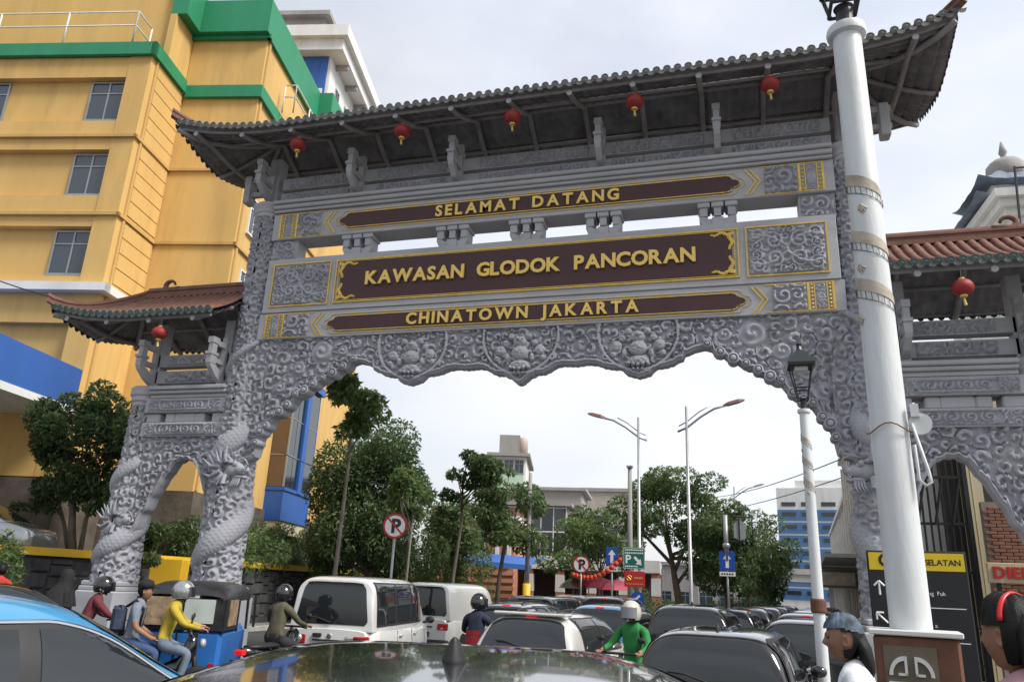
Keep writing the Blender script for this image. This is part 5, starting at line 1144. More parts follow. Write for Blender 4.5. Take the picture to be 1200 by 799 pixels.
    if spoiler:
        s = float(sH(H*.975,False)); x, y, z = over(s, 0); bb = MB(); bb.bbox((-W0*.72,y-.2,z-.0),(W0*.72,y+.1,z+.045),.015); bb.build('spoiler', pm, t)
    if rearglass:
        x, y, z = over(float(sH(zb+.1,False)), 0); bb = MB(); bb.tube([(0,y-.03,z),(-.25,y-.02,z+.07),(-.42,y-.01,z+.08)], .012, 5); bb.build('wiper', m_plast, t)
    for sx in (-1, 1):
        for y in (-.60, .62):
            bb = MB(); r_ = .30 if H < 1.6 else .33; Mx = Matrix.Translation((sx*(hw-.10), y*hl, r_)) @ Matrix.Rotation(PI/2, 4, 'Y')
            bb.lathe([(r_*.62,-.1),(r_*.92,-.105),(r_,-.07),(r_,.07),(r_*.92,.105),(r_*.62,.1)], 20, M4=Mx); wh = bb.build('wheel', m_tyre, t, True, sharp=40)
            bb = MB(); bb.lathe([(.02,-.085),(r_*.3,-.085),(r_*.6,-.07),(r_*.62,.07),(r_*.3,.085),(.02,.085)], 10, M4=Mx); bb.build('rim', m_rim, wh)
    if antenna is not None:
        s = np.interp(antenna*hl, prof_[:,0], dist); x, y, z = over(s, 0); bb = MB()
        rings = [[(w2*math.cos(2*PI*k/10), y+l0+l1*math.sin(2*PI*k/10), z+h2-.005) for k in range(10)] for w2, l0, l1, h2 in ((.036,0,.09,-.01),(.032,-.005,.082,.015),(.022,-.025,.055,.04),(.012,-.045,.03,.062),(.004,-.06,.012,.07))]
        bb.loft(rings); bb.build('antenna', m_plast, t, True)
    if rails:
        for sx in (-1, 1):
            bb = MB(); pts = []
            for k in range(9):
                y = (-.70+.75*k/8)*hl; x, z = side(y, .985); pts.append((sx*x*.92, y, z+.05+(.0 if 0 < k < 8 else -.04)))
            bb.tube(pts, .016, 6); bb.build('roof_rail', m_plast, t, True)
    return t
ROADH = -4.6
def put(px, py, D): p = atD(px, py, D); return (p.x, p.y, 0)
P_grey = paint('paint_charcoal', (.028,.03,.033), .5, .25); P_white = paint('paint_white', (.66,.66,.63), 0., .35); P_blue = paint('paint_taxi_blue', (.06,.28,.52), .1, .32)
P_silver = paint('paint_silver', (.42,.43,.44), .6, .3); P_black = paint('paint_black', (.012,.012,.013), .3, .2); P_cream = paint('paint_pearl', (.60,.59,.55), .1, .3); P_grey2 = paint('paint_mid_grey', (.16,.165,.17), .5, .3)
c = car('parked_car', 'charcoal car roof with shark fin antenna filling the bottom of the picture', 'car', (-1.0,2.95,0), 17, 'suv', 4.3, 2.12, 1.605, P_grey, antenna=-.42, brake=False)
c['category'] = 'car'
tx = car('taxi', 'light blue taxi with chrome window line cut off at the lower left corner', 'taxi', (-4.19,3.6,0), -15, 'sedan', 4.5, 1.74, 1.665, P_blue, wtop=.70, chrome=True, brake=False)
car('car', 'black car roof showing behind the light blue taxi at the left edge', 'car', (-9.95,8.9,0), -34, 'hatch', 4.0, 1.7, 1.58, P_black, brake=False)
GT = 'vehicles queuing under the arch'
v1 = car('van', 'white van with big dark rear window beside the no parking sign', 'van', (-7.15,14.9,0), 8, 'van', 4.1, 1.68, 1.88, P_white, GT, brake=False)
car('van', 'windowless white panel van just ahead of the other white van', 'van', (-7.7,21.3,0), -1, 'van', 4.1, 1.68, 1.86, P_white, GT, sideglass=False, brake=False)
car('car', 'silver hatchback with lit brake light next to the panel van', 'car', (-4.75,18.6,0), -6, 'hatch', 4.0, 1.7, 1.5, P_silver, GT, rails=True, plate=m_platew)
car('car', 'pearl white hatchback with roof spoiler and rails in the middle of the queue', 'car', (-2.75,13.0,0), -7, 'hatch', 3.9, 1.68, 1.47, P_cream, GT, rails=True, spoiler=True)
car('car', 'boxy black car between the silver hatchback and the grey people carrier', 'car', (-5.45,23.6,0), ROADH, 'van', 3.9, 1.7, 1.62, P_black, GT, brake=False)
car('car', 'grey people carrier with lit high brake light ahead of the blue taxi', 'car', (-5.3,28.3,0), ROADH, 'suv', 4.2, 1.7, 1.68, P_grey2, GT)
car('car', 'dark people carrier with red brake light under the blue one way sign', 'car', (-3.5,24.4,0), ROADH, 'suv', 4.3, 1.75, 1.7, P_black, GT)
car('taxi', 'pale blue taxi with lit tail lights in the middle of the queue', 'taxi', (-2.6,18.6,0), -6, 'suv', 4.2, 1.68, 1.55, P_blue, GT)
car('car', 'black car with large rear window closest on the right of the queue', 'car', (-.08,10.5,0), -7, 'suv', 4.1, 1.70, 1.47, P_black, GT, brake=False, antenna=-.62)
car('car', 'dark people carrier directly ahead of the closest black car', 'car', (-.78,17.7,0), -5, 'suv', 4.3, 1.76, 1.64, P_black, GT, brake=False, antenna=-.6)
car('car', 'black car beside the thin lamp post nearest the kerb', 'car', (1.2,15.5,0), -6, 'suv', 4.2, 1.72, 1.52, P_black, GT, brake=False)
far = [(1.55,20.5,'suv',P_black,'black people carrier further along the kerbside lane'),(2.0,25.3,'hatch',P_silver,'silver hatchback in the kerbside lane by the shophouses'),(-.2,22.9,'suv',P_black,'dark car in the lane beside the median trees'),(2.55,30.2,'suv',P_white,'white car far along the kerbside lane'),(.35,27.7,'hatch',P_grey2,'grey car in the lane past the blue one way sign'),(3.1,35.1,'suv',P_black,'small black car far along the kerbside lane'),(.95,32.7,'hatch',P_cream,'small pale car far down the median lane'),(3.75,40.2,'suv',P_silver,'tiny silver car near the end of the kerbside lane'),(1.5,37.8,'hatch',P_grey2,'tiny grey car near the end of the median lane'),(4.4,45.6,'suv',P_white,'tiny white car before the flyover'),(2.2,43.2,'suv',P_black,'tiny black car before the flyover')]
for x, y, st, pm, lb in far: car('car', lb, 'car', (x, y, 0), -5.5, st, 4.2, 1.72, 1.55, pm, GT, roofm=None)
car('car', 'silver saloon parked on the raised terrace behind the yellow rail', 'car', (-20.35,17.1,2.0), -72, 'hatch', 3.9, 1.70, 1.50, P_silver, brake=False)

# motor rickshaw
def rickshaw(loc, head, label):
    t = empty('motor_rickshaw', loc, rad(head)); tag(t, label, 'rickshaw')
    mb = M('rickshaw_blue', (.02,.13,.42), .45, var=.12, scale=3, dirt=.35, dirtcol=(.04,.08,.15), dscale=2.5, coat=.2); mc = M('canopy_vinyl', (.018,.018,.02), .35, var=.3, scale=4, bump=.9, bscale=5); my = M('taped_plastic', (.28,.2,.12), .4, var=.5, scale=7, bump=.6, bscale=9); mw = M('milky_plastic', (.42,.47,.45), .3, var=.2, scale=3)
    b = MB(); b.bbox((-.65,-1.25,.28),(.65,.35,1.0),.06); b.loft([[(-.6,.35,.3),(.6,.35,.3),(.6,.35,.98),(-.6,.35,.98)],[(-.42,1.15,.35),(.42,1.15,.35),(.4,1.1,1.0),(-.4,1.1,1.0)],[(-.2,1.4,.45),(.2,1.4,.45),(.2,1.32,.95),(-.2,1.32,.95)]]); b.build('body', mb, t)
    b = MB(); rings = []
    for y, w_, z in ((-1.3,.62,1.5),(-1.2,.66,1.62),(-.6,.68,1.70),(.2,.66,1.70),(.8,.58,1.66),(1.05,.52,1.55)):
        rings.append([(w_*math.cos(a)**.5 if math.cos(a) > 0 else -w_*abs(math.cos(a))**.5, y, 1.42+(z-1.42)*math.sin(a)**.7) for a in [PI*k/12 for k in range(13)]])
    b.loft(rings, caps=False, closed=False); b.build('canopy', mc, t, True)
    for sx in (-1, 1):
        b = MB(); b.box((sx*.655-.012,-1.25,1.0),(sx*.655+.012,-.35,1.45)); b.build('side_curtain', mc, t)
        b = MB(); b.box((sx*.66-.02,-1.05,1.06),(sx*.66+.02,-.55,1.44)); b.build('side_pane', my, t)
        for y in (-1.22,-.32,.4,1.02): b = MB(); b.tube([(sx*.64,y,.95),(sx*.62,y,1.48)], .022, 6); b.build('post', m_black, t)
    b = MB(); b.box((-.64,-1.27,1.0),(.64,-1.25,1.45)); b.build('rear_curtain', mc, t)
    b = MB(); b.box((.06,-1.30,1.1),(.5,-1.272,1.44)); b.build('rear_pane', mw, t); b = MB(); b.box((-.5,-1.30,1.06),(-.08,-1.272,1.46)); b.build('rear_pane', my, t)
    b = MB(); b.box((-.01,-1.262,.3),(.01,-1.252,.98)); b.build('door_seam', m_black, t)
    b = MB(); b.box((-.6,-1.31,.42),(-.52,-1.25,.55)); b.build('tail_light', m_tail, t); b = MB(); b.box((.52,-1.31,.42),(.6,-1.25,.55)); b.build('tail_light', m_tail, t)
    for x, y in ((-.52,-.8),(.52,-.8),(0,1.15)):
        b = MB(); Mx = Matrix.Translation((x,y,.23)) @ Matrix.Rotation(PI/2,4,'Y'); b.lathe([(.12,-.05),(.22,-.05),(.23,0),(.22,.05),(.12,.05)], 16, M4=Mx); b.build('wheel', m_tyre, t, True)
    b = MB(); b.box((-.35,1.0,.95),(.35,1.03,1.5)); b.build('windscreen', m_cglass2, t)
    return t
rickshaw((-8.55,11.6,0), 22, 'blue motor rickshaw with black vinyl canopy before the archway column')

b = MB(); b.bbox((-.30,-2.09,.86),(-.14,-2.04,.92),.01); b.build('tailgate_handle', m_plast, v1)
b = MB(); b.lathe([(.02,0),(.06,0),(.065,.012),(.05,.016)], 16, M4=Matrix.Translation((.06,-2.03,.86)) @ Matrix.Rotation(PI/2,4,'X') @ Matrix.Diagonal((1.25,.9,1,1))); b.build('badge', m_chrome, v1)
text_line('Gran Max', .075, .004, m_black, v1, Matrix.Translation((0,-2.068,.82)) @ FR, .28, .58, .001, name='badge_text', joined=True)
# ------------------------------------------------------------------ people and motorbikes
SK = M('skin_brown', (.29,.15,.092), .5, var=.14, scale=9, bump=.1, bscale=60); HAIR = M('black_hair', (.006,.0055,.005), .55, spec=.25, var=.35, scale=22, bump=.25, bscale=40, stretch=(5,5,.5))
def cloth(name, rgb): return M(name, rgb, .85, var=.22, scale=5, bump=1.0, bscale=7)
def head_grid(n=56, k=44, s=1.0):
    """head facing +y, origin at head centre, 0.23 tall; returns k x n x 3"""
    th = np.linspace(0, 2*PI, n+1); v = np.linspace(-1,1,k); T, Vv = np.meshgrid(th, v); z = .118*np.sin(Vv*PI/2*.999)
    r = np.cos(Vv*PI/2*.999); fx = np.sin(T); fy = np.cos(T)        # theta 0 = front (+y)
    zz = z/.118; ax = .077*(1-.10*np.clip(-zz,0,1)**2); ay = np.where(fy > 0, .088, .098)
    x = ax*r**.86*fx; y = ay*r**.86*fy
    # jaw narrows and comes forward; back of skull recedes to the neck
    x *= 1-.22*np.clip(-zz-.25,0,1); y = np.where(fy < 0, y*(1-.45*np.clip(-zz-.1,0,1)), y); y += .012*np.clip(-zz-.2,0,1)
    front = np.clip(fy,0,1)
    g = lambda t0, z0, a, c: np.exp(-((np.angle(np.exp(1j*(T-t0))))/a)**2-((zz-z0)/c)**2)
    d = .026*g(0,-.18,.13,.13)+.012*g(0,.02,.10,.16)+.007*g(0,.22,.6,.08)-.011*(g(.42,.06,.2,.10)+g(-.42,.06,.2,.10))+.009*(g(0,-.50,.26,.055)+g(0,-.60,.24,.05))-.004*g(0,-.555,.3,.02)+.010*g(0,-.84,.35,.10)+.006*(g(.75,-.2,.3,.2)+g(-.75,-.2,.3,.2))-.005*g(0,-.70,.3,.05)
    y = y+d*fy*1.0; x = x+d*fx*.9
    return np.stack([x,y,z],-1)*s, T, zz
def add_head(b, M4, s=1.0, mi=0):
    P, T, zz = head_grid(s=s); b.cur = mi; Q = P.reshape(-1,3) @ np.array(M4.to_3x3()).T+np.array(M4.translation); b.grid(Q.reshape(P.shape), flip=True)
    for sx in (-1, 1):                                     # ears
        rings = []
        for q, (r_, o_) in enumerate(((.6,0),(1,.01),(.95,.018),(.6,.012),(.3,.008))):
            rings.append([M4 @ (Vector((sx*(.070+o_), -.008+.017*r_*math.cos(2*PI*k/10)-.01*o_*40, -.012+.031*r_*math.sin(2*PI*k/10)))*s) for k in range(10)])
        b.loft(rings)
    b.cur = mi+1
    for sx in (-1, 1): b.ell(M4 @ (Vector((sx*.031,.0775,.006))*s), (.012*s,.008*s,.005*s), 8, 6)
def skin_body(J, E, Rr):
    """grow one continuous body round the joints J (dict name->pos), edges E, radii Rr"""
    names = list(J); idx = {k: i for i, k in enumerate(names)}
    me = bpy.data.meshes.new('sk'); me.from_pydata([tuple(J[k]) for k in names], [(idx[a], idx[c]) for a, c in E], []); o = bpy.data.objects.new('sk', me)
    o.modifiers.new('s', 'SKIN'); sv = me.skin_vertices[0].data
    for k in names: r_ = Rr[k]; sv[idx[k]].radius = r_ if hasattr(r_, '__len__') else (r_, r_)
    sv[0].use_root = True
    sb = o.modifiers.new('d', 'SUBSURF'); sb.levels = 2; sb.render_levels = 2
    return eval_mesh(o)
def person(loc, head, label, pose, shirt, trousers, sleeve='short', skin=SK, shoes=None, headturn=0, headpitch=0, hair=True, helmet=None, s=1.0, lean=0, extra=None, name='person'):
    t = empty(name, loc, rad(head)); tag(t, label, 'person')
    V3 = lambda x, y, z: Vector((x, y, z))
    if pose == 'stand':
        J = dict(pel=V3(0,0,.93), wai=V3(0,.0,1.08), che=V3(0,.01,1.30), nek=V3(0,.0,1.44), nk2=V3(0,.025,1.52))
        for k, sx in (('l',-1),('r',1)): J.update({'sh'+k: V3(sx*.175,-.01,1.38), 'el'+k: V3(sx*.225,-.03,1.10), 'wr'+k: V3(sx*.235,.05,.86), 'ha'+k: V3(sx*.235,.075,.78), 'hi'+k: V3(sx*.095,0,.88), 'kn'+k: V3(sx*.105,.02,.48), 'an'+k: V3(sx*.105,-.02,.09), 'to'+k: V3(sx*.12,.15,.05)})
        hc = V3(0,.055,1.615)
    else:                                                  # seated astride; seat top at z=0.78, hands forward
        ln = lean
        J = dict(pel=V3(0,0,.86), wai=V3(0,.03+ln*.2,1.0), che=V3(0,.07+ln*.6,1.22), nek=V3(0,.08+ln*.9,1.37), nk2=V3(0,.105+ln,1.45))
        for k, sx in (('l',-1),('r',1)):
            if pose == 'ride': el = V3(sx*.28,.22+ln,1.12); wr = V3(sx*.27,.46+ln*.6,1.07); ha = V3(sx*.28,.53+ln*.6,1.06)
            else: el = V3(sx*.24,.10+ln,1.06); wr = V3(sx*.19,.31+ln,.93); ha = V3(sx*.16,.38+ln,.90)
            J.update({'sh'+k: V3(sx*.175,.06+ln*.8,1.31), 'el'+k: el, 'wr'+k: wr, 'ha'+k: ha, 'hi'+k: V3(sx*.11,.03,.83), 'kn'+k: V3(sx*.21,.40,.74), 'an'+k: V3(sx*.2,.30,.33), 'to'+k: V3(sx*.21,.46,.29)})
        hc = V3(0,.135+ln,1.545)
    E = [('pel','wai'),('wai','che'),('che','nek'),('nek','nk2')]
    for k in 'lr': E += [('nek','sh'+k),('sh'+k,'el'+k),('el'+k,'wr'+k),('wr'+k,'ha'+k),('pel','hi'+k),('hi'+k,'kn'+k),('kn'+k,'an'+k),('an'+k,'to'+k)]
    Rr = dict(pel=(.15,.12), wai=(.145,.105), che=(.165,.115), nek=(.075,.07), nk2=.052)
    for k in 'lr': Rr.update({'sh'+k:.068, 'el'+k:.046, 'wr'+k:.031, 'ha'+k:(.04,.022), 'hi'+k:.095, 'kn'+k:.066, 'an'+k:.048, 'to'+k:.04})
    me = skin_body(J, E, Rr); co = np.zeros(len(me.vertices)*3); me.vertices.foreach_get('co', co); co = co.reshape(-1,3)
    nk = np.array(J['nk2']); up = (Vector(J['nk2'])-Vector(J['nek'])).normalized()
    seg = lambda a, c: (np.array(J[a]), np.array(J[c]))
    bones = [(seg('pel','wai'),'p'),(seg('wai','che'),'s'),(seg('che','nek'),'s'),(seg('nek','nk2'),'k')]
    for k in 'lr': bones += [(seg('nek','sh'+k),'s'),(seg('sh'+k,'el'+k),'u'),(seg('el'+k,'wr'+k),'f'),(seg('wr'+k,'ha'+k),'h'),(seg('pel','hi'+k),'p'),(seg('hi'+k,'kn'+k),'p'),(seg('kn'+k,'an'+k),'p'),(seg('an'+k,'to'+k),'o')]
    mats = [shirt, trousers, skin, shoes or m_plast, M('eye_dark', (.02,.015,.012), .2)]
    b = MB(); b.v = co.tolist()
    fc = np.array([co[list(p.vertices)].mean(0) for p in me.polygons]); DD = []; TT = []
    for (a, e), kd in bones:
        tt = np.clip((fc-a) @ (e-a)/np.dot(e-a,e-a),0,1); DD.append(np.linalg.norm(fc-a-tt[:,None]*(e-a),axis=1)/(1.6 if kd in 's' else 1)); TT.append(tt)
    bi = np.argmin(np.array(DD),0)
    for fi, p in enumerate(me.polygons):
        c = fc[fi]; kind = bones[bi[fi]][1]; tb = TT[bi[fi]][fi]
        mi = 0
        if kind == 'p': mi = 1 if c[2] < J['wai'].z-.02 else 0
        elif kind == 'k': mi = 2 if tb > .25 else 0
        elif kind == 'u': mi = 0 if (sleeve == 'long' or tb < .68) else 2
        elif kind == 'f': mi = 0 if sleeve == 'long' else 2
        elif kind == 'h': mi = 2
        elif kind == 'o': mi = 3
        b.f.append(tuple(p.vertices)); b.m.append(mi)
    HM = Matrix.Translation(hc) @ Matrix.Rotation(rad(headturn),4,'Z') @ Matrix.Rotation(rad(headpitch),4,'X')
    P0 = len(b.v); add_head(b, HM, 1.0, 2)
    b.m = [4 if mm == 3 and i >= len(me.polygons) else mm for i, mm in enumerate(b.m)]
    for k, sx in (('l',-1),('r',1)):                        # fingers
        wr, ha = J['wr'+k], J['ha'+k]; d = (ha-wr).normalized(); sdv = Vector((0,0,1)).cross(d).normalized()*1.0
        if sdv.length < .1: sdv = Vector((1,0,0))
        dn = d.cross(sdv).normalized()
        if pose == 'stand': sdv, dn = Vector((0,1,0)), Vector((-sx,0,0))
        b.cur = 2
        for q, (o_, L) in enumerate(((-.027,.07),(-.009,.08),(.009,.076),(.026,.06))):
            p0 = ha+sdv*o_; p1 = p0+d*L*.5+dn*(-.004); p2 = p1+d*L*.25+(dn if dn.z < 0 or pose == 'stand' else -dn)*.03; b.tube([p0-d*.02, p0+d*.012, p1, p2], [.0095,.0095,.0085,.0065], 6)
        b.tube([wr.lerp(ha,.5)+sdv*-.026, ha+sdv*-.048+d*.0, ha+sdv*-.05+d*.035], [.011,.010,.007], 6)
    o = b.build('body', None, t, True, mats=mats); bpy.data.meshes.remove(me)
    if hair:
        P, T, zz = head_grid(); msk = ~((np.cos(T) > .25) & (zz < .62)) & ~((zz < -.30) & (np.cos(T) > -.35)) & (zz > -.62) & ~((np.abs(np.sin(T)) > .93) & (zz < .1) & (np.cos(T) > -.2))
        Nn = P/np.linalg.norm(P,axis=2)[...,None]; Q = P+Nn*(.012+.004*np.sin(T*23))[...,None]; bb = MB(); k_, n_ = zz.shape; bb.v = (Q.reshape(-1,3) @ np.array(HM.to_3x3()).T+np.array(HM.translation)).tolist()
        for i in range(k_-1):
            for j in range(n_-1):
                if msk[i,j] and msk[i+1,j] and msk[i,j+1] and msk[i+1,j+1]: a = i*n_+j; bb.f.append((a,a+n_,a+n_+1,a+1)); bb.m.append(0)
        bb.build('hair', HAIR, t, True)
    if helmet:
        hm, visor, open_ = helmet; bb = MB(); rings = []
        for i in range(15):
            a = PI*(i/14)*.70; rr = .145*math.sin(a)+.004; z = .16*math.cos(a)-.0; ring = []
            for q in range(25):
                an = rad(52)+ (2*PI-rad(104))*q/24 if a > 1.15 else 2*PI*q/24
                ring.append(HM @ Vector((rr*math.sin(an)*.92, rr*math.cos(an)*1.08-.008, z+.005)))
            rings.append(ring)
        bb.loft(rings, caps=False, closed=False); bb.build('helmet', hm, t, True)
        bb = MB(); rows = []
        for i in range(7):
            z = .075-.14*i/6; rows.append([tuple(HM @ Vector((.142*math.sin(an), .155*math.cos(an)+.012*i/6, z))) for an in [rad(-58)+rad(116)*q/10 for q in range(11)]])
        bb.grid(np.array(rows)); hv = bb.build('visor', visor, t, True)
        bb = MB(); bb.tube([HM @ Vector((-.075,.0,-.09)), HM @ Vector((-.04,.05,-.125)), HM @ Vector((.04,.05,-.125)), HM @ Vector((.075,0,-.09))], .008, 5); bb.build('helmet_strap', m_black, t)
    return t, J, HM
def motorbike(loc, head, label, pm, brake=True):
    t = empty('motorbike', loc, rad(head)); tag(t, label, 'motorbike', 'motorbikes in the traffic')
    for y in (-.62, .62):
        b = MB(); Mx = Matrix.Translation((0,y,.28)) @ Matrix.Rotation(PI/2,4,'Y'); b.lathe([(.21,-.04),(.27,-.045),(.285,0),(.27,.045),(.21,.04)], 20, M4=Mx); wh = b.build('wheel', m_tyre, t, True)
        b = MB(); b.lathe([(.03,-.03),(.2,-.02),(.2,.02),(.03,.03)], 9, M4=Mx); b.build('rim', m_rim, wh)
    b = MB(); b.loft([[(w_*math.cos(a), y, z+h_*math.sin(a)) for a in [2*PI*k/10 for k in range(10)]] for y, w_, z, h_ in ((-.85,.05,.72,.05),(-.6,.13,.66,.11),(-.2,.15,.6,.13),(.1,.12,.45,.12),(.32,.13,.5,.18),(.42,.15,.72,.26),(.55,.10,.85,.16))]); b.build('fairing', pm, t, True)
    b = MB(); b.loft([[(w_*math.cos(a), y, .77+h_*math.sin(a)) for a in [2*PI*k/10 for k in range(10)]] for y, w_, h_ in ((-.72,.08,.03),(-.5,.14,.045),(0,.14,.045),(.16,.07,.03))]); b.build('seat', m_plast, t, True)
    b = MB(); b.tube([(0,.62,.28),(0,.48,.9)], .035, 7); b.tube([(0,.48,.9),(0,.42,1.02)], .03, 7); b.tube([(-.33,.36,1.03),(-.15,.43,1.04),(.15,.43,1.04),(.33,.36,1.03)], .018, 7); b.build('handlebar', m_plast, t, True)
    for sx in (-1,1):
        b = MB(); b.tube([(sx*.22,.42,1.04),(sx*.27,.44,1.2)], .008, 5); b.ell((sx*.29,.44,1.22),(.06,.02,.04),10,6); b.build('mirror', m_plast, t, True)
    b = MB(); b.ell((0,.62,.86),(.10,.05,.07),10,6); b.build('headlight', m_head, t, True); b = MB(); b.bbox((-.08,-.93,.66),(.08,-.83,.74),.015); b.build('tail_light', m_brake if brake else m_tail, t)
    b = MB(); b.box((-.11,-.96,.44),(.11,-.94,.6)); b.build('number_plate', m_plate, t); b = MB(); b.tube([(.16,-.1,.26),(.17,-.75,.36)], [.035,.055], 8); b.build('exhaust', m_metal, t, True)
    return t
H_black = M('helmet_black', (.012,.012,.014), .15, coat=.8); H_silver = M('helmet_silver', (.35,.36,.37), .2, .6, coat=.6); H_white = M('helmet_cream', (.5,.5,.42), .25, coat=.6); VIS = glassmat('visor_smoke', (.02,.022,.025), .08); VISC = glassmat('visor_grey', (.16,.17,.18), .1)
c_grey = cloth('tee_blue_grey', (.17,.19,.24)); c_jean = cloth('jeans_blue', (.035,.065,.15)); c_jeanl = cloth('jeans_faded', (.13,.17,.21)); c_yell = cloth('shirt_yellow', (.42,.31,.03)); c_olive = cloth('jacket_olive', (.085,.078,.045)); c_navy = cloth('jacket_navy', (.015,.02,.04)); c_redj = cloth('jacket_red', (.22,.012,.015)); c_green = cloth('jacket_green', (.02,.2,.045)); c_black = cloth('robe_black', (.008,.008,.009)); c_white = cloth('tee_white', (.68,.69,.72)); c_dark = cloth('trousers_dark', (.025,.025,.03)); c_pink = cloth('blouse_pink', (.40,.22,.25)); c_maroon = cloth('jacket_maroon', (.13,.02,.03)); c_redt = cloth('shirt_bright_red', (.45,.03,.02))
def local(loc, head, x, y, z=0): a = rad(head); return (loc[0]+x*math.cos(a)-y*math.sin(a), loc[1]+x*math.sin(a)+y*math.cos(a), loc[2]+z)
# two-up bike in front of the rickshaw
hd = -55; L0 = (-7.95, 9.85, 0); motorbike(L0, hd, 'motorbike carrying two riders in front of the blue rickshaw', P_black, False)
t, J, HM = person(local(L0,hd,0,-.36,.0), hd, 'pillion rider in blue grey shirt and black cap with a backpack', 'pillion', c_grey, c_jean, lean=-.02)
b = MB(); b.lathe([(.108,-.0),(.112,.05),(.09,.10),(.03,.125)], 16, M4=HM @ Matrix.Translation((0,-.01,.035))); b.ell(tuple(HM @ Vector((0,.12,.045))), (.07,.075,.012), 10, 5); b.build('cap', c_black, t, True)
b = MB(); b.bbox((-.15,-.26,.98),(.15,-.09,1.34),.05); o = b.build('backpack', cloth('backpack_navy', (.03,.04,.07)), t, True, sharp=30)
for sx in (-1,1): b = MB(); b.tube([(sx*.11,-.1,1.32),(sx*.12,.02,1.42),(sx*.12,.14,1.30),(sx*.15,.12,1.05)], .018, 6, flat=.5); b.build('strap', c_black, t, True)
person(local(L0,hd,0,.06,.0), hd, 'motorbike rider in yellow shirt and silver helmet holding the handlebar', 'ride', c_yell, c_jeanl, sleeve='long', lean=.06, helmet=(H_silver, VIS, 0), hair=False)
# riders and walkers left
L0 = (-9.9, 10.6, 0); hd = -35; motorbike(L0, hd, 'motorbike between the taxi roof and the rickshaw', P_black, False)
person(local(L0,hd,0,-.1), hd, 'rider in maroon jacket and black helmet beside the column pedestal', 'ride', c_maroon, c_dark, sleeve='long', lean=.12, helmet=(H_black, VIS, 0), hair=False)
t, J, HM = person((-11.1,11.2,.04), -20, 'person in black robe and headscarf standing behind the taxi', 'stand', c_black, c_black, sleeve='long', hair=False)
b = MB(); b.loft([[(w_*math.sin(a), w_*math.cos(a)*1.05+yo, z) for a in [rad(40)+(2*PI-rad(80))*k/18 for k in range(19)]] for w_, yo, z in ((.02,.03,1.755),(.075,.035,1.735),(.105,.04,1.66),(.108,.035,1.56),(.12,.01,1.48),(.2,-.01,1.38),(.26,-.01,1.15))], caps=False, closed=False); b.build('headscarf', c_black, t, True)
person((-13.3,11.9,.1), 40, 'person in bright red shirt at the far left edge by the bush', 'stand', c_redt, c_dark)
# olive rider by the white van
L0 = (-7.25, 11.8, 0); hd = -2; motorbike(L0, hd, 'motorbike with lit tail light beside the white van', P_black)
person(local(L0,hd,0,-.05), hd, 'rider in olive jacket and black helmet seen from behind by the white van', 'ride', c_olive, c_dark, sleeve='long', helmet=(H_black, VIS, 0), hair=False, lean=.02)
# navy and red rider
L0 = (-4.08, 12.5, 0); hd = -4; motorbike(L0, hd, 'motorbike ahead of the charcoal car roof between vans and hatchback', P_black)
t, J, HM = person(local(L0,hd,0,-.05), hd, 'rider in navy and red jacket and black helmet next to the panel van', 'ride', c_navy, c_dark, sleeve='long', helmet=(H_black, VIS, 0), hair=False)
b = MB(); rows = [[(x*.125, -.085+.02*abs(x)+.05*(z-.95), z) for x in np.linspace(-1,1,7)] for z in np.linspace(.93,1.14,5)]; b.grid(np.array(rows)); b.build('back_panel', c_redj, t, True)
# green jacket rider facing this way
L0 = (-1.42, 11.3, 0); hd = 165; motorbike(L0, hd, 'motorbike facing this way beside the closest black car', P_grey2, False)
person(local(L0,hd,0,-.05), hd, 'rider in bright green jacket and cream helmet facing this way', 'ride', c_green, c_dark, sleeve='long', helmet=(H_white, VISC, 0), hair=False, lean=-.02)
# man on the pavement, profile to the left
p = atD(990, 745, 4.2)
t, J, HM = person((p.x+.05, p.y+.02, .0), 78, 'man in white shirt and dark patterned bandana walking beside the lamp post', 'stand', c_white, c_dark, headpitch=-4, hair=False)
P_, T_, zz_ = head_grid()
def cap_from(mask, off, mat, nm, parent, HM, wob=.003):
    Nn = P_/np.linalg.norm(P_,axis=2)[...,None]; Q = P_+Nn*(off+wob*np.sin(T_*9+zz_*7)+.002*np.sin(T_*21))[...,None]; bb = MB(); k_, n_ = zz_.shape; bb.v = (Q.reshape(-1,3) @ np.array(HM.to_3x3()).T+np.array(HM.translation)).tolist()
    for i in range(k_-1):
        for j in range(n_-1):
            if mask[i,j] and mask[i+1,j] and mask[i,j+1] and mask[i+1,j+1]: a = i*n_+j; bb.f.append((a,a+n_,a+n_+1,a+1)); bb.m.append(0)
    return bb.build(nm, mat, parent, True)
cap_from((zz_ > .36-.25*np.clip(-np.cos(T_),0,1)), .016, M('bandana_print', (.07,.10,.13), .8, var=.8, scale=22), 'bandana', t, HM)
cap_from((np.cos(T_) < .05) & (zz_ > -.75) & (zz_ < .6) & ~((np.abs(np.sin(T_)) > .9) & (np.abs(zz_+.05) < .3)), .013, HAIR, 'hair', t, HM)
b = MB(); b.loft([[tuple(HM @ Vector((w_*math.cos(a), yo+d_*math.sin(a), z))) for a in [2*PI*k/14 for k in range(14)]] for w_, d_, yo, z in ((.05,.035,-.075,.02),(.075,.04,-.095,-.05),(.075,.035,-.105,-.12),(.055,.026,-.11,-.17),(.015,.01,-.11,-.2))]); b.build('hair', HAIR, t, True)
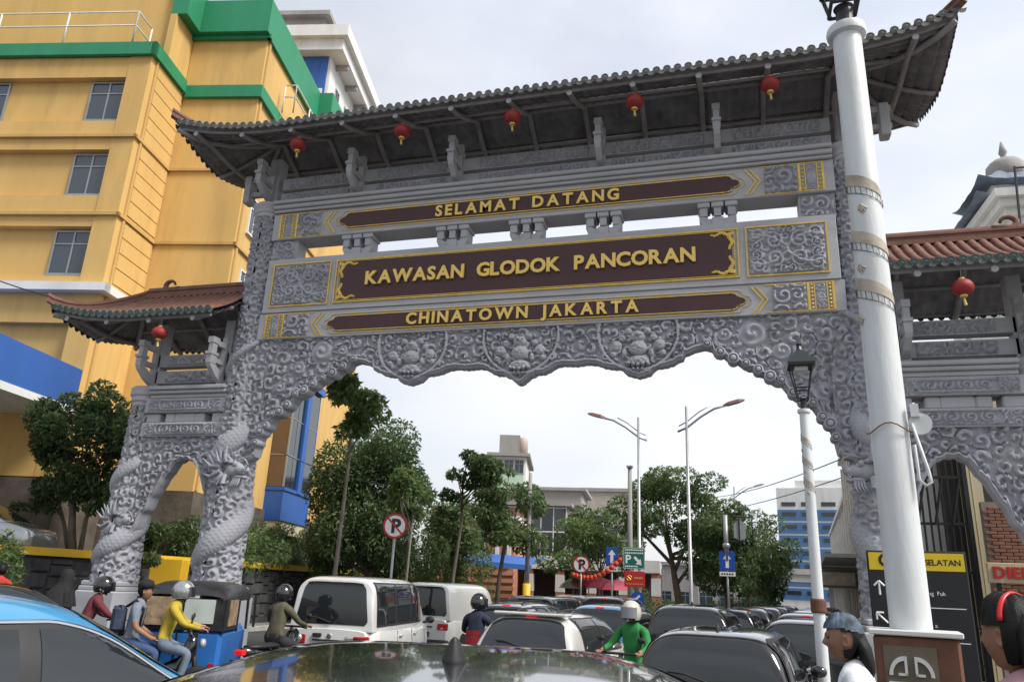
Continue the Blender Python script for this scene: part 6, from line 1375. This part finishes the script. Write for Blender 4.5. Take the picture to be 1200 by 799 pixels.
# woman at the right edge, profile to the left
p = atD(1182, 730, 2.55)
t, J, HM = person((p.x+.05, p.y, .11), 40, 'woman with black hair and a red hairband at the right edge', 'stand', c_pink, c_dark, hair=False, headturn=0, headpitch=-3)
cap_from((zz_ > .18) & ((np.cos(T_) < .55) | (zz_ > .70)) | ((np.cos(T_) < -.12) & (zz_ > -.7)), .015, HAIR, 'hair', t, HM)
b = MB(); b.loft([[tuple(HM @ Vector((w_*math.cos(a), yo+d_*math.sin(a), z))) for a in [2*PI*k/16 for k in range(16)]] for w_, d_, yo, z in ((.05,.04,-.07,.06),(.078,.05,-.085,0),(.08,.048,-.09,-.08),(.07,.042,-.1,-.16),(.055,.035,-.105,-.26),(.03,.02,-.105,-.36))]); b.build('hair', HAIR, t, True)
b = MB(); b.tube([HM @ Vector((.089*math.cos(a), -.03, .026+.104*math.sin(a))) for a in [rad(8)+rad(164)*k/20 for k in range(21)]], .006, 6, flat=1.6); b.build('hairband', M('red_plastic', (.55,.02,.025), .3), t, True)

# ------------------------------------------------------------------ street furniture
m_pole = M('pole_white', (.62,.645,.65), .42, var=.08, scale=2, dirt=.42, dirtcol=(.40,.36,.28), dscale=5, stretch=(1,1,.22), bump=.15, bscale=30)
m_inlay = M('pole_inlay', (.40,.35,.28), .7, var=.3, scale=12)
def deco_pole(base, ztop, r0, r1, label, lamp=True, seed=1, bands=((2.55,3.0),(3.05,3.5),(3.6,3.95)), boxtop=1.62):
    t = empty('street_lamp', base); tag(t, label, 'street lamp', 'white dragon banded lamp posts'); zb = base[2]
    b = MB(); b.lathe([(r0,0),(r0,.1),(r1,ztop-zb)], 32); b.build('post', m_pole, t, True, sharp=40)
    b = MB(); b.lathe([(r1,ztop-zb-.0),(r1*1.35,ztop-zb+.01),(r1*1.42,ztop-zb+.035),(r1*1.35,ztop-zb+.06),(r1*.9,ztop-zb+.065)], 28); b.build('collar', m_pole, t, True, sharp=40)
    rr = lambda z: r0+(r1-r0)*(z/(ztop-zb))
    for k, (z0, z1) in enumerate(bands):                     # a dragon body winding up: brown bands, outlined scales
        b = MB(); N = 40; top = []; bot = []; a0 = rad(-260)
        for q in range(N+1):
            a = a0+rad(250)*q/N; zc = z0+(z1-z0)*q/N; w_ = .05*math.sin(PI*q/N)**.3+.004
            top.append(((rr(zc)+.004)*math.cos(a), (rr(zc)+.004)*math.sin(a), zc+w_)); bot.append(((rr(zc)+.004)*math.cos(a), (rr(zc)+.004)*math.sin(a), zc-w_*.2))
        b._add(bot+top, [(q, q+1, N+2+q, N+1+q) for q in range(N)]); b.build('dragon_band', m_inlay, t)
        b = MB()
        for q in range(0, N, 3):
            a = a0+rad(250)*q/N; zc = z0+(z1-z0)*q/N; p = lambda a, z: ((rr(z)+.005)*math.cos(a), (rr(z)+.005)*math.sin(a), z)
            b.tube([p(a,zc-.012), p(a+.03,zc-.05)], .0015, 4); 
        b.tube([((rr(z0)+.004)*math.cos(a0+rad(250)*q/N), (rr(z0)+.004)*math.sin(a0+rad(250)*q/N), z0+(z1-z0)*q/N-.052) for q in range(N+1)], .0018, 4); b.build('scale_outline', m_black, t)
        b = MB(); a = rad(-115-25*k); zc = (z0+z1)/2-.13
        for c_ in range(5): b.tube([((rr(zc)+.003)*math.cos(a), (rr(zc)+.003)*math.sin(a), zc), ((rr(zc)+.006)*math.cos(a+.22*(c_-2)*.6+.1), (rr(zc)+.006)*math.sin(a+.22*(c_-2)*.6+.1), zc-.05+.012*abs(c_-2))], [.010,.003], 5)
        b.build('dragon_claw', m_inlay, t)
    if lamp:
        z = ztop-zb+.065; b = MB(); b.lathe([(r1*.62,z),(r1*.62,z+.12),(r1*.75,z+.14)], 16); b.build('neck', m_black, t)
        b = MB(); h0 = z+.14; h1 = z+.62
        for k in range(4):
            a = PI/4+PI/2*k; b.tube([(.09*math.cos(a),.09*math.sin(a),h0),(.21*math.cos(a),.21*math.sin(a),h1)], .012, 5)
        for hh, rr_ in ((h0,.10),(h1,.215),(h0+.16,.14)):
            for k in range(4): a = PI/4+PI/2*k; a2 = a+PI/2; b.tube([(rr_*math.cos(a),rr_*math.sin(a),hh),(rr_*math.cos(a2),rr_*math.sin(a2),hh)], .011, 5)
        b.build('lantern_frame', m_black, t)
        b = MB(); ring = lambda r_, zz: [(r_*math.cos(PI/4+PI/2*k), r_*math.sin(PI/4+PI/2*k), zz) for k in range(4)]; b.loft([ring(.26,h1),(ring(.27,h1+.04)),ring(.13,h1+.2),ring(.06,h1+.26)]); b.lathe([(.05,h1+.26),(.03,h1+.32),(.045,h1+.35),(.01,h1+.39)], 8); b.build('lantern_hood', M('hood_green_black', (.014,.024,.024), .4), t)
        b = MB(); b.box((-.09,-.09,h1-.06),(.09,.09,h1-.005)); b.build('lamp_tray', m_pipe, t)
    return t
p1 = atD(1068, 738, 3.35); t1 = deco_pole((p1.x, p1.y, .16), 4.80, .09, .074, 'thick white dragon banded lamp post standing closest on the right', True, 1, ((3.78,3.62),(3.46,3.30),(3.2,3.04)))
# cabinet round its foot with a round longevity character in relief
m_cab = M('cabinet_brown', (.13,.055,.032), .75, var=.35, scale=7, dirt=.4, dirtcol=(.05,.03,.02)); m_cabs = M('cabinet_olive', (.13,.11,.075), .8, var=.2, scale=6)
yaw = math.degrees(math.atan2(-p1.x, p1.y))
cb = empty('pole_cabinet', (p1.x, p1.y-.0, .19), rad(yaw)); tag(cb, 'brown cabinet with white round lattice character at the foot of the thick lamp post', 'cabinet')
b = MB(); b.bbox((-.15,-.16,0),(.175,.16,1.49),.012); b.build('box', m_cab, cb); b = MB(); b.bbox((-.165,-.175,1.49),(.19,.175,1.512),.004); b.build('top_plate', m_pipe, cb)
b = MB(); b.box((-.115,-.166,.9),(.085,-.161,1.45)); b.build('inset', m_cabs, cb)
b = MB()
def wbar(x0, z0, x1, z1): b.box((x0,-.176,z0),(x1,-.167,z1))
for s_ in (-1, 1):
    cx = -.015
    N = 10; o_ = [(cx+s_*(.022+.062*math.sin(PI/2*q/N)), 1.335+.075*math.cos(PI/2*q/N)) for q in range(N+1)]; i_ = [(cx+s_*(.022+.048*math.sin(PI/2*q/N)), 1.335+.058*math.cos(PI/2*q/N)) for q in range(N+1)]
    b.prism(o_+i_[::-1], -.176, -.167); wbar(min(cx+s_*.014,cx+s_*.024),1.335,max(cx+s_*.014,cx+s_*.024),1.41); wbar(min(cx+s_*.014,cx+s_*.05),1.335,max(cx+s_*.014,cx+s_*.05),1.345)
    for z in (1.30,1.25,1.19,1.14,1.08,1.03):
        wbar(min(cx+s_*.014,cx+s_*.088),z,max(cx+s_*.014,cx+s_*.088),z+.011)
    for z in (1.26,1.15,1.04): wbar(min(cx+s_*.045,cx+s_*.055),z+.0005,max(cx+s_*.045,cx+s_*.055),z+.0395)
o = recalc(b.build('lattice_character', m_pipe, cb)); o['kind'] = 'stuff'
# wall bracket with steel ring strapped to the post
tb = empty('strap_bracket', (p1.x, p1.y, 2.6), rad(yaw)); tag(tb, 'loose white metal bracket strapped to the side of the thick lamp post', 'bracket')
b = MB(); b.lathe([(.045,-.008),(.05,-.008),(.05,.008),(.045,.008)], 20, M4=Matrix.Translation((.13,-.03,.0)) @ Matrix.Rotation(PI/2,4,'X')); b.ell((.13,-.03,0),(.04,.006,.04),14,6); b.build('disc', m_pole, tb)
b = MB(); b.tube([(.095,-.05,.0),(.14,-.05,-.22),(.147,-.05,-.27),(.125,-.05,-.285),(.10,-.05,-.26),(.098,-.05,-.1)], .007, 6, flat=1.6); b.build('handle', m_pole, tb, True); b = MB(); b.box((.095,-.06,.03),(.13,-.03,.09)); b.build('clamp', m_pole, tb)
b = MB(); b.tube([(.101*math.cos(a), .101*math.sin(a), .02*math.sin(3*a)-.02) for a in [rad(-170)+rad(200)*k/14 for k in range(15)]], .0035, 5); b.build('wire', M('rusty_wire', (.2,.1,.05), .7), tb)
p2 = atD(963, 760, 10); t2 = deco_pole((p2.x, p2.y, .16), 4.34, .08, .064, 'slimmer white lamp post with black lantern standing further along the pavement', True, 2, ((3.3,3.1),(3.6,3.4),(3.9,3.7)))
b = MB(); b.lathe([(.09,1.5),(.10,1.52),(.10,1.66),(.09,1.68)], 16); b.build('stone_ring', m_cab, t2)

# wayfinding totem
tt_ = atD(1085, 720, 5.6); yw = math.degrees(math.atan2(-tt_.x, tt_.y))+2
wf = empty('wayfinding_sign', (tt_.x-.03, tt_.y, .09), rad(yw)); tag(wf, 'black wayfinding totem with a yellow header behind the thick lamp post', 'sign')
ms = M('sign_black', (.010,.011,.012), .35, var=.1); my_ = M('sign_yellow', (.70,.50,.01), .4, var=.05); mw_ = M('sign_white', (.75,.75,.75), .5, var=.03)
b = MB(); b.bbox((-.33,-.04,0),(.33,.04,2.1),.008); b.build('panel', ms, wf); b = MB(); b.box((-.315,-.046,1.96),(.315,-.041,2.085)); b.build('header', my_, wf)
F2 = lambda x, z: Matrix.Translation((x,-.047,z)) @ FR
text_line('O', .13, .002, ms, wf, F2(0,1.985), -.25, None, .004, name='header_text', joined=True)
text_line('PASAR SELATAN', .058, .002, ms, wf, F2(0,2.0), -.13, .29, .001, name='header_text', joined=True)
F3 = lambda x, z: Matrix.Translation((x,-.041,z)) @ FR
b = MB()
def arrow(cx, cz, ang, L=.1):
    d = Vector((math.cos(ang),0,math.sin(ang))); n_ = Vector((-d.z,0,d.x)); c_ = Vector((cx,-.0425,cz))
    for p, q in ((c_-d*L*.5, c_+d*L*.5), (c_+d*L*.5, c_+d*L*.15+n_*L*.35), (c_+d*L*.5, c_+d*L*.15-n_*L*.35)): b.tube([p, q], .007, 4)
arrow(-.26,1.83,PI/2); arrow(-.26,1.62,rad(135)); arrow(-.25,1.38,0)
for z in (1.70, 1.47): b.box((-.18,-.0435,z),(.29,-.041,z+.006))
b.build('arrows', mw_, wf)
text_line('ng Fuk', .04, .002, mw_, wf, F3(0,1.79), .06, None, 0, name='sign_text', joined=True); text_line('a', .04, .002, mw_, wf, F3(0,1.57), .08, None, 0, name='sign_text', joined=True)

# traffic signs
m_sblue = M('sign_blue', (.01,.07,.36), .4, var=.05); m_sred = M('sign_red_paint', (.45,.015,.015), .4, var=.05); m_sgreen = M('sign_green', (.0,.13,.09), .4, var=.05); m_sgrey = M('sign_grey_back', (.3,.31,.32), .5); m_galv = M('galvanised', (.36,.37,.38), .4, .5, var=.12, scale=4)
def disc(b, c, r, y0, y1, n=28, r2=None):
    o_ = [(c[0]+r*math.cos(2*PI*k/n), c[1]+r*math.sin(2*PI*k/n)) for k in range(n)]
    b.prism(o_, y0, y1)
def noparking(loc, zc, r, label, rz=0, slash=True):
    t = empty('no_parking_sign', loc, rad(rz)); tag(t, label, 'sign', 'round no parking signs')
    b = MB(); b.tube([(0,.03,0),(0,.03,zc+r*.9)], .035, 10); b.build('post', m_galv, t, True)
    b = MB(); disc(b, (0,zc), r, -.01, .0); recalc(b.build('rim', m_sred, t)); b = MB(); disc(b, (0,zc), r*.84, -.014, -.011); recalc(b.build('face', mw_, t))
    me, a, c_, y0, y1 = text_mesh('P', 1.0, .02, 0.); sz = r*1.05/(y1-y0)
    text_line('P', sz, .004, ms, t, Matrix.Translation((0,-.017,zc-r*.52)) @ FR, -r*.28, None, .018*r/.3, name='sign_letter', joined=True)
    b = MB(); a = rad(-45); d = Vector((math.cos(a),math.sin(a))); n_ = Vector((-d.y,d.x)); q = [d*-r*.9+n_*r*.07, d*r*.9+n_*r*.07, d*r*.9-n_*r*.07, d*-r*.9-n_*r*.07]
    b.prism([(v.x, zc+v.y) for v in q], -.024, -.020); recalc(b.build('slash', m_sred, t))
    return t
p = atD(463,616,19); noparking((p.x,p.y,0), p.z, .30, 'round no parking sign on a pole beside the white van', 12)
p = atD(681,661,31); noparking((p.x,p.y,.2), p.z-.2, .34, 'small distant round no parking sign left of the blue arrow sign', 8)
def oneway(loc, zc, w_, h_, label, plate=True):
    t = empty('one_way_sign', loc, rad(5)); tag(t, label, 'sign', 'blue one way signs')
    b = MB(); b.tube([(0,.04,0),(0,.04,zc+h_/2)], .04, 8); b.build('post', m_galv, t, True); b = MB(); b.bbox((-w_/2,-.02,zc-h_/2),(w_/2,.0,zc+h_/2),.01); b.build('board', m_sblue, t)
    b = MB(); b.prism([(-.06,zc-h_*.36),(.06,zc-h_*.36),(.06,zc+h_*.1),(.15,zc+h_*.1),(0,zc+h_*.38),(-.15,zc+h_*.1),(-.06,zc+h_*.1)], -.026, -.021); recalc(b.build('arrow', mw_, t))
    if plate: b = MB(); b.box((-w_/2,-.02,zc-h_/2-.2),(w_/2,-.0,zc-h_/2-.04)); pl = b.build('plate', mw_, t); b = MB(); [b.box((-w_*.4+k*w_*.16,-.024,zc-h_/2-.15),(-w_*.4+k*w_*.16+w_*.1,-.021,zc-h_/2-.09)) for k in range(5)]; b.build('plate_text', ms, pl)
    return t
p = atD(717,652,30); oneway((p.x,p.y,.2), p.z-.2, .47, .70, 'blue upward arrow sign beside the green parking board')
p = atD(852,657,29); p.z -= .2; t = oneway((p.x,p.y,.2), p.z, .58, .70, 'blue upward arrow sign on the post with the empty grey frame')
b = MB(); b.tube([(0,.04,p.z),(0,.04,p.z+1.7)], .085, 8); b.lathe([(.085,p.z+.45),(.14,p.z+.5),(.14,p.z+.62),(.085,p.z+.66)], 10, (0,.04,0)); b.build('tall_post', m_galv, t, True)
b = MB(); z0 = p.z+.72
for q in (((.1,z0),(1.0,z0)),((.1,z0+.92),(1.0,z0+.92)),((.2,z0),(.2,z0+.92)),((.98,z0),(.98,z0+.92)),((.5,z0),(.5,z0+.92))): b.tube([(q[0][0],.02,q[0][1]),(q[1][0],.02,q[1][1])], .022, 5)
b.build('sign_frame', m_black, t); b = MB(); b.prism([(.3,z0+.15),(.52,z0+.04),(.74,z0+.15),(.74,z0+.65),(.52,z0+.86),(.3,z0+.65)], .04, .06); recalc(b.build('sign_back', m_sgrey, t))
p = atD(743,654,28.8); t = empty('parking_sign', (p.x,p.y,.2), rad(5)); tag(t, 'green parking direction board above a red board on one post', 'sign'); zc = p.z-.2
for x in (-.05,.2): b = MB(); b.tube([(x,.05,0),(x,.05,zc+.4)], .04, 8); b.build('post', m_galv, t, True)
b = MB(); b.bbox((-.40,-.02,zc-.38),(.40,.0,zc+.40),.01); b.build('green_board', m_sgreen, t)
b = MB(); bar_frame(b, -.385,.385,zc-.365,zc+.385,-.021,.014,.003)
for z, x0, x1 in ((zc+.30,-.33,.33),(zc+.19,-.33,.33),(zc-.29,-.33,.1)):
    k = x0
    while k < x1: b.box((k,-.024,z-.02),(k+.05,-.021,z+.03)); k += .068
b.prism([(-.02+.0,zc+.02),(.04,zc+.09),(.19,zc-.06),(.24,zc-.0),(.28,zc-.24),(.06,zc-.2),(.12,zc-.13)], -.025, -.021); b.build('board_print', mw_, t)
text_line('P', .42, .004, mw_, t, Matrix.Translation((0,-.024,zc-.17)) @ FR, -.31, None, .012, name='sign_letter', joined=True)
b = MB(); b.bbox((-.36,-.02,zc-1.02),(.40,.0,zc-.46),.01); b.build('red_board', m_sred, t)
b = MB(); b.box((0,-.024,zc-.72),(.32,-.021,zc-.67)); b.tube([(-.18+.09*math.cos(2*PI*k/14),-.022,zc-.7+.09*math.sin(2*PI*k/14)) for k in range(15)], .01, 4); b.tube([(-.24,-.022,zc-.64),(-.12,-.022,zc-.76)], .01, 4); [b.box((-.28+k*.08,-.024,zc-.93),(-.23+k*.08,-.021,zc-.89)) for k in range(8)]; b.build('board_print', m_gold, t)
p = atD(747,701,27.2); t = empty('keep_left_sign', (p.x,p.y,.0)); tag(t, 'small round blue arrow sign low behind the pale blue taxi', 'sign'); b = MB(); disc(b, (0,p.z), .24, -.01, .01); recalc(b.build('face', m_sblue, t)); b = MB(); b.prism([(-.12,p.z-.1),(-.12,p.z+.04),(-.08,p.z),(.06,p.z+.13),(.11,p.z+.08),(-.03,p.z-.05),(.02,p.z-.1)], -.016, -.011); recalc(b.build('arrow', mw_, t)); b = MB(); b.tube([(0,.03,0),(0,.03,p.z)], .035, 8); b.build('post', m_galv, t)

# street lights
def streetlight(px, pyt, D, arm, label, thin=1.0):
    p = atD(px, pyt, D); t = empty('street_light', (p.x,p.y,.2)); tag(t, label, 'street light', 'tall curved arm street lights'); H = p.z-.2; s_ = arm
    b = MB(); b.tube([(0,0,0),(0,0,1.2),(0,0,1.25),(0,0,H)], [.10*thin,.10*thin,.075*thin,.05*thin], 10); b.build('post', m_galv, t, True)
    b = MB(); b.tube([(-s_*.35,0,H-1.0),(0,0,H-.85),(s_*.55,0,H-.42),(s_*1.05,0,H-.12),(s_*1.55,0,H+.02)], .045, 7); b.tube([(-s_*.3,0,H-.78),(0,0,H-.62),(s_*.5,0,H-.22),(s_*.9,0,H-.0)], .025, 7); b.build('arm', m_galv, t, True)
    b = MB(); b.loft([[(s_*x, w_, H+z), (s_*x, -w_, H+z), (s_*x, -w_*.7, H+z+h_), (s_*x, w_*.7, H+z+h_)] for x, w_, z, h_ in ((1.4,.06,-.03,.06),(1.6,.14,.0,.13),(1.98,.14,.1,.13),(2.2,.06,.18,.05))]); recalc(b.build('lamp_head', m_sgrey if D > 50 else M('lamp_red_grey', (.2,.09,.08), .5), t))
    return t
streetlight(748, 489, 33, -1, 'curved arm street light pointing left above the green parking board')
streetlight(804, 476, 30, 1, 'tallest curved arm street light pointing right over the median')
streetlight(860, 570, 58, 1, 'smaller distant street light pointing right behind the empty frame')
streetlight(815, 582, 62, -1, 'faint distant street light pointing left behind the trees')
p = atD(738, 548, 31); t = empty('utility_pole', (p.x,p.y,.2)); tag(t, 'plain grey utility pole left of the curved arm street light', 'pole'); b = MB(); b.tube([(0,0,0),(0,0,p.z-.2)], [.12,.08], 10); b.build('post', m_conc, t, True); b = MB(); b.box((-.12,-.12,p.z-.2),(.12,.12,p.z-.12)); b.build('pole_cap', m_galv, t)
# yellow bollard posts and a utility pole by the arcade
p = atD(617, 690, 30); t = empty('utility_pole', (p.x,p.y,.1)); tag(t, 'grey utility pole with yellow painted foot beside the arcade', 'pole'); b = MB(); b.tube([(0,0,1.9),(0,0,6.2)], [.1,.07], 10); b.build('shaft', m_conc, t, True); b = MB(); b.tube([(0,0,0),(0,0,1.9)], .16, 10); b.build('painted_foot', m_railyel, t, True)

# red lantern strings across the far side street
m_lan2 = M('string_lantern_red', (.55,.05,.02), .6, var=.15, scale=3)
a = atD(672,668,33); e = atD(727,650,29); sx_ = MB(); pts = [a.lerp(e,k/12)+Vector((0,0,-.35*math.sin(PI*k/12))) for k in range(13)]
st = empty('lantern_string', tuple(a)); tag(st, 'string of small red lanterns sagging beside the blue arrow sign', 'lanterns'); b = MB(); b.tube([p-a for p in pts], .012, 5); b.build('cord', m_black, st)
lme = MB().lathe([(.02,-.11),(.09,-.07),(.115,0),(.09,.07),(.02,.11)], 10).mesh('lantern'); lme.materials.append(m_lan2)
for k, p in enumerate(pts):
    o = bpy.data.objects.new('lantern', lme); COL.objects.link(o); o.parent = st; o.location = (p-a)+Vector((0,0,-.18))
# umbrellas of the street stalls
m_umb = M('umbrella_pink', (.42,.06,.10), .6, var=.2, scale=2)
for i, (px, py, D, r_, lb) in enumerate(((690,683,36,.95,'pink market umbrella closest to the orange arcade column'),(706,686,35,.85,'pink market umbrella in the middle of the three'),(723,688,34,.8,'pink market umbrella next to the red board'),(672,686,36,.7,'faded orange and blue market umbrella left of the pink ones'))):
    p = atD(px,py,D); t = empty('market_umbrella', (p.x,p.y,.1)); tag(t, lb, 'umbrella', 'market umbrellas by the arcade'); h_ = p.z-.1
    b = MB(); b.lathe([(r_,h_-.12),(r_*.8,h_+.08),(r_*.45,h_+.24),(.04,h_+.34)], 8, caps=False); b.build('canopy', m_umb if i < 3 else M('umbrella_faded', (.3,.25,.2), .6, var=.6, scale=1.5), t); b = MB(); b.tube([(0,0,0),(0,0,h_+.4)], .025, 6); b.build('pole', m_galv, t)
# overhead wires
def wire(p0, p1, sag, label, r_=.012):
    p0 = Vector(p0); p1 = Vector(p1); b = MB(); b.tube([p0.lerp(p1,k/16)-p0+Vector((0,0,-sag*4*(k/16)*(1-k/16))) for k in range(17)], r_, 5); o = b.build('overhead_wire', m_black, None, True, loc=p0); tag(o, label, 'wire')
wire(atD(800,582,60), atD(985,538,24), .5, 'thin cable crossing the sky toward the right archway column', .018)
wire(atD(760,595,70), atD(985,560,26), .8, 'lower thin cable in front of the distant office block', .018)
wire(atD(-20,322,24), atD(175,372,21), .15, 'black cable from the yellow building to the left wing roof', .02)
wire(atD(330,530,26), atD(480,572,24), .2, 'thin dark cable crossing in front of the big round tree', .014)
# median island
md = mesh_obj('median_island', *(lambda t: (t.v, t.f))(MB().prism([(-4.6,28.2),(-.75,28.2),(-.4,31),(1.0,50),(4.4,110),(3.4,110),(-2.6,60),(-6.8,40),(-6.8,31.2)], -.05, .18, 'z')), m_kerb); recalc(md); tag(md, kind='structure')

bpy.data.scenes.remove(TMP)
